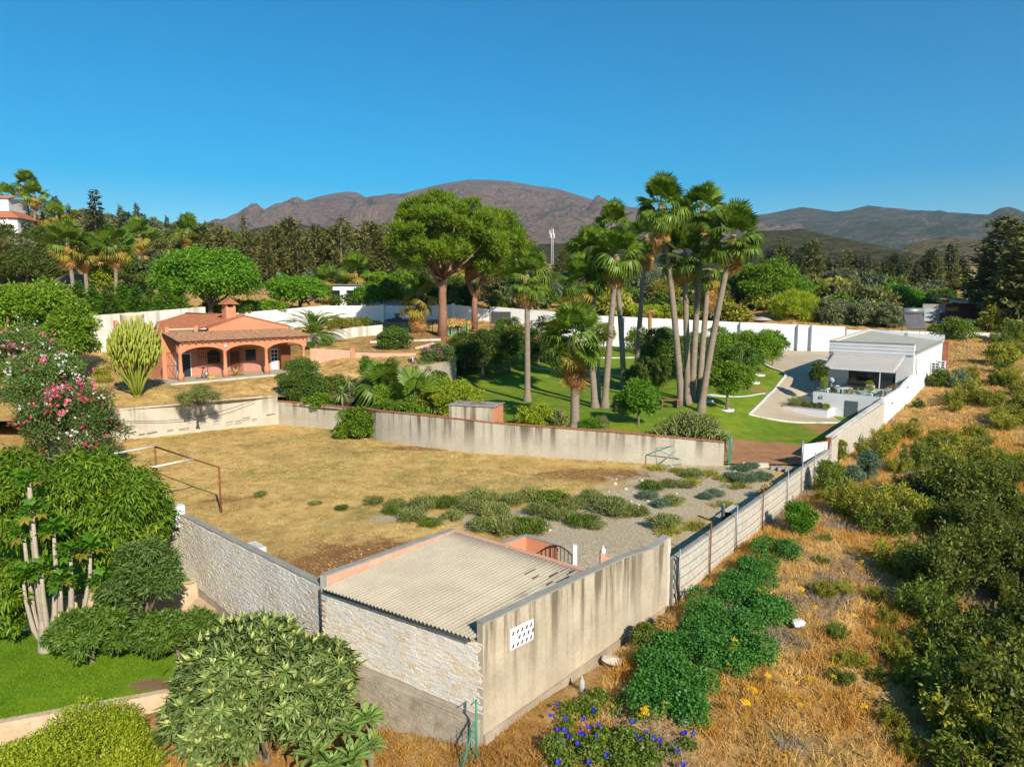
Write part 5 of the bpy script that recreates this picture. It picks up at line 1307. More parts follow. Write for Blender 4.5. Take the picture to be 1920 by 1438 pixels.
    for x in (-7.4, -1.1): MB().bar((x, DY - .1, 5.2), (x + (.6 if x < -4 else -.6), DY - 1.9, 4.75), .03).bar((x + (.6 if x < -4 else -.6), DY - 1.9, 4.75), (x, DY - 3.75, 4.15), .03).build('arm', M_WHITE, A_)
    MB().box(-7.75, DY - .2, 5.42, -.75, DY - .13, 5.58).build('cassette', M_WHITE, A_)
    # glass balustrade
    gb = thing('glass_balustrade', 'frameless glass balustrade round the villa terrace', 'balustrade', wp(0, 0, 2.36), RZ)
    for k in range(4): MB().box(DX + .15 + k * 1.5, .1, 0, DX + .15 + k * 1.5 + 1.44, .115, .85).build('glass_panel', M_GLASS, gb)
    for k in range(4):
        MB().box(DX + .1, .3 + k * 1.5, 0, DX + .115, .3 + k * 1.5 + 1.44, .85).build('glass_panel', M_GLASS, gb)
        MB().box(-.14, .3 + k * 1.5, .0 + .06 * k, -.125, .3 + k * 1.5 + 1.44, .9 + .06 * k).build('glass_panel', M_GLASS, gb)
    # furniture
    M_RAT = mat('tan_rattan', (.26, .18, .11), (.18, .12, .07), 6, .8); M_CUSH = mat('beige_cushion', (.60, .52, .42), (.54, .46, .36), 3, .95)
    t = thing('dining_table', 'round pale dining table on the villa terrace', 'table', wp(-4.35, 1.7, 2.0), RZ)
    MB().lathe([(.05, .70), (1.05, .70), (1.05, .75), (.05, .755)], 24).build('table_top', mat('pale_top', (.55, .54, .50)), t)
    MB().lathe([(.4, 0), (.35, .04), (.08, .08), (.08, .7)], 12).build('pedestal', M_RAT, t)
    def chair(label, x, y, a):
        ch = thing('dining_chair', label, 'chair', wp(x, y, 2.0), RZ + a, 'rattan chairs round the terrace table')
        MB().box(-.27, -.27, .40, .27, .27, .47).build('seat', M_RAT, ch, bevel=.02)
        b = MB(); vs = []
        for k in range(9):
            tt = math.pi * (k / 8) ; vs += [(.29 * math.cos(tt), .05 + .27 * math.sin(tt), .45), (.31 * math.cos(tt), .05 + .29 * math.sin(tt), .60 + .28 * math.sin(tt))]
        b.add(vs, [(2 * k, 2 * k + 2, 2 * k + 3, 2 * k + 1) for k in range(8)]); bk = b.build('backrest', M_RAT, ch); bk.modifiers.new('t', 'SOLIDIFY').thickness = .03
        for sx in (-.24, .24):
            for sy in (-.24, .24): MB().bar((sx * .9, sy * .9, .42), (sx, sy, 0), .02, 6).build('leg', M_RAT, ch)
    for i in range(6):
        a = i * math.pi / 3 + .3; lab = ['rattan chair nearest the house number side of the terrace table', 'rattan chair on the left of the terrace table', 'rattan chair at the front of the terrace table', 'rattan chair right of front at the terrace table', 'rattan chair on the sofa side of the terrace table', 'rattan chair behind the terrace table'][i]
        chair(lab, -4.35 + 1.25 * math.cos(a), 1.7 + 1.1 * math.sin(a), a - math.pi / 2)
    sf = thing('sofa', 'beige corner sofa on the right of the villa terrace', 'sofa', wp(-1.15, 3.2, 2.0), RZ)
    MB().box(-.7, -1.2, .0, .6, 1.2, .38).build('base', M_CUSH, sf, bevel=.04); MB().box(.35, -1.2, .38, .62, 1.2, .85).build('backrest', M_CUSH, sf, bevel=.05)
    for k in range(3): MB().box(-.65, -1.15 + k * .77, .385, .33, -1.15 + k * .77 + .75, .52).build('cushion', M_CUSH, sf, bevel=.04)
    cf = thing('coffee_table', 'small pale oval coffee table in front of the terrace sofa', 'table', wp(-2.4, 1.6, 2.0), RZ)
    MB().lathe([(.05, .36), (.55, .36), (.55, .40), (.05, .405)], 16).build('table_top', mat('pale_top', (.55, .54, .50)), cf)
    for a in range(3): MB().bar((.35 * math.cos(a * 2.1), .35 * math.sin(a * 2.1), .36), (.45 * math.cos(a * 2.1), .45 * math.sin(a * 2.1), 0), .02, 5).build('leg', M_STEEL, cf)
    ar = thing('armchair', 'beige cushioned armchair beside the glazing on the villa terrace', 'armchair', wp(-2.6, 4.6, 2.0), RZ)
    MB().box(-.4, -.4, .1, .4, .4, .42).build('seat', M_CUSH, ar, bevel=.05); MB().box(-.4, .25, .42, .4, .42, .85).build('backrest', M_CUSH, ar, bevel=.04)
    for sx in (-.4, .32): MB().box(sx, -.4, .42, sx + .08, .25, .6).build('arm', M_RAT, ar)
    so2 = thing('sofa', 'shaded brown sofa against the villa glazing', 'sofa', wp(-4.6, 7.6, 2.0), RZ)
    MB().box(-1.1, -.45, 0, 1.1, .45, .42).build('seat', M_RAT, so2, bevel=.04); MB().box(-1.1, .3, .42, 1.1, .48, .9).build('backrest', M_RAT, so2, bevel=.04)
    fn = thing('fan', 'round white standing fan beside the left terrace wall', 'fan', wp(-5.7, 3.0, 2.0), RZ)
    MB().lathe([(.22, 0), (.2, .04), (.03, .06), (.025, 1.1)], 12).build('stand', M_WHITE, fn)
    fh = MB().tube([(0, -.06, 1.25), (0, .06, 1.25)], .3, 20).build('cage', mat('fan_grey', (.45, .45, .5)), fn)
    for i, (x, y, lab) in enumerate(((-5.6, .75, 'double-ball yellow green topiary at the left end of the terrace'), (-1.55, .7, 'double-ball yellow green topiary on the right of the terrace'))):
        tp = thing('topiary', lab, 'topiary', wp(x, y, 2.0), RZ)
        pz = MB().box(-.3, -.25, 0, .3, .25, .5).build('planter', M_WHITE, tp)
        MB().bar((0, 0, .5), (0, 0, 1.3), .03).build('stem', M_WOOD, tp)
        obj('crown', leaf_ball('topiary_ball', [((0, 0, .95), .27), ((0, 0, 1.42), .31)], 900, .09, LM['yellow'], 40 + i), tp)
    # solar water heater and aerial
    sh = thing('solar_water_heater', 'solar water heater with grey tank above a dark panel behind the villa roof', 'solar heater', wp(-3.4, HY + 1.2, 6.7), R(-5), None, 1.2)
    MB().tube([(-.95, .3, 2.6), (.95, .3, 2.6)], .30, 14).build('tank', M_STEEL, sh)
    MB().poly([(-.9, -.75, .9), (.9, -.75, .9), (.9, .25, 2.3), (-.9, .25, 2.3)], (0, .1, -.07)).build('panel', mat('solar_panel', (.09, .09, .10), (.12, .12, .13), 2, .3), sh)
    for x in (-.85, .85): MB().bar((x, -.7, .9), (x, -.7, 0), .03).bar((x, .4, 2.5), (x, .5, 0), .03).build('leg', M_STEEL, sh)
    an = thing('tv_aerial', 'yellow and white television aerial on a thin mast behind the villa', 'aerial', wp(2.2, HY + 1.5, 3.2), 0)
    MB().bar((0, 0, 0), (0, 0, 3.6), .03).build('mast', M_STEEL, an)
    b = MB().bar((-.1, 0, 3.5), (1.5, 0, 3.5), .03)
    for k in range(7): b.bar((.2 + k * .2, -.25, 3.5), (.2 + k * .2, .25, 3.5), .015, 4)
    b.bar((-.1, 0, 3.5), (-.3, 0, 3.75), .03).bar((-.1, 0, 3.5), (-.3, 0, 3.25), .03); b.build('aerial_array', mat('yellow_paint', (.7, .4, .06)), an)
# ================================================================== other buildings and small structures
def far_buildings():
    # pavilion behind the white wall
    o = thing('white_pavilion', 'flat white pavilion with dark glass doors behind the white wall', 'pavilion', (PY(625, 578, 122).x, 122, 9), R(-3))
    MB().box(0, 0, -1, 5.2, 6, 1.0).box(0, 0, 3.6, 11.5, 6, 4.5).box(1.2, .0, 1.0, 2.3, .4, 3.6).box(4.8, .0, -1, 11.5, .4, 3.6).build('wall', M_WHITE, o)
    for x in (-.1, 2.35): MB().box(x, .3, .2, x + 1.25 if x < 0 else x + 2.4, .36, 3.6).build('glass_door', M_DGLASS, o)
    MB().box(-.3, -.4, 4.502, 11.8, 6.3, 4.62).build('roof', M_GREY, o)
    # bungalow
    o = thing('tiled_bungalow', 'low white bungalow with pale tiled roof half hidden by bushes', 'house', (PY(470, 545, 128).x, 128, 9.5), R(4))
    MB().box(0, 0, -1, 6, 5, 2.4).build('wall', M_WHITE, o); tile_sheet('roof', M_TERRA_OLD, o, (-.4, -.5, 2.4), (6.4, -.5, 2.4), (6.4, 2.5, 3.6), (-.4, 2.5, 3.6), .3, .05, .5)
    MB().box(3.6, -.03, .4, 4.6, .0, 1.7).build('window', M_DGLASS, o)
    # hilltop house top left
    p = PY(-40, 440, 150)
    o = thing('hilltop_house', 'two storey white house with tiled roofs on the hill at the left edge', 'house', (p.x, 150, p.z - 4), R(8))
    MB().box(-6, 0, -3, 7.6, 8, 7.4).build('wall', M_WHITE, o)
    MB().box(-6, 1.5, 9.0, 5.4, 9, 11.6).build('upper_wall', M_WHITE, o)
    tile_sheet('roof', M_TERRA, o, (-6.5, -.6, 7.4), (8.3, -.6, 7.4), (5.4, 2, 9.1), (-6.5, 2, 9.1), .35, .06, .5)
    MB().poly([(8.3, -.6, 7.4), (8.3, 8.5, 7.4), (5.4, 8.5, 9.1), (5.4, 2, 9.1)], (0, 0, .12)).build('roof_side', M_TERRA, o)
    tile_sheet('upper_roof', M_TERRA, o, (-6.5, 1., 11.6), (6, 1., 11.6), (6, 5, 12.6), (-6.5, 5, 12.6), .35, .06, .5)
    MB().box(-1, -.04, 2.5, 2.8, .0, 6).box(3.3, -.04, 2.5, 5.6, 0, 6).build('glazing', M_DGLASS, o)
    for x in (-.9, 1, 2.85, 5.7): MB().box(x, -.3, -1, x + .3, -.05, 7.3).build('pillar', M_WHITE, o)
    o = thing('garden_store', 'small white building corner above the lush tree at the left edge', 'building', (PY(-12, 532, 98).x, 98, 8.2), R(6))
    MB().poly([(0, 0, 0), (3, 0, 0), (3, 0, 2.9), (0, 0, 3.8)], (0, 4, 0)).build('wall', M_WHITE, o); MB().poly([(-.2, -.3, 3.88), (3.3, -.3, 2.9), (3.3, -.3, 3.0), (-.2, -.3, 3.98)], (0, 4.6, 0)).build('roof', M_WHITE_OLD, o)
    # gazebo
    o = thing('gazebo', 'brown tiled gazebo with white baluster rail behind the tall fan palms', 'gazebo', (PY(130, 545, 108).x, 108, 10.2), R(5))
    for x in (-3.2, 3.2):
        for y in (0, 4): MB().box(x - .15, y - .15, -1, x + .15, y + .15, 2.6).build('post', M_WOOD, o)
    MB().poly([(-4, -.8, 2.55), (4, -.8, 2.55), (1.5, 1.6, 4.6), (-1.2, 1.6, 4.6)], (0, 0, .1)).poly([(-4, -.8, 2.55), (-4, 4.8, 2.55), (-1.2, 2.4, 4.6), (-1.2, 1.6, 4.6)], (0, 0, .1)).poly([(4, -.8, 2.55), (4, 4.8, 2.55), (1.5, 2.4, 4.6), (1.5, 1.6, 4.6)], (0, 0, .1)).build('roof', mat('brown_tile', (.20, .12, .09), (.14, .085, .06), 3), o)
    MB().box(-3.6, -1.1, .65, 2.6, -.95, .8).box(-3.7, -1.2, -.5, -3.4, -.85, 1.0).build('rail', M_WHITE, o)
    for k in range(16): MB().lathe([(.05, 0), (.09, .2), (.05, .5), (.06, .66)], 6, (-3.3 + k * .38, -1.02, 0)).build('baluster', M_WHITE, o)
    # thatched green hut
    q = on(855, 630, zterr)
    o = thing('straw_hut', 'small hut on bright green posts with a brown thatched top beneath the stone pine', 'hut', (q.x, q.y, q.z), R(10))
    for x in (-1.7, -.6, .5, 1.7):
        for y in (0, 1.8):
            if y == 0 or abs(x) > 1: MB().box(x - .07, y - .07, -.2, x + .07, y + .07, 1.75).build('post', mat('bright_green_paint', (.05, .50, .06)), o)
    MB().box(-1.8, -.06, 1.7, 1.8, .04, 1.82).box(-1.8, -.05, .05, .6, .05, .15).build('rail', mat('bright_green_paint', (.05, .50, .06)), o)
    MB().box(-1.6, .5, 0, 1.6, 1.7, 1.2).build('dark_inside', mat('grey_clutter', (.16, .15, .14), (.28, .27, .25), 3), o)
    obj('thatch', straw_pile('thatch', 2.1, 1.4, .9, 900, 5), o, (0, .9, 1.75))
    # shack on the right
    q = on(1735, 606, zbase)
    o = thing('tin_shack', 'ramshackle brown shack with sloping tin roof at the right', 'shack', (q.x, q.y, q.z - .1), R(-14))
    MB().box(-.5, 0, 0, 2.6, .2, 3.0).build('grey_wall', M_GREY, o)
    MB().box(-.3, -.25, .4, 1.0, -.1, 2.3).build('tin_door', mat('pale_blue_tin', (.42, .48, .52)), o)
    MB().box(2.6, .2, 0, 7.3, .4, 3.1).build('brown_wall', mat('rust_boards', (.17, .07, .05), (.11, .05, .035), 2), o)
    MB().box(2.7, .0, 1.95, 4.4, .15, 2.5).build('orange_board', mat('orange_board', (.5, .22, .08)), o); MB().box(1.9, -.3, .6, 4.3, .0, 1.7).build('plank_stack', mat('dark_boards', (.13, .055, .045)), o)
    for x in (7.5, 8.4, 9.3): MB().box(x, 0, 0, x + .18, .2, 3.0).build('post', M_WOOD, o)
    for k in range(6): MB().box(7.3 + .05 * k, .05, .5 + .4 * k, 8.2, .1, .7 + .4 * k).build('slat', M_WOOD, o)
    MB().poly([(1.6, -.9, 3.75), (10, -.9, 2.95), (10, -.9, 3.05), (1.6, -.9, 3.85)], (0, 4, .25)).build('roof', mat('old_tin', (.33, .30, .27), (.24, .2, .17), 2, .7), o)
    MB().poly([(2.8, -.95, 3.3), (9.6, -.95, 2.75), (9.6, -.95, 2.95), (2.8, -.95, 3.6)], (0, .06, 0)).build('tin_fascia', mat('pale_blue_tin', (.42, .48, .52)), o)
    b = MB().lathe([(.28, 0), (.3, .3), (.3, .6), (.28, .9)], 12).build('barrel', mat('blue_plastic', (.06, .16, .30)), None, tuple(on(1806, 604, zbase))); tag(b, 'blue plastic barrel standing by the shack posts', 'barrel')
    # parasols beyond the wall
    for i, (px, py, Y, lab) in enumerate(((1364, 586, 118, 'pale thatched parasol standing alone beyond the white wall'), (1408, 590, 117, 'left of the two overlapping pale parasols beyond the wall'), (1428, 594, 114, 'right of the two overlapping pale parasols beyond the wall'))):
        q = PY(px, py, Y); o = thing('parasol', lab, 'parasol', (q.x, Y, q.z - 2.6), 0)
        MB().lathe([(.05, 2.6), (.8, 2.45), (1.6, 2.12), (1.62, 2.05), (.8, 2.35), (.05, 2.5)], 14).build('canopy', mat('pale_straw_canopy', (.45, .42, .36), (.36, .33, .28), 3), o); MB().bar((0, 0, 0), (0, 0, 2.5), .05).build('pole', M_WOOD, o)
    # cell tower
    q = PY(1035, 484, 330); o = thing('cell_tower', 'slim white lattice phone mast far behind the palms', 'mast', (q.x, 330, q.z), 0)
    b = MB()
    for k in range(3):
        a = k * 2.1; b.bar((.75 * math.cos(a), .75 * math.sin(a), -6), (.45 * math.cos(a), .45 * math.sin(a), 13), .12, 5)
    for k in range(14):
        z = -6 + k * 1.4
        for j in range(3):
            a, a2 = j * 2.1, (j + 1) * 2.1; b.bar((.6 * math.cos(a), .6 * math.sin(a), z), (.6 * math.cos(a2), .6 * math.sin(a2), z + 1.4), .06, 4)
    b.build('lattice', mat('mast_grey', (.55, .56, .58)), o)
    for k in range(6): a = k * 1.05; MB().box(-.16, -.1, 9 + 1.6 * (k % 2), .16, .1, 11 + 1.6 * (k % 2)).build('antenna_panel', M_WHITE, o, (1.0 * math.cos(a), 1. * math.sin(a), 0))
    # grey gate in the back wall
    o = thing('back_gate', 'dark grey sheet gate in the white wall behind the pines', 'gate', (-3.2, 112.0, 6.6), R(-25))
    for k in range(6): MB().box(k * .55, 0, 0, k * .55 + .53, .06, 2.6).build('gate_panel', mat('slate_gate', (.09, .095, .11)), o)
    # covered clutter by the wall behind the round bush
    q = on(742, 610, zterr); o = thing('covered_boat', 'low dark tarpaulin covered heap with white lettering by the back wall', 'tarpaulin', (q.x, q.y, q.z), R(5))
    MB().poly([(-2.2, 0, -.2), (2.2, 0, -.2), (1.9, .0, .9), (.3, 0, 1.25), (-1.8, 0, .75)], (0, 1.6, .1)).build('tarpaulin', mat('dark_blue_tarp', (.06, .08, .12), (.10, .12, .15), 2), o, bevel=.06)
    pt = MB().lathe([(.25, 0), (.38, .5), (.42, .52), (.42, .6), (.3, .6)], 12).build('orange_pot', mat('orange_pot', (.62, .17, .05)), None, (q.x + .1, q.y + .8, q.z + 1.25)); tag(pt, 'orange clay pot standing on the dark heap by the back wall', 'pot')
    # dark rail fence on the upper terrace
    o = thing('rail_fence', 'thin dark post and rail fence in front of the back white wall', 'fence', (-24, 104, 0))
    for k in range(7): MB().bar((k * 4.2, -.6 * k, zterr(-24 + k * 4.2, 104) - .2), (k * 4.2, -.6 * k, zterr(-24 + k * 4.2, 104) + 1.5), .05, 6).build('post', M_DARK, o)
    MB().tube([(k * 4.2, -.6 * k, zterr(-24 + k * 4.2, 104) + 1.35) for k in range(7)], .04, 5).build('rail', M_DARK, o)
# ================================================================== field furniture
def field_items():
    o = thing('goal_frame', 'rust red post frame with white side bars standing in the straw field', 'goal', (-15.48, 36.75, 0))
    a = Vector((-6.0, 5.25, 0)); z = 2.5
    MB().bar((0, 0, -.2), (0, 0, z), .055, 8).build('post', M_RUST, o); MB().bar((a.x, a.y, -.2), (a.x, a.y, z), .055, 8).build('post', M_RUST, o)
    MB().bar((0, 0, z), (a.x, a.y, z), .05, 8).build('crossbar', M_RUST, o)
    for t, l in ((1., 2.4), (.36, 2.4)):
        p = a * t; MB().bar((p.x, p.y, z + .02), (p.x - 1.4 * l / 2.4, p.y - 1.9 * l / 2.4, z), .06, 8).build('side_bar', M_WHITE_OLD, o)
        MB().bar((p.x - 1.3, p.y - 1.8, z), (p.x - 1.3, p.y - 1.8, -.2), .045, 6).build('rear_post', M_RUST, o)
    # X braced gate leaf leaning on the wall
    q = P(1232, 874, 0.1); q2 = P(1290, 868, .1)
    d = (q2 - q); L = d.length; o = thing('metal_gate_leaf', 'green X braced metal gate leaf leaning against the concrete wall', 'gate', q, math.atan2(d.y, d.x))
    b = MB()
    for (x0, z0, x1, z1) in ((0, 0, L, 0), (0, 1.15, L, 1.35), (0, 0, 0, 1.15), (L, 0, L, 1.35), (0, 0, L, 1.35), (0, 1.15, L, 0)): b.bar((x0, z0 * .22, z0), (x1, z1 * .22, z1), .032, 6)
    b.build('frame', M_TEALP, o)
    # open field gate on green post
    o = thing('field_gate', 'open grey metal gate on a green post at the end of the concrete wall', 'gate', (14.85, 47.6, 0), R(70))
    MB().box(-.09, -.09, -.1, .09, .09, 1.95).build('post', M_GREENP, o)
    b = MB()
    for (x0, z0, x1, z1) in ((.1, .3, 2.1, .3), (.1, 1.75, 2.1, 1.75), (2.1, .3, 2.1, 1.75), (.1, 1.75, 2.1, .3), (.15, .3, .15, 1.75)): b.bar((x0, 0, z0), (x1, 0, z1), .035, 6)
    b.build('leaf', M_STEEL, o)
    # white sheet gate
    o = thing('sheet_gate', 'white sheet metal gate leaf on a grey post beside the low block wall', 'gate', (19.35, 46.5, 0), R(24))
    MB().bar((0, 0, -.2), (0, 0, 1.95), .06, 8).build('post', M_STEEL, o)
    for k in range(3): MB().box(.1 + k * .72, -.02, .12, .1 + k * .72 + .71, .02, 1.7).build('sheet', M_WHITE, o)
    MB().box(1.2, -.03, 1.702, 2.3, .03, 1.76).build('top_rail', M_TERRA, o)
    # concrete blocks
    rr = random.Random(3)
    labs = ['pale kerb stone lying nearest the open field gate', 'pale kerb stone lying second from the open field gate', 'hollow grey block at the left of the trio by the white sheet gate', 'middle hollow grey block of the trio by the white sheet gate', 'hollow grey block at the right of the trio by the white sheet gate']
    for i, (px, py) in enumerate(((1408, 871), (1425, 872), (1453, 877), (1466, 879), (1480, 882))):
        q = P(px, py, .15); b = MB()
        if i < 2: b.box(-.55, -.15, -.15, .55, .15, .15)
        else:
            b.box(-.3, -.15, -.12, .3, -.10, .12).box(-.3, .10, -.12, .3, .15, .12)
            for x in (-.3, -.03, .24): b.box(x, -.1, -.12, x + .06, .1, .12)
        t = b.build('concrete_block', M_BLOCK if i < 2 else M_GREY, None, q, .01); t.rotation_euler = (0, 0, rr.uniform(-.25, .05)); tag(t, labs[i], 'block')
    # septic pit lid, pipe
    o = thing('standpipe', 'upright grey plastic pipe beside the low block wall', 'pipe', P(1355, 985, 0), 0)
    MB().lathe([(.09, -.1), (.09, 1.05), (.1, 1.06), (.1, 1.12), (.06, 1.13)], 10).build('pipe', mat('grey_pvc', (.20, .24, .28)), o)
    o = thing('concrete_pit', 'open concrete pit with a broken pale lid beside the standpipe', 'pit', P(1372, 975, .0), RWA)
    MB().box(-.9, -.5, -.1, .9, -.38, .28).box(-.9, .5, -.1, .9, .62, .28).box(-.9, -.38, -.1, -.78, .5, .28).box(.78, -.38, -.1, .9, .5, .28).build('rim', M_GREY, o); MB().box(-.77, -.37, -.09, .77, .49, .05).build('inside', mat('pit_brown', (.12, .07, .05)), o)
    MB().box(.2, -.5, .29, 1.5, .55, .38).build('lid', M_BLOCK, o, bevel=.02)
    # rubble stones on the bare soil: each its own
    me = [rock_mesh('stone_%d' % k, k, M_BLOCK) for k in range(3)]
    for k in range(46):
        px = rr.uniform(1000, 1450); py = rr.uniform(905, 1000) - (px - 1000) * .12
        q = on(px, py, zfield)
        if soilf(q.x, q.y) < .3: continue
        t = obj('loose_stone', me[k % 3], None, q, (rr.uniform(0, 6), rr.uniform(0, 6), rr.uniform(0, 6)), (rr.uniform(.05, .16),) * 3); tag(t, 'small pale loose stone on the bare grey soil of the field', 'stone', 'loose stones on the bare soil')
    # corner fence post with stay at garage corner
    o = thing('corner_fence_post', 'dark green fence post with a stay and a scrap of netting at the garage corner', 'fence post', (-1.02, 19.0, -1.7), 0)
    MB().bar((0, 0, -.4), (0, 0, 1.75), .032, 8).build('post', M_GREENP, o); MB().bar((0, 0, 1.2), (-.55, -.55, -.6), .024, 6).build('stay', M_GREENP, o); MB().bar((0, 0, 1.72), (-.16, -.02, 1.6), .02, 6).build('arm', M_GREENP, o)
    b = MB()
    for k in range(8): b.bar((-.02 - k * .08, -.02 - k * .08, -.5), (-.02 - k * .08, -.02 - k * .08, 1.35 - k * .17), .006, 4)
    for k in range(9): b.bar((-.01, -.01, -.4 + k * .18), (-.62 + .045 * k, -.62 + .045 * k, -.4 + k * .14), .006, 4)
    b.build('netting', M_GREENP, o)
    q = PY(1091, 1280, 20.6)
    t = MB().lathe([(.07, 0), (.09, .05), (.09, .34), (.035, .42), (.035, .5)], 10).build('bottle', mat('pale_blue_bottle', (.45, .52, .55)), None, (PY(1091, 1290, 21.6).x, 21.6, zbase(2.2, 21.6) + .05)); tag(t, 'pale blue plastic bottle lying upright at the foot of the tan wall', 'bottle')
    for i, (px, py, lab) in enumerate(((1150, 1245, 'broken slab of pale concrete at the foot of the tan wall'), (1240, 1262, 'grey slab half buried in the green creeper'), (1497, 1173, 'white rubble chunk in the orange dry weeds'), (1282, 1352, 'small pale rock at the lower edge of the green creeper'))):
        q = on(px, py, zbase); t = obj('rubble_slab', rock_mesh('slab', 30 + i, M_BLOCK if i != 2 else M_WHITE), None, (q.x, q.y, q.z + .12), (.1, .2, .5 * i), (.45, .25, .14)); tag(t, lab, 'rubble')
    # garden furniture near the palms
    q = on(1252, 765, zgard); o = thing('garden_table', 'dark garden table in the shade beside the tall palm trunks', 'table', q, .3)
    MB().box(-.9, -.45, .70, .9, .45, .76).build('table_top', M_WOOD, o, bevel=.01)
    for x in (-.75, .75): MB().box(x - .05, -.4, 0, x + .05, .4, .7).build('leg', M_WOOD, o)
    q = on(885, 690, zgard); o = thing('stone_oven', 'white stone bench oven against the terrace wall in deep shade', 'oven', q, .2)
    MB().box(-1.3, 0, 0, -.7, .8, 1.1).box(.7, 0, 0, 1.3, .8, 1.1).build('leg', M_WHITE_OLD, o); MB().box(-1.45, -.1, 1.1, 1.45, .9, 1.3).build('slab', M_WHITE_OLD, o, bevel=.02)
    for i, (px, py, lab) in enumerate(((746, 738, 'orange clay pot among the yuccas of the planting bed'), (778, 722, 'small terracotta pot at the foot of the rough stone wall'))):
        q = on(px, py, zbed if i == 0 else zgard); t = MB().lathe([(.2, 0), (.3, .4), (.34, .42), (.34, .5), (.25, .5)], 12).build('clay_pot', mat('orange_pot', (.62, .17, .05)), None, q); tag(t, lab, 'pot')
villa(); far_buildings(); field_items()
# ================================================================== planting: near left
def rosette_bush(label, name, loc, h, rad, nros, seed, m, leafL=.24, leafW=.065, nl=13, extra=6000):
    """bush of leaf whorls: the outer whorls are objects, the inner leaves one mass"""
    o = thing(name, label, 'bush', loc); rs = np.random.RandomState(seed); rr = random.Random(seed)
    bl = clumps((0, 0, h), rad, 26, rad[0] * .34, seed, -.45)
    obj('trunk', trunk_mesh('trunk', M_BARK, max(.4, h - rad[2] * .2), rad[0] * .05, [b[0] for b in bl[:10]], seed, fork=.2), o)
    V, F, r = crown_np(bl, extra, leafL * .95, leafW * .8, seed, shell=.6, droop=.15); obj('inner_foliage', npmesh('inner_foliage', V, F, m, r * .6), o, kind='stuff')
    mes = []
    for k in range(5):
        r2 = np.random.RandomState(seed + k); n = nl + k % 3; a = np.arange(n) * 2.39996 + r2.uniform(0, .4, n); el = np.radians(np.linspace(78, -18, n)) + r2.normal(0, .1, n)
        d = np.stack([np.cos(a) * np.cos(el), np.sin(a) * np.cos(el), np.sin(el)], -1); L = leafL * np.where(np.linspace(0, 1, n) < .25, .7, 1.) * r2.uniform(.85, 1.15, n)
        V, F, _ = leaves(d * .02, d, np.tile([0, 0, 1.], (n, 1)) + r2.normal(0, .2, (n, 3)), L, leafW * r2.uniform(.9, 1.2, n), None)
        mes.append(npmesh('leaf_whorl', V, F, m, np.where(np.linspace(0, 1, n) < .28, 1., r2.rand(n) * .7)))
    C = np.array([b[0] for b in bl]); Rr = np.array([b[1] for b in bl]); done = 0; pts = []
    for _ in range(nros * 12):
        if done >= nros: break
        i = rs.choice(len(C), p=Rr ** 2 / (Rr ** 2).sum()); d = nrmz(rs.normal(0, 1, 3))
        if d[2] < -.25: continue
        p = C[i] + d * Rr[i] * np.array([1, 1, .85]) * rs.uniform(.92, 1.08)
        if np.any(np.linalg.norm((p - C) / Rr[:, None], axis=1) < .82): continue
        if pts and np.min(np.linalg.norm(np.array(pts) - p, axis=1)) < leafL * .62: continue
        pts.append(p); done += 1
        dirv = Vector(d) * .7 + Vector((0, 0, .8)); q = dirv.to_track_quat('Z', 'Y').to_euler()
        e = obj('leaf_whorl', rr.choice(mes), o, tuple(p), q, (rr.uniform(.85, 1.25),) * 3)
    return o
LQ = (-7.75, 20.9)
rosette_bush('big rounded loquat bush with pale upright leaf tips in front of the stone wall', 'loquat_bush', (LQ[0], LQ[1], -3.7), 2.85, (2.95, 2.5, 2.45), 300, 3, LM['loquat'], .34, .075, 17, 30000)
def mango(label, loc, h, rad, n, seed, M=34, red=True):
    o = tree(label, loc, h, rad, 'mango', 'mango_tree', M=int(M * 1.15), rc=rad[0] * .27, n=n, L=.31, W=.07, seed=seed, droop=.75, spread=.8, shell=.45, flat=.8, up=.5, tr=.17)
    return o
mango('large mango tree full of drooping leaves beside the papaya trunks', (-18.0, 30.6, -1.6), 3.45, (2.95, 2.7, 3.25), 30000, 7, 40)
mango('mango tree at the left edge behind the papaya, cut by the frame', (-25.2, 33.5, -1.7), 3.2, (2.9, 2.8, 3.0), 22000, 8, 34)
mango('bright green low mango at the left edge beside the terrace wall', (-20.9, 26.9, -2.8), 2.1, (1.6, 1.5, 2.1), 12000, 9, 24)
tree('grey green shrub in front of the large mango tree', (-15.0, 27.9, -2.9), 2.7, (1.65, 1.5, 1.9), 'oleander', 'shrub', 'shrub', 24, n=12000, L=.22, W=.06, seed=31, droop=.3)
tree('dark shrub spreading at the foot of the papaya trunks', (-16.4, 26.3, -2.9), 1.35, (1.75, 1.3, 1.1), 'dense', 'shrub', 'shrub', 22, n=11000, L=.22, W=.075, seed=32, droop=.4)
tree('dark shrub between the papaya and the loquat bush', (-13.2, 26.6, -2.9), 1.1, (1.9, 1.2, 1.05), 'dense', 'shrub', 'shrub', 22, n=11000, L=.2, W=.07, seed=33, droop=.4)
tree('yellow green rounded bush in the bottom left corner', (-12.9, 20.3, -4.4), 1.75, (2.35, 1.9, 1.55), 'yellow', 'shrub', 'shrub', 44, n=34000, L=.085, W=.05, seed=34, droop=.0)
tree('second yellow green bush cut by the bottom left frame edge', (-15.6, 20.2, -4.6), 1.2, (1.7, 1.5, 1.15), 'yellow', 'shrub', 'shrub', 30, n=16000, L=.085, W=.05, seed=35, droop=.0)
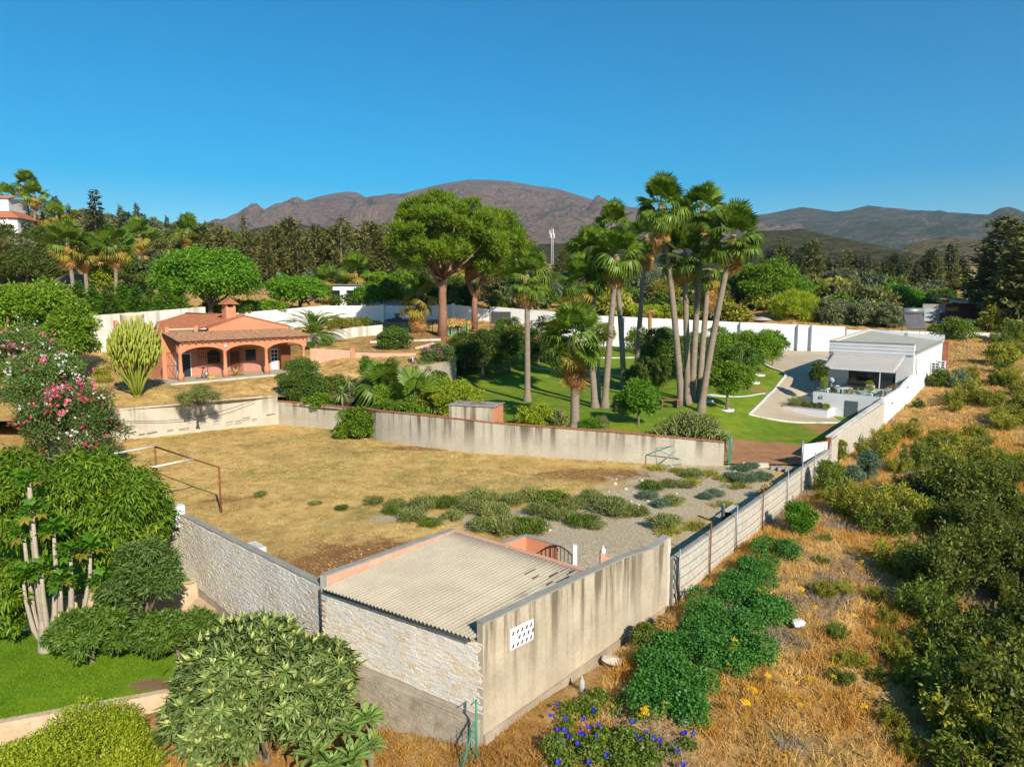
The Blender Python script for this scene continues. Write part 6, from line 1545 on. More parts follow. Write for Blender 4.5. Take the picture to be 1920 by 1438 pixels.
# papaya
def papaya():
    o = thing('papaya_tree', 'papaya with several tall bare grey trunks and leaf tufts', 'tree', (-18.8, 27.3, -2.8)); rr = random.Random(12)
    V, F = [], []
    for k in range(7):
        a = R(-150 + 300 * k / 6); l = .42 * (1 - .25 * abs(k - 3) / 3); c_, s_ = math.cos(a), math.sin(a); o_ = len(V)
        V += [(.45, 0, 0), (.45 + l * .55 * c_ - .09 * -s_, l * .55 * s_ - .09 * c_, .02), (.45 + l * c_, l * s_, -.1), (.45 + l * .55 * c_ + .09 * -s_, l * .55 * s_ + .09 * c_, .02)]; F.append((o_, o_ + 1, o_ + 2, o_ + 3))
    o_ = len(V); V += [(0, -.012, 0), (0, .012, 0), (.46, .012, .0), (.46, -.012, 0)]; F.append((o_, o_ + 1, o_ + 2, o_ + 3))
    me = npmesh('leaf', V, F, LM['bright'], np.random.RandomState(1).rand(len(F)))
    mey = npmesh('leaf', V, F, LM['palmyel'], np.random.RandomState(1).rand(len(F)))
    heads = [((-.35, .2), 7.1, .13), ((-.1, -.1), 5.9, .10), ((.55, .1), 5.1, .10), ((-.8, .3), 4.9, .09), ((1.15, .1), 4.2, .11), ((1.9, .2), 4.3, .09), ((.2, -.3), 3.6, .10), ((1.0, -.4), 3.2, .08), ((2.3, .1), 3.0, .07), ((-.55, -.3), 3.3, .08)]
    for i, (xy, h, r) in enumerate(heads):
        b = (rr.uniform(-.2, .25) + (.35 if i in (4, 5, 7, 8) else 0), rr.uniform(-.1, .1)); pts = [(b[0], b[1], -.2), (b[0] * .4 + xy[0] * .7, xy[1] * .6, h * .3), (xy[0] * .95, xy[1], h * .7), (xy[0], xy[1], h)]
        if i == 0: MB().lathe([(.42, -.2), (.34, .3), (.28, .9), (.2, 1.3)], 10).build('trunk_base', M_PAPAYA, o)
        obj('trunk', MB().tube(pts, [r * 1.5, r * 1.15, r * .9, r * .6], 8).mesh('trunk', M_PAPAYA), o)
        n = 18
        for k in range(n):
            f = obj('leaf', mey if (k > 12 and rr.random() < .5) else me, o, (xy[0], xy[1], h - .1 * rr.random()), scale=(rr.uniform(.6, .9),) * 3); set_dir(f, k * 2.4, R(62 - 105 * k / n), rr.uniform(-.3, .3))
papaya()
# agaves
def agaves():
    mes = [blade_leaf('leaf', LM['agave'], .85, .20, .25, k) for k in range(3)]
    for i, (px, py, Y, s_, lab) in enumerate(((590, 1400, 19.3, 1.0, 'foxtail agave rosette nearest the loquat bush'), (650, 1340, 20.2, 1.0, 'tall foxtail agave against the stone wall plinth'), (690, 1345, 20.6, .9, 'foxtail agave rosette touching the stone wall'), (660, 1420, 19.0, 1.05, 'foxtail agave at the bottom edge of the picture'), (695, 1395, 19.7, .8, 'yellowish foxtail agave beside the dry earth'), (625, 1430, 18.7, .9, 'low foxtail agave at the bottom left of the group'))):
        q = PY(px, py, Y); zb_ = min(q.z - .15, zbase(q.x, Y) + 1.)
        o = thing('agave', lab, 'agave', (q.x, Y, zb_), i, 'foxtail agaves by the loquat')
        MB().tube([(0, 0, -1.2), (0, 0, .1)], [.09, .11], 8).build('stem', M_BARK, o)
        rosette(o, mes, 24, 80, -12, i, s_, (0, 0, .05))
agaves()
# ---- oleanders, cactus, left trees
def flowered(label, px, y0, y1, w_, Y, zg, seed, fl, n=15000, **kw):
    o = px_tree(label, px, y0, y1, w_, Y, zg, kind='oleander', name='oleander', cat='shrub', M=34, n=n, L=.26, W=.07, seed=seed, droop=.1, **kw)
    ch = [c for c in o.children if c.name.startswith('crown')][0]
    a = PY(px, y0, Y); b = PY(px, y1, Y); rx = w_ / 2 * Y / FPX; bl = clumps((0, 0, (a.z + b.z) / 2 - o.location.z), (rx, rx * .9, (a.z - b.z) / 2), 34, (rx + (a.z - b.z) / 2) / 2 * .36, seed, -.55)
    for i, (k, nn) in enumerate(fl): obj('blossom', petals_mesh('blossom', bl, int(nn * 1.3), .2, FLM[k], seed + 10 + i), o)
flowered('big oleander with pink, red and white blossom beside the field corner', 135, 700, 900, 190, 44.5, -1.0, 60, (('red', 260), ('pink', 200), ('white', 260)), 20000)
flowered('oleander with white blossom behind the larger flowering oleander', 85, 655, 790, 150, 50, 1.0, 61, (('white', 300), ('pink', 120)))
flowered('oleander with clusters of pink blossom at the left edge', 45, 600, 740, 170, 57, 2.5, 62, (('pink', 420), ('white', 120)))
px_tree('lush green spreading tree at the left edge above the pink oleander', 60, 522, 690, 210, 70, 4, kind='lush', M=46, n=30000, L=.36, W=.18, seed=63)
px_tree('lower limb of lush green foliage beside the whitewashed wall', 135, 570, 690, 95, 66, 4, kind='lush', M=26, n=11000, L=.34, W=.17, seed=64)
def candelabra():
    q = on(258, 744, zterr); o = thing('candelabra_cactus', 'tall candelabra euphorbia with a round yellow green head before the salmon house', 'cactus', q); rr = random.Random(5)
    H = PY(258, 592, q.y).z - q.z; rad = 49 * q.y / FPX
    b = MB(); tips = []
    for k in range(26):
        a = k * 2.4; u = math.sqrt((k + .5) / 26); R_ = rad * u * .86; zt = H * (.74 - .32 * u * u) ; p = [(.12 * math.cos(a), .12 * math.sin(a), 0), (R_ * .35 * math.cos(a), R_ * .35 * math.sin(a), zt * .38), (R_ * .85 * math.cos(a), R_ * .85 * math.sin(a), zt * .8), (R_ * math.cos(a), R_ * math.sin(a), zt)]
        b.tube(p, [.12, .10, .09, .085], 6); tips.append(Vector(p[-1]))
    V = None
    b.tube([(0, 0, -.3), (0, 0, .8)], [.34, .26], 9)
    me = b.mesh('stem', LM['cactus']); at = me.attributes.new('rnd', 'FLOAT', 'FACE'); at.data.foreach_set('value', [rr.random() * .4 for _ in me.polygons]); obj('stem', me, o)
    ex = MB()
    for k in range(330):
        z_ = 1 - 1.7 * (k + .5) / 330; s_ = math.sqrt(max(0, 1 - z_ * z_)); a = k * 2.39996 + 1; kk = rr.uniform(.55, .98); x, y, z = rad * .9 * s_ * math.cos(a) * kk, rad * .9 * s_ * math.sin(a) * kk, H * .63 + H * .29 * z_ * kk - .6
        ex.tube([(x, y, z), (x * 1.06, y * 1.06, z + .4), (x * 1.1, y * 1.1, z + .85)], [.07, .075, .03], 5)
    exm = ex.mesh('arm_mass', LM['cactus']); at = exm.attributes.new('rnd', 'FLOAT', 'FACE'); at.data.foreach_set('value', [rr.random() for _ in exm.polygons]); obj('arm_mass', exm, o, kind='stuff')
    arms = []
    for v in range(3):
        m = MB(); h = [1.3, 1.0, 1.6][v]; prof = [(.07, 0), (.085, .3 * h), (.095, .7 * h), (.08, .92 * h), (.03, h)]; m.lathe(prof, 6); mm = m.mesh('arm', LM['cactus']); at = mm.attributes.new('rnd', 'FLOAT', 'FACE'); at.data.foreach_set('value', [.35 + .65 * (p.center.z / h) * rr.uniform(.6, 1) for p in mm.polygons]); arms.append(mm)
    for k in range(290):
        z_ = 1 - 1.75 * (k + .5) / 290; s_ = math.sqrt(max(0, 1 - z_ * z_)); a = k * 2.39996; kk = rr.uniform(.8, 1.) if k % 4 else rr.uniform(.3, .8)
        x, y, z = rad * .93 * s_ * math.cos(a) * kk, rad * .93 * s_ * math.sin(a) * kk, H * .63 + H * .30 * z_ * kk - .55
        sc = rr.uniform(.55, .85); obj('arm', arms[k % 3], o, (x, y, z), (-y / rad * .45 + rr.uniform(-.1, .1), x / rad * .45 + rr.uniform(-.1, .1), rr.uniform(0, 3)), (.85, .85, sc))
candelabra()
zt_, zg_ = zterr, zgard
px_tree('small sparse yellow green shrub left of the candelabra cactus', 196, 680, 728, 40, 66, zt_, kind='weed', name='shrub', cat='shrub', M=14, n=2200, L=.16, W=.05, seed=70)
px_tree('broom-like shrub growing out of the whitish block wall', 370, 718, 768, 82, 57.3, 2.3, kind='salt', name='shrub', cat='shrub', M=18, n=6000, L=.22, W=.035, seed=71, shell=.8, spread=1.)
px_tree('dense dark conical bush in front of the salmon house porch', 569, 668, 758, 92, 64.6, 2.2, kind='dense', name='cone_bush', cat='bush', M=50, n=22000, L=.14, W=.09, seed=72, zmin=-.95, shell=.3)
px_tree('leafy green bush hanging over the curved concrete wall', 674, 755, 830, 104, 57.4, .0, kind='mango', name='wall_bush', cat='bush', M=34, n=14000, L=.24, W=.08, seed=73, zmin=-.95, droop=.5, deep=.6)
px_tree('dark round bush alone on the dry upper terrace', 740, 609, 660, 62, 87, zt_, kind='dense', name='round_bush', cat='bush', M=34, n=9000, L=.2, W=.12, seed=74, zmin=-.9, shell=.3)
px_tree('bougainvillea with magenta bracts at the end of the rough stone wall', 822, 640, 692, 78, 77.5, 4.2, kind='oleander', name='bougainvillea', cat='shrub', M=20, n=6000, L=.2, W=.09, seed=75, fruit=('magenta', 160, .2))
px_tree('trailing thin shrub spilling over the rough stone wall', 795, 668, 712, 60, 75.5, 3.6, kind='salt', name='shrub', cat='shrub', M=12, n=2600, L=.24, W=.05, seed=76)
px_tree('yellow green hedge bush beside the concrete cabin', 850, 704, 790, 110, 58.5, zg_, kind='yellow', name='hedge_bush', cat='bush', M=40, n=15000, L=.18, W=.09, seed=77, zmin=-.9)
px_tree('second yellow green hedge bush left of the concrete cabin', 800, 715, 790, 70, 59.5, zg_, kind='weed', name='hedge_bush', cat='bush', M=26, n=8000, L=.18, W=.09, seed=78, zmin=-.9)
px_tree('low green shrub row behind the curved wall coping', 745, 742, 792, 90, 57.3, zg_, kind='lush', name='shrub', cat='shrub', M=22, n=7000, L=.2, W=.09, seed=79, zmin=-.9)
px_tree('spiky bright green sapling in the planting bed', 686, 665, 722, 36, 65, zbed, kind='bright', name='sapling', cat='shrub', M=12, n=2600, L=.24, W=.06, seed=80)
px_tree('grey green shrub under the bright sapling', 700, 690, 745, 70, 63.5, zbed, kind='salt', name='shrub', cat='shrub', M=18, n=4500, L=.2, W=.06, seed=81)
px_tree('loose dark shrub at the foot of the rough stone wall', 752, 688, 730, 46, 66, zg_, kind='olive', name='shrub', cat='shrub', M=14, n=2600, L=.18, W=.07, seed=82)
# yuccas and young fan palms in the bed
yb = [blade_leaf('leaf', LM['agave'], 1.0, .09, .3, k, fold=.05) for k in range(3)]
for i, (px, py, Y, s_, lab) in enumerate(((641, 735, 61.2, 1.3, 'spiky yucca with hanging blades behind the curved wall'), (672, 722, 63, 1.2, 'second spiky yucca among the bed shrubs'), (655, 712, 64, 1.0, 'upper spiky yucca in the planting bed'))):
    q = PY(px, py, Y); g = zbed(q.x, Y); o = thing('yucca', lab, 'yucca', (q.x, Y, g - .1), i, 'yuccas in the planting bed'); MB().tube([(0, 0, -.2), (0, 0, q.z - g + .1)], [.14, .1], 8).build('trunk', M_BARK, o); rosette(o, yb, 46, 85, -65, i + 4, s_, (0, 0, q.z - g))
for i, (px, py, Y, s_, lab) in enumerate(((718, 722, 60.5, 1.0, 'young fan palm in the planting bed, left of the pair'), (778, 745, 58.2, 1.1, 'young fan palm nearest the curved wall, right of the pair'))):
    q = PY(px, py, Y); g = (zbed if i == 0 else zgard)(q.x, Y); fan_palm(lab, (q.x, Y, g - .1), (q.x + .05, Y, q.z - .2), .14, 13, 1, 1.15, 90 + i, 'young fan palms', 'young_fan_palm', yel=0)
# feather palm left of the pavilion
def feather():
    fe = [feather_leaf('frond', LM['feather'], 3.6, 40, k, .42 + .08 * k) for k in range(3)]
    q = PY(588, 625, 92); o = thing('feather_palm', 'low feather palm with arching fronds right of the salmon house', 'palm', (q.x, 92, zterr(q.x, 92) - .1)); MB().lathe([(.4, -.2), (.45, .5), (.35, 1.1), (.2, 1.3)], 10).build('trunk', M_PALMT, o); rosette(o, fe, 46, 84, -20, 3, 1.75, (0, 0, 1.2), 'frond')
feather()

for i, (px, y0, y1, w_, Y, kd, lab) in enumerate(((600, 735, 768, 60, 62.6, 'lush', 'leafy shrub behind the left end of the curved wall'), (630, 700, 752, 60, 66, 'weedgreen', 'green shrub behind the spiky yucca'), (705, 715, 772, 70, 60.5, 'lush', 'leafy shrub between the young fan palms and the wall'), (735, 700, 745, 60, 66, 'dense', 'dark shrub below the bending person'), (820, 695, 735, 50, 68, 'weedgreen', 'green shrub at the right foot of the rough stone wall'), (770, 760, 795, 60, 56.5, 'bright', 'low bright shrub just behind the coping, left of the cabin'))):
    px_tree(lab, px, y0, y1, w_, Y, (lambda x, y: zbed(x, y) if x < -14 else zgard(x, y)), kind=kd, name='shrub', cat='shrub', M=24, n=4500, L=.2, W=.09, seed=850 + i, zmin=-.9)
# ================================================================== palm garden
PALMS = [  # label, base px, base py, crown px, crown py, depth offset of crown, n fronds, n dead, size, seed
 ('fan palm standing alone on the lawn, leftmost of the garden palms', 989, 752, 988, 515, 0, 36, 12, 1.0, 1),
 ('short fan palm with a thick brown skirt just behind the wall coping', 1078, 800, 1078, 632, 0, 30, 20, 1.15, 2),
 ('left trunk of the three-trunk palm clump, leaning left', 1116, 764, 1093, 520, 2, 34, 14, 1.0, 3),
 ('middle straight trunk of the three-trunk palm clump', 1122, 760, 1106, 470, 3, 34, 10, 1.0, 4),
 ('right trunk of the three-trunk palm clump, leaning right', 1134, 764, 1157, 478, 1, 36, 12, 1.05, 5),
 ('dark trunked fan palm just right of the three-trunk clump', 1170, 728, 1150, 420, 2, 36, 10, 1.0, 6),
 ('fan palm with long dead skirt left of the five leaning trunks', 1192, 722, 1212, 440, 1, 32, 26, 1.0, 7),
 ('tallest fan palm, leftmost of the five leaning trunks', 1278, 760, 1240, 382, 1, 40, 22, 1.05, 8),
 ('fan palm second from the left of the five leaning trunks', 1289, 756, 1283, 474, 0, 36, 14, 1.05, 9),
 ('very tall straight fan palm in the middle of the five trunks', 1297, 752, 1318, 388, 2, 38, 14, 1.0, 10),
 ('fan palm with long brown skirt, fourth of the five leaning trunks', 1310, 752, 1330, 505, 3, 26, 30, 1.0, 11),
 ('rightmost fan palm leaning furthest right above the citrus', 1314, 772, 1376, 440, 0, 40, 10, 1.1, 12)]
for lab, bx, by, cx, cy_, dy, n, nd, s_, sd_ in PALMS:
    q = on(bx, by, zgard); t = PY(cx, cy_, q.y + dy); fan_palm(lab, q, t, .30 if sd_ != 2 else .36, n, nd, s_ * 1.02, sd_)
def trees_list(L):
    for kw in L: px_tree(**kw)
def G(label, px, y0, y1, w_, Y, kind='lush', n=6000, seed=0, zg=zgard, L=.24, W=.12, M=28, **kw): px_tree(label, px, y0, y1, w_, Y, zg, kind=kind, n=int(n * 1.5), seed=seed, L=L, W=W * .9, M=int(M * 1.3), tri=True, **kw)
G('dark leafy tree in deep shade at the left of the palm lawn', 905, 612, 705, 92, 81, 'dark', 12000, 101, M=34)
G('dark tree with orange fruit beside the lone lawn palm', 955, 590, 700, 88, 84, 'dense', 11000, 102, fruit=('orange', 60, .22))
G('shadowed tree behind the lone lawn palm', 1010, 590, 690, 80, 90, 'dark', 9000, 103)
G('dark shrub along the terrace edge below the straw hut', 868, 618, 680, 60, 84, 'dark', 6000, 104, name='shrub', cat='shrub')
G('yellow green shrub against the back wall left of the clump', 1132, 600, 655, 52, 98, 'weed', 3500, 105, name='shrub', cat='shrub')
G('shrub with one pink flower spike against the white wall', 1195, 612, 668, 58, 98, 'lush', 4000, 106, name='shrub', cat='shrub', fruit=('pink', 12, .25))
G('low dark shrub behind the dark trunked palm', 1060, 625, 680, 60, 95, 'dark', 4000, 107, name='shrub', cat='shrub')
G('tall dark citrus tree left of the five leaning trunks', 1240, 605, 722, 95, 78, 'dense', 13000, 108, M=34)
G('low citrus tree with reddish tips beneath the tall dark citrus', 1215, 668, 742, 90, 73, 'dark', 8000, 109)
G('dark citrus tree behind the five leaning trunks', 1300, 612, 730, 100, 80, 'dense', 13000, 110, M=34)
G('leafy citrus tree right behind the leaning trunks', 1352, 612, 705, 90, 84, 'lush', 11000, 111)
G('bright citrus tree beside the driveway bend, in a white ring', 1418, 612, 700, 105, 83, 'lush', 14000, 112, M=34)
G('dark lower citrus between the bright citrus and the orange tree', 1392, 640, 708, 80, 79, 'dense', 9000, 113)
G('small citrus tree touching the white wall near the driveway', 1450, 618, 672, 60, 88, 'bright', 5000, 114)
q = on(1364, 770, zgard); G('orange tree with one yellow branch standing in a white tree ring', 1365, 672, 748, 96, q.y, 'lush', 11000, 115, fruit=('yellow', 30, .2))
q = on(1190, 796, zgard); G('round bright green small tree behind the wall, with a dark trunk', 1198, 708, 785, 78, q.y, 'bright', 9000, 116)
G('grey shrub against the round small tree', 1166, 738, 785, 36, q.y + .8, 'salt', 2600, 117, name='shrub', cat='shrub')
G('bushy shrub leaning over the wall coping left of the short palm', 1003, 752, 812, 84, 52.6, 'yellow', 8000, 118, name='shrub', cat='shrub', L=.18, W=.09, zmin=-.9)
G('pale shrub beside the short palm behind the coping', 1045, 768, 812, 40, 52.2, 'salt', 3000, 119, name='shrub', cat='shrub')
G('tuft of bright green grass behind the coping, right of the short palm', 1105, 782, 812, 38, 51.8, 'bright', 1800, 120, name='grass_tuft', cat='grass', L=.4, W=.04, zmin=-.9, trunk=False)
G('weedy pale tuft behind the coping', 1128, 778, 812, 30, 52, 'salt', 1000, 121, name='weed', cat='weed', L=.25, W=.04)
# white rings round tree trunks
for i, (px, py, lab) in enumerate(((1363, 769, 'white ring kerb round the orange tree trunk'), (1424, 704, 'white ring kerb round the bright citrus trunk'), (1325, 752, 'white ring kerb beside the leaning palm trunks'), (1414, 718, 'white ring kerb half hidden below the bright citrus'))):
    q = on(px, py, zgard); t = MB().lathe([(.42, -.1), (.62, -.1), (.62, .1), (.42, .1), (.42, -.1)], 24).build('tree_ring', M_WHITE, None, (q.x, q.y, q.z)); tag(t, lab, 'tree ring')
# sprawling cactus over the wall
def sprawl():
    q = P(1292, 815, 1.75); o = thing('sprawling_cactus', 'sprawling pale green cactus with crooked arms hanging over the wall end', 'cactus', (q.x, 49.6, 1.2)); rr = random.Random(22)
    me_ = []
    b = MB()
    for k in range(300):
        a = rr.uniform(0, 6.28); u = rr.random() ** .6; x = 2.7 * u * math.cos(a); y = 1.0 * u * math.sin(a); h0 = rr.uniform(0, 2.0) * (1 - u * .8); p = Vector((x, y, h0)); d = Vector((math.cos(a) * .6 + rr.uniform(-.5, .5), math.sin(a) * .4 + rr.uniform(-.5, .3), rr.uniform(-.1, 1.))).normalized()
        L = rr.uniform(.35, .8); pts = [p, p + d * L * .5 + Vector((0, 0, -.06)), p + d * L + Vector((0, 0, .12))]; b.tube(pts, [.045, .055, .03], 5)
    me = b.mesh('arms', LM['salt']); at = me.attributes.new('rnd', 'FLOAT', 'FACE'); at.data.foreach_set('value', [rr.random() * .9 for _ in me.polygons]); obj('arms', me, o, kind='stuff')
    obj('leaves', crown_mesh('leaves', clumps((0, 0, 1.0), (2.7, 1.1, 1.3), 24, .6, 5, -.4), 5000, .16, .07, LM['salt'], 6), o, kind='stuff')
    for k in range(9):
        x = -2.2 + k * .55 + rr.uniform(-.1, .1); MB().tube([(x, -.7, .6), (x + .1, -1.35, .75), (x + rr.uniform(-.2, .3), -1.6, .3), (x + rr.uniform(-.2, .4), -1.62, -.1 - rr.uniform(0, .35))], [.05, .05, .045, .03], 5).build('hanging_arm', LM['salt'], o)
sprawl()
# villa planting
def villa_plants():
    c, s_ = math.cos(R(-42)), math.sin(R(-42))
    def wp(x, y, z): return (33.9 + x * c - y * s_, 64 + x * s_ + y * c, z)
    tree('small dark glossy tree in the raised planter beside the terrace', wp(-7.1, 3.6, 1.6), 2.0, (.85, .8, 1.3), 'dark', 'broadleaf_tree', 'tree', 20, n=5000, L=.2, W=.1, seed=130, tr=.06)
    o = thing('grass_plant', 'pale feathery grass plant at the corner of the front planter', 'plant', wp(-7.6, -.9, .8)); V, F, r = tufts_np(np.random.RandomState(3).normal(0, .28, (60, 3)) * [1, 1, 0], 12, 1.1, .03, 4, .45); obj('blades', npmesh('blades', V, F, LM['salt'], r), o)
    for i, (x, k, lab) in enumerate(((-6.6, 'weedgreen', 'yellow green low plant on the left of the front planter'), (-6.0, 'dense', 'dark green low plant in the middle of the front planter'), (-5.4, 'grey', 'grey low plant in the front planter'), (-4.8, 'yellow', 'bright yellow low plant at the right end of the front planter'))):
        tree(lab, wp(x, -.9, .8), .32, (.36, .4, .34), k, 'low_plant', 'plant', 8, n=900, L=.13, W=.06, seed=140 + i, trunk=False)
villa_plants()
# the dead little palm trunk
q = PY(1217, 660, 96); o = thing('dead_palm_stump', 'orange brown dead palm stem against the white wall', 'palm', (q.x, 96, zgard(q.x, 96) - .1), 0); MB().tube([(0, 0, -.2), (.05, 0, 3), (0, 0, 6.2)], [.28, .22, .3], 8).build('trunk', mat('dead_palm_orange', (.42, .2, .07), (.3, .13, .05), 2), o)
for k in range(8): f = obj('dead_frond', FAN['d'][k % 3], o, (0, 0, 6.1), scale=(.55,) * 3); set_dir(f, k * .8, R(-70 + 12 * k), 0)
# ================================================================== stone pines
def stone_pines():
    for lab, bx, by, Y, cx, y0, y1, w_, sd_, n, fork in (('left stone pine with a huge rounded umbrella crown', 829, 632, 99, 835, 358, 535, 218, 11, 60000, False), ('right stone pine with a forked reddish trunk', 890, 612, 104, 920, 388, 535, 150, 12, 32000, True)):
        q = PY(bx, by, Y); z0 = q.z; a, b = PY(cx, y0, Y), PY(cx, y1, Y); rx = w_ / 2 * Y / FPX; H = (a.z + b.z) / 2 - z0; rz_ = (a.z - b.z) / 2
        o = thing('stone_pine', lab, 'tree', (q.x, Y, z0 - .2)); dx = a.x - q.x
        bl = clumps((dx, 0, H), (rx, rx * .95, rz_), 110 if n > 30000 else 70, 1.2, sd_, -.62, .12, .2)
        th = PY(bx, 520, Y).z - z0; m = MB()
        if fork:
            m.tube([(0, 0, -.3), (0, 0, th * .5), (.1, 0, th * .62)], [.52, .42, .42], 10); m.tube([(.1, 0, th * .6), (-.9, 0, th * .95), (-1.6, .5, H)], [.4, .32, .15], 8); m.tube([(.1, 0, th * .6), (1.2, 0, th * 1.0), (2.6, .3, H)], [.42, .32, .15], 8)
        else:
            m.tube([(0, 0, -.3), (.15, 0, th * .4), (.1, 0, th * .75), (.35, 0, th)], [.75, .58, .52, .48], 12); m.tube([(.1, 0, th * .8), (-1.2, 0, th * 1.12), (-3.2, .3, H + .3)], [.4, .3, .12], 8)
        rr = random.Random(sd_)
        for bb in rr.sample(bl, 16):
            p = Vector((.3 if not fork else rr.choice((-1.2, 1.6)), 0, th * rr.uniform(.92, 1.05))); t = Vector(bb[0]); mm = p.lerp(t, .5); mm.z -= .6; m.tube([p, mm, t], [.22, .14, .05], 6)
        m.build('trunk', M_BARKP, o)
        obj('crown', crown_mesh('crown', bl, int(n * 1.15), .5, .13, LM['pine'], sd_, tri=True, droop=-.55, spread=.7, shell=.35, flat=.72, up=.1), o)
stone_pines()
# ================================================================== trees behind the walls
def C(px, y0, y1, Y, v, kind='cypress', wide=1., lab='', group=None, seed=0, name='cypress_tree'):
    a, b = PY(px, y0, Y), PY(px, y1, Y); conifer(lab, (b.x, Y, b.z), (a.z - b.z) * 1.02, v, kind, wide, group, (px * 7.3) % 6.28, name)
rr = random.Random(77)
belt = [(372, 432), (386, 425), (402, 418), (418, 424), (436, 436), (452, 444), (468, 436), (486, 440), (502, 432), (520, 428), (536, 420), (546, 412), (560, 428), (578, 440), (596, 424), (612, 436), (628, 428), (642, 408), (654, 420), (668, 432), (684, 428), (697, 418), (712, 424), (726, 420), (740, 434), (756, 430), (980, 440), (1000, 452), (1015, 470), (1055, 470)]
ob = order_of([x for x, y in belt])
for i, (x, y) in enumerate(belt):
    C(x, y, 545 + rr.uniform(-6, 10), 138 + rr.uniform(-8, 22), [0, 1, 3, 0, 1][i % 5], 'cypress', rr.uniform(.95, 1.35), 'ragged brownish cypress, %s from the left in the belt behind the houses' % nth(ob[i]), 'cypress belt behind the houses')
hill = [(92, 374), (112, 372), (135, 386), (150, 402), (168, 398), (205, 405), (232, 388), (243, 400), (262, 384), (290, 410), (318, 408), (336, 424), (350, 420), (30, 372), (72, 400), (12, 420), (120, 400), (275, 404), (305, 425), (225, 410)]
ob = order_of([x for x, y in hill])
for i, (x, y) in enumerate(hill):
    C(x, y, 500 + rr.uniform(-10, 10), 178 + rr.uniform(-12, 20), [2, 0, 2, 1][i % 4], 'cypdark' if i % 3 else 'cypress', rr.uniform(.9, 1.3), 'dark pointed cypress, %s from the left on the left hill skyline' % nth(ob[i]), 'cypresses on the left hill')
C(185, 352, 490, 165, 5, 'cypdark', 1.35, 'tall tiered Norfolk pine rising above the left hill', None, name='norfolk_pine')
C(461, 408, 520, 150, 4, 'cypress', .9, 'slender twin-tipped cypress left of the mountain foot', None)
row = [(1462, 452), (1476, 462), (1493, 470), (1508, 456), (1521, 452), (1534, 474), (1550, 482), (1566, 486), (1583, 470), (1598, 480), (1612, 482), (1625, 478), (1640, 490), (1655, 484), (1672, 478), (1690, 486), (1703, 482), (1716, 490), (1732, 478), (1742, 468), (1753, 476), (1776, 458), (1800, 482), (1440, 470), (1425, 480), (1812, 500), (1485, 480)]
ob = order_of([x for x, y in row])
for i, (x, y) in enumerate(row):
    C(x, y, 556 + rr.uniform(-4, 8), 172 + rr.uniform(-8, 18), [0, 2, 0, 3, 1][i % 5], 'cypdark' if i % 4 else 'cypress', rr.uniform(1.0, 1.4), 'dark cypress, %s from the left in the row below the right-hand hills' % nth(ob[i]), 'cypress row on the right')
C(1788, 460, 556, 165, 4, 'cypress', .8, 'thin column cypress beside the big cypress', None)
C(1872, 410, 612, 108, 1, 'cypress', 1.35, 'huge spreading cypress at the right edge, left of its pair', None)
C(1912, 420, 620, 104, 3, 'cypress', 1.45, 'huge spreading cypress cut by the right frame edge', None)
C(1845, 470, 612, 112, 0, 'cypress', 1.5, 'lower spreading cypress left of the huge pair', None)
C(1890, 450, 615, 101, 0, 'cypress', 1.4, 'broad cypress filling the gap before the huge pair', None)
C(1950, 440, 640, 98, 1, 'cypress', 1.4, 'spreading cypress mostly outside the right frame edge', None)
zb_ = zbase
def B(label, px, y0, y1, w_, Y, kind='lush', n=5000, seed=0, L=.42, W=.22, M=30, zg=None, **kw):
    n = int(n * 1.7); L = L * .8 if L < .6 else L; W = W * .7 if W > .1 else W; M = int(M * 1.3)
    b = PY(px, y1, Y).z; px_tree(label, px, y0, y1, w_, Y, min(zb_(PY(px, y1, Y).x, Y), b - .4) if zg is None else zg, kind=kind, n=n, seed=seed, L=L, W=W * 1.2, M=M, tri=True, **kw)
B('large bright green rounded tree behind the salmon house chimney', 392, 458, 588, 188, 98, 'bright', 22000, 201, M=50, L=.45, W=.24)
B('bright green domed tree behind the feather palm', 562, 512, 580, 118, 112, 'bright', 11000, 202, M=40)
B('bright green small tree in front of the white pavilion', 690, 528, 580, 56, 115, 'bright', 5000, 203)
B('darker tree beside the pavilion wall', 715, 508, 575, 50, 118, 'lush', 5000, 204)
B('lush tree right of the pavilion behind the palm', 752, 500, 575, 70, 120, 'lush', 6000, 205)
B('dark tree mass behind the left pine trunk', 800, 500, 585, 90, 122, 'dark', 7000, 206)
B('dark tree mass between the two pine trunks', 860, 515, 590, 90, 122, 'dark', 7000, 207)
B('dark brownish tree right of the forked pine', 935, 500, 590, 110, 124, 'cypress', 8000, 208, L=.4, W=.2)
B('green shrubby tree behind the lone lawn palm crown', 1005, 520, 592, 70, 118, 'dark', 5000, 209)
B('dark broadleaf tree in the left middle, above the lush tree', 50, 462, 545, 130, 118, 'dark', 11000, 210, M=44)
B('dark broadleaf tree beside the gazebo', 108, 480, 540, 70, 116, 'dark', 6000, 211)
B('dark hill tree under the hilltop house', 20, 430, 490, 110, 140, 'dark', 7000, 212, L=.5, W=.26)
B('dark hill tree below the skyline palms', 95, 425, 480, 90, 148, 'dark', 6000, 213, L=.5, W=.26)
B('green hill tree behind the pair of tall fan palms', 185, 440, 500, 80, 140, 'dense', 6000, 214, L=.5, W=.26)
B('pale green leafy tree right of the gazebo', 190, 495, 545, 60, 106, 'yellow', 4500, 215)
B('dark tree behind the third tall fan palm', 240, 470, 560, 80, 118, 'dark', 7000, 216)
B('grassy pale green weeping shrub left of the bright rounded tree', 300, 470, 530, 70, 122, 'grey', 5000, 217, L=.5, W=.08, droop=.8)
B('dark hillside tree above the bright rounded tree', 330, 445, 500, 90, 140, 'cypress', 6000, 218, L=.5, W=.25)
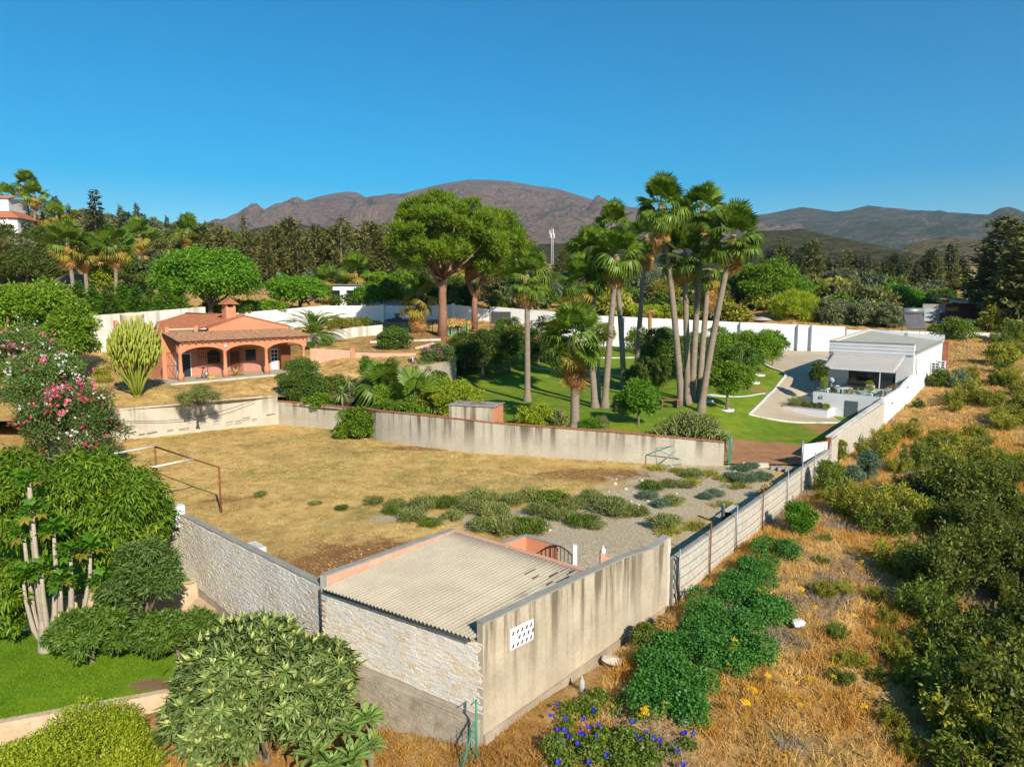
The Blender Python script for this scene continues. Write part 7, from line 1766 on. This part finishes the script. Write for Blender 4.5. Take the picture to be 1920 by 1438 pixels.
B('hillside scrub tree at the top of the belt', 265, 420, 480, 80, 150, 'dense', 5000, 219, L=.5, W=.25)
B('yellowish scrub tree above the citrus', 1245, 520, 575, 60, 125, 'weed', 4000, 220)
for i, (px, w_) in enumerate(((1195, 50), (1225, 50), (1255, 52), (1285, 50))): B('bright green vine bush in the row beyond the wall, %s' % ['first from the left', 'second from the left', 'third from the left', 'fourth from the left'][i], px, 570, 600, w_, 112, 'yellow', 2600, 230 + i, L=.3, W=.2, name='vine_bush', cat='bush', group='vine bushes beyond the wall')
B('grey green olive bush on the slope behind the three-trunk clump', 1150, 508, 560, 90, 135, 'grey', 6000, 221, name='olive_bush', cat='bush')
B('grey green olive bush on the slope between the palm groups', 1215, 492, 555, 90, 140, 'grey', 6000, 222, name='olive_bush', cat='bush')
B('dry brownish thicket on the slope right of the palms', 1340, 530, 590, 90, 126, 'cypress', 6000, 223, L=.35, W=.14, name='thicket', cat='bush')
B('dark green thicket behind the rightmost palm', 1385, 500, 580, 80, 128, 'dense', 6000, 224, name='thicket', cat='bush')
B('lush green tree on the right behind the white wall', 1440, 478, 585, 120, 122, 'lush', 14000, 225, M=44)
B('yellow green tree beside the lush right-hand tree', 1490, 515, 580, 70, 124, 'bright', 6000, 226)
B('tall yellow green reed clump behind the white wall', 1490, 545, 612, 90, 113, 'yellow', 6000, 227, L=.8, W=.06, name='reed_clump', cat='reeds', up=0., droop=-.6, shell=.8, trunk=False)
B('grey green olive tree left of the villa roof', 1560, 552, 620, 85, 112, 'olive', 9000, 228, M=34)
B('grey green olive tree behind the villa fascia', 1615, 562, 622, 70, 110, 'olive', 7000, 229)
B('dusty brownish olive tree left of the solar heater', 1662, 568, 630, 70, 108, 'olive', 6000, 240)
B('bright green flat-topped tree behind the olive trees', 1672, 532, 582, 118, 126, 'bright', 10000, 241, M=40)
B('small green tree between the flat-topped tree and the shack', 1718, 560, 620, 50, 118, 'lush', 4000, 242)
B('yellow green shrub belt before the cypress row', 1545, 520, 560, 60, 140, 'weed', 3000, 243)
B('yellow flowering shrub before the cypress row', 1578, 540, 562, 36, 138, 'yellow', 1500, 244)
B('pale olive tree before the cypress row', 1580, 500, 548, 60, 150, 'olive', 3500, 245)
B('green shrub in front of the big cypress', 1765, 540, 580, 60, 130, 'dense', 4000, 246)
B('round green shrub growing behind the villa, right of the brick pier', 1792, 590, 668, 96, 97, 'weedgreen', 9000, 247, L=.3, W=.14, name='shrub', cat='shrub')
B('olive green shrub below the big cypress', 1858, 572, 625, 48, 100, 'weed', 3500, 248, name='shrub', cat='shrub', L=.3, W=.1)
B('shrub at the right frame edge beside the dry path', 1905, 600, 650, 60, 92, 'weedgreen', 4000, 249, name='shrub', cat='shrub', L=.3, W=.12)
B('low shrub on the far dry slope beside the path', 1880, 640, 690, 60, 80, 'weed', 3500, 250, name='shrub', cat='shrub', L=.3, W=.1)
# low hedge of ferny bright conifers above the whitewashed wall
for i, px in enumerate((150, 178, 205, 232, 258, 285, 312, 338)):
    C(px, 528 + 6 * (i % 3), 600, 92 + 3 * (i % 2), 0, 'bright', 1.9, 'ferny bright green hedge conifer, %s from the left above the whitewashed wall' % nth(i + 1), 'hedge conifers above the whitewashed wall', name='hedge_conifer')
B('shaggy green undergrowth beneath the bright rounded tree', 430, 560, 592, 110, 102, 'lush', 5000, 251, name='shrub', cat='shrub')
B('green undergrowth left of the feather palm', 500, 560, 590, 80, 106, 'lush', 4000, 252, name='shrub', cat='shrub')
B('low weedy shrub on the bank below the white wall', 640, 592, 620, 70, 100, 'weed', 3000, 253, name='shrub', cat='shrub', L=.25, W=.08, zg=6.2)
B('rounded weedy shrub against the white wall', 683, 592, 615, 28, 104, 'weedgreen', 1600, 254, name='shrub', cat='shrub', L=.25, W=.08, zg=6.6)
for i, (px, y0, y1, lab) in enumerate(((612, 630, 648, 'dark green clump on the dry terrace nearest the low white wall'), (620, 655, 668, 'dark clump on the terrace beside the pink courtyard wall'), (580, 640, 655, 'clump of weeds at the corner of the salmon house'), (655, 655, 668, 'small spiky clump on top of the broken courtyard wall'))):
    q = on(px, y1, zterr); B(lab, px, y0, y1, 26, q.y, 'dense', 900, 260 + i, L=.3, W=.05, name='weed_clump', cat='weed', zg=zterr, trunk=False)
# thin tall column trees far left, far palms
def FP(lab, bx, by, cx, cy_, Y, s_=1., n=22, nd=8, seed=0, r=.3):
    a, b = PY(bx, by, Y), PY(cx, cy_, Y); fan_palm(lab, a, b, r, n, nd, s_, seed, 'fan palms on the left hillside', yel=8)
FP('tall fan palm leftmost of the three beside the gazebo', 142, 575, 126, 456, 100, 1.3, 24, 10, 301)
FP('tall fan palm in the middle of the three beside the gazebo', 166, 575, 156, 470, 103, 1.2, 24, 10, 302)
FP('tall fan palm rightmost of the three beside the gazebo', 219, 570, 216, 460, 104, 1.3, 24, 10, 303)
FP('high skyline fan palm, taller of the pair', 57, 440, 47, 345, 160, 1.3, 24, 8, 304)
FP('high skyline fan palm, shorter of the pair', 66, 445, 65, 366, 158, 1.3, 24, 8, 305)
FP('fan palm behind the hilltop house roof', 15, 420, 14, 370, 165, 1.3, 20, 8, 306)
FP('small fan palm crown above the hillside trees', 106, 440, 106, 405, 150, 1.4, 16, 4, 307)
FP('shaded fan palm right of the tall palm trio', 262, 500, 262, 440, 118, 1.3, 22, 6, 308)
FP('fan palm crown above the bright rounded tree', 350, 480, 350, 432, 132, 1.3, 20, 8, 309)
FP('fan palm rising behind the pavilion roof', 668, 570, 667, 508, 126, 1.5, 22, 4, 310)
FP('low fan palm left of the pavilion', 612, 560, 612, 528, 124, 1.3, 18, 3, 311)
FP('skirted fan palm in the shade beside the left pine', 786, 640, 783, 560, 103, 1.5, 16, 26, 312)
# banana-like traveller leaves
bl_ = [blade_leaf('leaf', LM['blue'], 2.6, .6, .5, k) for k in range(2)]
for i, (px, py, lab) in enumerate(((522, 530, 'blue green banana plant above the domed tree, taller of the two'), (582, 528, 'smaller blue green banana plant above the domed tree'))):
    q = PY(px, py, 122); o = thing('banana_plant', lab, 'banana', (q.x, 122, q.z - 1.)); MB().tube([(0, 0, -2), (0, 0, .8)], [.25, .18], 8).build('stem', M_BARK, o); rosette(o, bl_, 12 if i == 0 else 7, 86, 25, i, 1.1, (0, 0, .6))

# scrub bushes filling the slope beyond the walls
SCR = [(crown_mesh('crown', clumps((0, 0, 1.1), (1.9, 1.8, 1.25), 20, .62, 700 + k, -.5), 1700, .4, .2, LM[kd], 720 + k, tri=True), kd) for k, kd in enumerate(('olive', 'weedgreen', 'cypress', 'weed', 'dense', 'grey'))]
rs_ = np.random.RandomState(5)
NM = {'olive': 'grey olive', 'weedgreen': 'mid green', 'cypress': 'brownish', 'weed': 'yellowish', 'dense': 'dark green', 'grey': 'silvery'}
for k in range(400):
    px = rs_.uniform(560, 1960) if k < 270 else rs_.uniform(-420, 560); Y = rs_.uniform(114, 210) if k < 270 else rs_.uniform(125, 230); x = (px - 960) / FPX * Y
    if x > 44 and Y < 125 + (x - 44) * .2 and px > 1760: continue
    me_, kd = SCR[rs_.randint(6)]; s_ = rs_.uniform(.9, 2.0); o = thing('scrub_bush', NM[kd] + (' scrub bush on the slope beyond the white walls' if k < 270 else ' scrub bush on the hillside at the upper left'), 'bush', (x, Y, zbase(x, Y) - .2), rs_.uniform(0, 6), NM[kd] + (' scrub bushes' if k < 270 else ' hillside bushes'), (s_, s_, s_ * rs_.uniform(.8, 1.3))); obj('crown', me_, o)
# ================================================================== person
def person():
    q = on(769, 690, zterr); o = thing('person', 'person in a pale shirt and dark shorts bending over on the dry terrace', 'person', q, R(-20))
    V = [(0, 0, .92), (.12, 0, 1.02), (.3, 0, 1.08), (.46, 0, 1.04), (.53, 0, 1.0), (.63, 0, .97), (-.02, .1, .86), (.04, .12, .48), (-.03, .12, .08), (.12, .13, .03), (-.02, -.1, .86), (.04, -.13, .48), (-.05, -.14, .08), (.1, -.15, .03), (.4, .19, 1.0), (.47, .21, .72), (.56, .17, .45), (.4, -.19, 1.0), (.48, -.21, .72), (.58, -.17, .45), (.60, .17, .36), (.62, -.17, .36)]
    E = [(0, 1), (1, 2), (2, 3), (3, 4), (4, 5), (0, 6), (6, 7), (7, 8), (8, 9), (0, 10), (10, 11), (11, 12), (12, 13), (3, 14), (14, 15), (15, 16), (3, 17), (17, 18), (18, 19), (16, 20), (19, 21)]
    rad = [.15, .14, .15, .15, .06, .095, .10, .07, .045, .035, .10, .07, .045, .035, .065, .05, .038, .065, .05, .038, .03, .03]
    def skin(name, idx, m, grow=0.):
        mp = {k: i for i, k in enumerate(idx)}; me = bpy.data.meshes.new(name); me.from_pydata([V[i] for i in idx], [(mp[a], mp[b]) for a, b in E if a in mp and b in mp], [])
        me.materials.append(m); ob = obj(name, me, o); md = ob.modifiers.new('skin', 'SKIN'); me.skin_vertices[0].data[0].use_root = True
        for i, k in enumerate(idx): me.skin_vertices[0].data[i].radius = (rad[k] + grow,) * 2
        ob.modifiers.new('sub', 'SUBSURF').levels = 1; ob.modifiers['sub'].render_levels = 2; return ob
    skin('body', list(range(22)), mat('skin_tone', (.45, .24, .16)))
    skin('shirt', [1, 2, 3, 14, 15, 17, 18], mat('pale_shirt', (.55, .58, .66)), .025); skin('shorts', [0, 6, 7, 10, 11], mat('dark_shorts', (.06, .06, .09)), .02)
    MB().lathe([(.1, 0), (.105, .05), (.07, .1), (.02, .115)], 10, (.64, 0, 1.0)).build('cap', mat('dark_cap', (.05, .05, .06)), o)
    t = MB().box(-.25, -.15, 0, .25, .15, .12).bar((-.2, 0, .12), (.2, 0, .3), .02).build('tool', M_DARK, None, (q.x + .62, q.y - .2, zterr(q.x + .6, q.y) )); tag(t, 'dark hand tool on the ground under the bending person', 'tool')
person()
# ================================================================== ground cover
def scatter(n, seed, fn):
    """rejection sampling of plan points: fn(rs) -> (x, y) or None"""
    rs = np.random.RandomState(seed); out = []
    while len(out) < n:
        p = fn(rs)
        if p is not None: out.append(p)
    return np.array(out)
def inside(poly, x, y):
    c = False; j = len(poly) - 1
    for i in range(len(poly)):
        if (poly[i][1] > y) != (poly[j][1] > y) and x < (poly[j][0] - poly[i][0]) * (y - poly[i][1]) / (poly[j][1] - poly[i][1]) + poly[i][0]: c = not c
        j = i
    return c
def stuff(name, label, pts, zf, nb, h, w_, m, seed, **kw):
    P3 = np.array([(x, y, zf(x, y) - .02) for x, y in pts]); V, F, r = tufts_np(P3, nb, h, w_, seed, **kw); o = obj(name, npmesh(name, V, F, m, r)); tag(o, label, kind='stuff'); return o
def near(rs, k=1.): return rs.rand() ** k
W2xy = [(a, b) for a, b, _ in W2]
fp = [(-36, 53), (-16.35, 33.1), (-6.5, 23.4), (-2.3, 28.2), (2.9, 23.6), (6.0, 27.0), (21.6, 47.2)] + W2xy[::-1] + [(-31.84, 54.9)]
def f_field(rs):
    x, y = rs.uniform(-36, 22), 23 + 42 * rs.rand() ** 1.15
    if not inside(fp, x, y): return None
    if soilf(x, y) > .35 and rs.rand() < .9: return None
    return x, y
stuff('dry_field_grass', 'short dry straw grass covering the field', scatter(20000, 1, f_field), zfield, 5, .09, .022, LM['fieldstraw'], 2, lean=.9)
def f_fieldg(rs):
    p = f_field(rs)
    return p if p and fbm(p[0], p[1], .11, 3, 7.) > .12 else None
stuff('green_field_grass', 'thin olive green grass among the straw of the field', scatter(5000, 3, f_fieldg), zfield, 5, .12, .02, LM['salt'], 4, lean=.9)
def f_terr(rs):
    x, y = rs.uniform(-45, -2), 55 + 50 * rs.rand() ** 1.4
    if not inside(terr_poly, x, y): return None
    u = (x + 31) * .661 + (y - 66.2) * .750; v = (x + 31) * -.750 + (y - 66.2) * .661
    return None if (-1.8 < u < 14.5 and -1.7 < v < 16.3) else (x, y)
stuff('dry_terrace_grass', 'short dry grass on the upper terrace round the salmon house', scatter(8000, 5, f_terr), zterr, 5, .13, .035, LM['fieldstraw'], 6, lean=.9)
lp = [(-32, 17), (-17.4, 22.3), (-12.5, 24.2), (-9.9, 25.7), (-14.2, 31.1), (-21.4, 28.6), (-34, 27.3)]
def f_low(rs):
    x, y = rs.uniform(-24, -10), rs.uniform(19, 31); return (x, y) if inside(lp, x, y) and math.hypot((x + 13.2) / 1.6, (y - 24.6) / .8) > .8 else None
stuff('lower_lawn_grass', 'bright green lawn blades on the lower garden lawn', scatter(16000, 7, f_low), lambda x, y: -2.75, 4, .10, .022, LM['lawn'], 8, lean=.7)
def vpt(s_, t): p = RW0 + RWD * s_ + RWN * t; return p.x, p.y
def f_verge(rs):
    s_, t = -14 + 62 * rs.rand() ** 1.25, .25 + 24 * rs.rand() ** 1.1; x, y = vpt(s_, t)
    if y < 12 or inside(fp, x, y): return None
    e = Vector((x, y)) - Vector(GN); d = (Vector(GE) - Vector(GN)).normalized()
    if s_ < .5 and (e.dot(Vector((d.y, -d.x))) < .15): return None
    return x, y
vp = scatter(27000, 9, f_verge)
zz = np.array([fbm(x, y, .16, 4, 3.) + .5 * fbm(x, y, .6, 3, 9.) for x, y in vp])
stuff('dry_orange_weeds', 'orange brown dry weeds covering the slope outside the wall', vp[zz > .05], zbase, 8, .42, .022, LM['orange'], 10, lean=.6)
stuff('dry_straw_weeds', 'straw coloured dry grass on the slope outside the wall', vp[(zz <= .05) & (zz > -.3)], zbase, 8, .36, .022, LM['straw'], 11, lean=.6)
stuff('grey_twiggy_weeds', 'grey brown twiggy dead weeds on the slope outside the wall', vp[zz <= -.3], zbase, 8, .45, .02, LM['twig'], 12, lean=.9)
def f_far(rs):
    s_, t = 40 + 80 * rs.rand(), .3 + 26 * rs.rand(); return vpt(s_, t)
stuff('far_dry_grass', 'dry golden grass along the path beyond the villa', scatter(11000, 13, f_far), zbase, 6, .34, .04, LM['straw'], 14, lean=.6)
def f_left(rs):
    x, y = rs.uniform(-12, 1), rs.uniform(15.5, 24)
    if inside([(-.84, 19.43), (-6.47, 23.2), (-12, 28.5), (-9.9, 25.5), (-12.5, 24), (-14, 20), (-14, 14), (1, 14), (1, 21.2)], x, y): return x, y
    return None
lv = scatter(5000, 15, f_left); stuff('dry_corner_weeds', 'dry orange weeds at the foot of the stone plinth', lv, zbase, 7, .22, .018, LM['orange'], 16, lean=.8)
# ---- countable low bushes in the field
SB = [crown_mesh('crown', clumps((0, 0, .22), (.95, .85, .34), 16, .3, 300 + k, -.2), 2600, .17, .028, LM['salt'], 310 + k, droop=-.5, shell=.7, up=0) for k in range(4)]
SB[3] = crown_mesh('crown', clumps((0, 0, .22), (.95, .85, .34), 16, .3, 340, -.2), 2600, .17, .028, LM['weedgreen'], 341, droop=-.5, shell=.7, up=0)
SBG = [crown_mesh('crown', clumps((0, 0, .22), (.9, .8, .36), 16, .3, 320 + k, -.2), 2400, .16, .028, LM['blue'], 330 + k, droop=-.5, shell=.7, up=0) for k in range(2)]
spots = [(700, 945), (745, 948), (790, 955), (830, 950), (860, 945), (900, 940), (770, 975), (805, 985), (850, 975), (905, 992), (940, 1000), (990, 1000), (930, 970), (960, 945), (1000, 940), (1035, 945), (1080, 955), (1010, 965), (1055, 975), (1095, 985), (1120, 990), (1140, 960), (1170, 968), (1195, 965), (1110, 940), (1150, 945), (1215, 935), (1240, 950), (1262, 945), (1340, 930), (1325, 935), (1225, 918), (1255, 912), (1290, 915), (1300, 895), (1390, 882), (1410, 878), (1378, 900), (1395, 905), (1425, 900), (1240, 990), (1262, 980), (960, 990), (740, 962), (880, 960), (490, 930), (590, 945), (640, 955)]
for i, (px, py) in enumerate(spots):
    q = on(px, py, zfield); blue = px > 1360 or i in (29, 30, 26, 27); o = thing('low_bush', 'blue green low mounded bush near the field gate' if blue else 'grey green low mounded bush on the field', 'bush', (q.x, q.y, q.z - .03), i * 1.7, 'blue green low bushes' if blue else 'grey green low bushes on the field')
    k = rr.uniform(.6, 1.25) if px > 680 else .45; o.scale = (k, k, k * rr.uniform(.8, 1.2)); obj('foliage', (SBG if blue else SB)[i % (2 if blue else 4)], o)
for i, (px, py) in enumerate(((1230, 880), (1270, 885), (1300, 905), (1330, 890), (1355, 900), (1385, 915), (1360, 950), (1250, 1000), (1300, 990))):
    q = on(px, py, zfield); P3 = np.c_[np.random.RandomState(i).normal(0, .3, (40, 2)), np.zeros(40)]; V, F, r = tufts_np(P3, 10, .35, .03, i, .6); o = thing('dry_tuft', 'yellow olive dry tuft on the field near the X braced gate', 'tuft', q, 0, 'dry tufts on the field'); obj('blades', npmesh('blades', V, F, LM['weed'], r), o)
# ---- weed shrubs on the right
def weed_np(seed, H=1.3, R_=.7, stems=16, per=90, L=.11, W=.035):
    rs = np.random.RandomState(seed); P_, D_ = [], []
    for k in range(stems):
        a = rs.uniform(0, 6.28); r = R_ * math.sqrt(rs.rand()); top = np.array([r * 1.2 * math.cos(a), r * 1.2 * math.sin(a), H * rs.uniform(.65, 1.1) * (1 - .3 * r / R_)]); b = np.array([r * .4 * math.cos(a), r * .4 * math.sin(a), 0]); u = rs.uniform(.15, 1, per) ** .8
        P_.append(b + (top - b) * u[:, None] + rs.normal(0, .07, (per, 3))); D_.append(rs.normal(0, .7, (per, 3)) + (top - b) / H * .7)
    P_, D_ = np.concatenate(P_), np.concatenate(D_); n = len(P_); sc = rs.uniform(.6, 1.4, n); return leaves(P_, D_, rs.normal(0, 1, (n, 3)), L * sc, W * sc, np.clip(rs.rand(n) * .75 + .3 * P_[:, 2] / H * rs.rand(n), 0, 1))
WK = {}
for kind in ('weed', 'weedgreen', 'bramble'):
    WK[kind] = [npmesh('foliage', *(lambda t: (t[0], t[1], LM[kind], t[2]))(weed_np(400 + k, 1.3 + .2 * k, .8, 24 if kind != 'bramble' else 30, 130 if kind != 'bramble' else 190, .13 if kind != 'bramble' else .095, .045))) for k in range(3)]
stem_me = MB(); _r = random.Random(1)
for k in range(7): stem_me.bar((0, 0, -.1), (_r.uniform(-.5, .5), _r.uniform(-.5, .5), 1.1), .014, 4)
stem_me = stem_me.mesh('stems', mat('dark_stem', (.09, .06, .035)))
xb_y = [640, 700, 740, 800, 880, 960, 1040, 1120, 1200, 1300, 1440, 1500]; xb_x = [1850, 1840, 1790, 1710, 1610, 1580, 1640, 1690, 1730, 1770, 1820, 1840]
rs = np.random.RandomState(21); cnt = 0
GW = {'weed': ('yellow green weedy shrub on the slope at the right', 'yellow green weed shrubs on the right slope'), 'weedgreen': ('mid green weedy shrub on the slope at the right', 'mid green weed shrubs on the right slope'), 'bramble': ('dark green bramble shrub in the lower right thicket', 'dark brambles in the lower right')}
for k in range(400):
    if cnt >= 215: break
    py = 640 + 860 * rs.rand(); px = rs.uniform(np.interp(py, xb_y, xb_x), 2010)
    edge = px - np.interp(py, xb_y, xb_x)
    q = on(px, py, zbase)
    dark = (py > 1000 and edge > 60 and rs.rand() < .62) or (py > 900 and edge > 130 and rs.rand() < .5)
    kind = 'bramble' if dark else ('weed' if rs.rand() < (.78 if py < 1020 else .35) else 'weedgreen')
    lab, grp = GW[kind]; sc = rs.uniform(.8, 1.5) if not dark else rs.uniform(.8, 2.1)
    o = thing('weed_shrub' if not dark else 'bramble', lab, 'shrub', (q.x, q.y, q.z - .05), rs.uniform(0, 6.28), grp, (sc, sc, sc * rs.uniform(.75, 1.15))); obj('stems', stem_me, o); obj('foliage', WK[kind][k % 3], o); cnt += 1
# scattered smaller weeds in the dry zone
for k in range(34):
    py = rs.uniform(860, 1430); xr = np.interp(py, xb_y, xb_x); px = rs.uniform(xr - 190, xr) if py > 1050 else rs.uniform(xr - 90, xr)
    q = on(px, py, zbase)
    if (Vector((q.x, q.y)) - RW0).dot(RWN) < .8: continue
    sc = rs.uniform(.3, .6); o = thing('weed_shrub', 'small yellow green weed among the orange dry weeds', 'weed', (q.x, q.y, q.z - .05), rs.uniform(0, 6), 'small weeds among the dry weeds', sc); obj('foliage', WK['weed' if k % 3 else 'weedgreen'][k % 3], o)
def V_(label, px, y0, y1, w_, kind, n, seed, L=.14, W=.06, dy=0., **kw):
    q = on(px, y1 - 4, zbase); px_tree(label, px, y0, y1, w_, q.y + dy, zbase, kind=kind, n=n, seed=seed, L=L, W=W, name='shrub', cat='shrub', zmin=-.9, **kw)
V_('yellow green rounded shrub against the tan wall', 1216, 1166, 1222, 62, 'weedgreen', 6000, 501, .12, .05)
V_('dead brown shrub between the tan wall and the creeper', 1250, 1150, 1190, 40, 'straw', 2500, 502, .2, .02, shell=.8)
V_('bright green shrub against the low block wall', 1498, 936, 1004, 64, 'bright', 7000, 503, .14, .05)
V_('dark green tall shrub by the end of the low block wall', 1556, 858, 930, 56, 'weedgreen', 6000, 504, .16, .05)
V_('blue green upright shrub below the tall block wall', 1625, 836, 905, 44, 'blue', 6000, 505, .16, .04)
V_('blue green low shrub below the tall block wall', 1600, 870, 912, 40, 'blue', 3500, 506, .16, .04)
V_('blue green shrub on the slope beside the villa windows', 1800, 690, 730, 40, 'blue', 3500, 507, .2, .06)
V_('green shrub under the villa side windows', 1762, 688, 728, 44, 'weedgreen', 3500, 508, .22, .09)
V_('small green shrub at the foot of the white villa wall', 1722, 746, 768, 24, 'dense', 1500, 509, .14, .07)
V_('tiny green shrub below the villa boundary wall', 1714, 782, 796, 14, 'dense', 800, 510, .12, .06)
V_('ochre dry creeper hanging on the low block wall', 1440, 900, 960, 40, 'straw', 3500, 511, .14, .06, dy=.5)
V_('ochre vine covering the end of the tall block wall', 1575, 818, 870, 30, 'weed', 3000, 512, .14, .06)
V_('bright lime tuft on the golden path slope', 1885, 702, 722, 28, 'yellow', 1500, 513, .3, .05)
# ---- dark green creeper bank
def creeper():
    rs = np.random.RandomState(31); pts = []
    path = [(1225, 1320, 40), (1260, 1290, 60), (1300, 1255, 80), (1330, 1215, 80), (1370, 1180, 75), (1400, 1140, 75), (1430, 1100, 60), (1455, 1065, 45), (1300, 1320, 45), (1350, 1270, 60), (1390, 1230, 55), (1245, 1245, 45), (1290, 1200, 60), (1330, 1150, 55), (1375, 1110, 50), (1415, 1060, 40), (1440, 1150, 35), (1270, 1340, 40), (1340, 1180, 60), (1220, 1280, 35)]
    q0 = on(1335, 1215, zbase); o = thing('creeper_bank', 'dense bank of dark green creeper leaves beside the low block wall', 'creeper', q0)
    bl = []
    for px, py, r in path:
        for k in range(5):
            x, y = px + rs.uniform(-r, r) * .75, py + rs.uniform(-r, r) * .6; q = on(x, y, zbase)
            if (Vector((q.x, q.y)) - RW0).dot(RWN) < .5 and (Vector((q.x, q.y)) - RW0).dot(RWD) > 0: continue
            bl.append(((q.x - q0.x, q.y - q0.y, q.z - q0.z + rs.uniform(.15, .5)), rs.uniform(.35, .65)))
    V, F, r = crown_np(bl, 62000, .085, .075, 32, shell=.35, droop=.05, up=.7, flat=.8); obj('foliage', npmesh('foliage', V, F, LM['creeper'], r), o, kind='stuff')
creeper()
# ---- morning glory with blue trumpets
def morning_glory():
    q0 = on(1100, 1400, zbase); o = thing('morning_glory', 'trailing morning glory with bright blue trumpet flowers at the bottom edge', 'flowering vine', q0); rs = np.random.RandomState(41); bl = []
    for px, py, r in ((1085, 1395, 45), (1110, 1410, 50), (1060, 1425, 40), (1140, 1425, 45), (1180, 1400, 50), (1210, 1420, 45), (1090, 1350, 30), (1250, 1425, 40), (1180, 1340, 30), (1120, 1330, 24)):
        for k in range(4):
            q = on(px + rs.uniform(-r, r), min(1450, py + rs.uniform(-r, r) * .6), zbase); bl.append(((q.x - q0.x, q.y - q0.y, q.z - q0.z + rs.uniform(.05, .28)), rs.uniform(.2, .4)))
    V, F, r = crown_np(bl, 15000, .085, .075, 42, shell=.5, up=.6); obj('foliage', npmesh('foliage', V, F, LM['weedgreen'], r), o, kind='stuff')
    m = MB(); m.lathe([(.012, -.06), (.02, 0), (.05, .03), (.065, .035), (.04, .02), (.012, 0)], 8); fm = m.mesh('flower', FLM['blue'])
    for px, py in ((1111, 1324), (1115, 1333), (1094, 1348), (1122, 1358), (1102, 1364), (1047, 1367), (1058, 1369), (1088, 1374), (1095, 1377), (1119, 1380), (1043, 1382), (1068, 1380), (1046, 1392), (1053, 1393), (1082, 1394), (1107, 1405), (1138, 1415), (1105, 1429), (1047, 1428), (1156, 1380), (1186, 1354), (1194, 1380), (1202, 1386), (1211, 1372), (1224, 1383), (1237, 1388), (1270, 1407), (1285, 1374), (1298, 1374), (1280, 1434), (1060, 1347), (1031, 1341), (1044, 1321)):
        q = on(px, py, lambda x, y: zbase(x, y) + .36); obj('flower', fm, o, (q.x - q0.x, q.y - q0.y, q.z - q0.z), (rs.uniform(.3, 1.1), rs.uniform(-.4, .4), rs.uniform(-.6, .6)), (rs.uniform(.9, 1.3),) * 3)
morning_glory()
# ---- yellow fennel umbels
def fennel():
    stem = MB().tube([(0, 0, -.1), (.05, .02, .6), (.1, .05, 1.2)], [.014, .011, .008], 5).tube([(.05, .02, .7), (-.12, .08, 1.05)], [.008, .006], 4).mesh('stem', mat('fennel_stem', (.45, .34, .05)))
    rs = np.random.RandomState(51); n = 60; a = rs.uniform(0, 6.28, n); r = .11 * np.sqrt(rs.rand(n)); pos = np.stack([r * np.cos(a), r * np.sin(a), .05 * (1 - (r / .11) ** 2)], -1); V, F, t = leaves(pos, rs.normal(0, 1, (n, 3)) * [1, 1, .3], np.tile([0, 0, 1.], (n, 1)), .045, .045, t_ := rs.rand(n)); um = npmesh('umbel', V, F, FLM['yellow'], t)
    spots = [(1213, 1342), (1205, 1360), (1247, 1335), (1378, 1222), (1372, 1230), (1387, 1246), (1368, 1254), (1416, 1080), (1432, 1078), (1430, 1100), (1421, 1120), (1513, 1009), (1542, 1010), (1540, 1035), (1577, 1088), (1608, 1060), (1617, 1055), (1605, 1058), (1480, 1094), (1500, 1110), (1530, 1150), (1512, 1118), (1596, 1162), (1572, 1248), (1556, 1294), (1497, 1314), (1483, 1325), (1497, 1326), (1632, 1310), (1620, 1350), (1447, 1400), (1470, 1428), (1513, 1188), (1394, 1362), (1400, 1348), (1409, 1312), (1420, 1316), (1437, 1278), (1478, 1298), (1512, 1296)]
    for i, (px, py) in enumerate(spots):
        q = on(px, py + 26, zbase); o = thing('fennel', 'dry fennel stalk topped by a flat yellow umbel in the dry weeds', 'fennel', q, rs.uniform(0, 6.28), 'fennel stalks in the dry weeds', rs.uniform(.45, .8)); obj('stem', stem, o); obj('umbel', um, o, (.1, .05, 1.2), (rs.uniform(-.4, .4), rs.uniform(-.4, .4), 0), (rs.uniform(1.2, 1.9),) * 3)
        if i % 2: obj('umbel', um, o, (-.12, .08, 1.05), (0, .3, 0), (1.0,) * 3)
fennel()
# ---- air: thin even haze over the whole landscape
hm = bpy.data.materials.new('haze_air'); hm.use_nodes = True; hn = hm.node_tree; hn.nodes.clear(); ho = hn.nodes.new('ShaderNodeOutputMaterial'); hv = hn.nodes.new('ShaderNodeVolumePrincipled')
hv.inputs['Color'].default_value = (.62, .78, 1, 1); hv.inputs['Density'].default_value = 6e-5; hv.inputs['Anisotropy'].default_value = .2; hn.links.new(hv.outputs[0], ho.inputs['Volume'])
hz = MB().box(-8000, -7900, -40, 8000, 8200, 1150).build('haze', hm, None, kind='stuff')
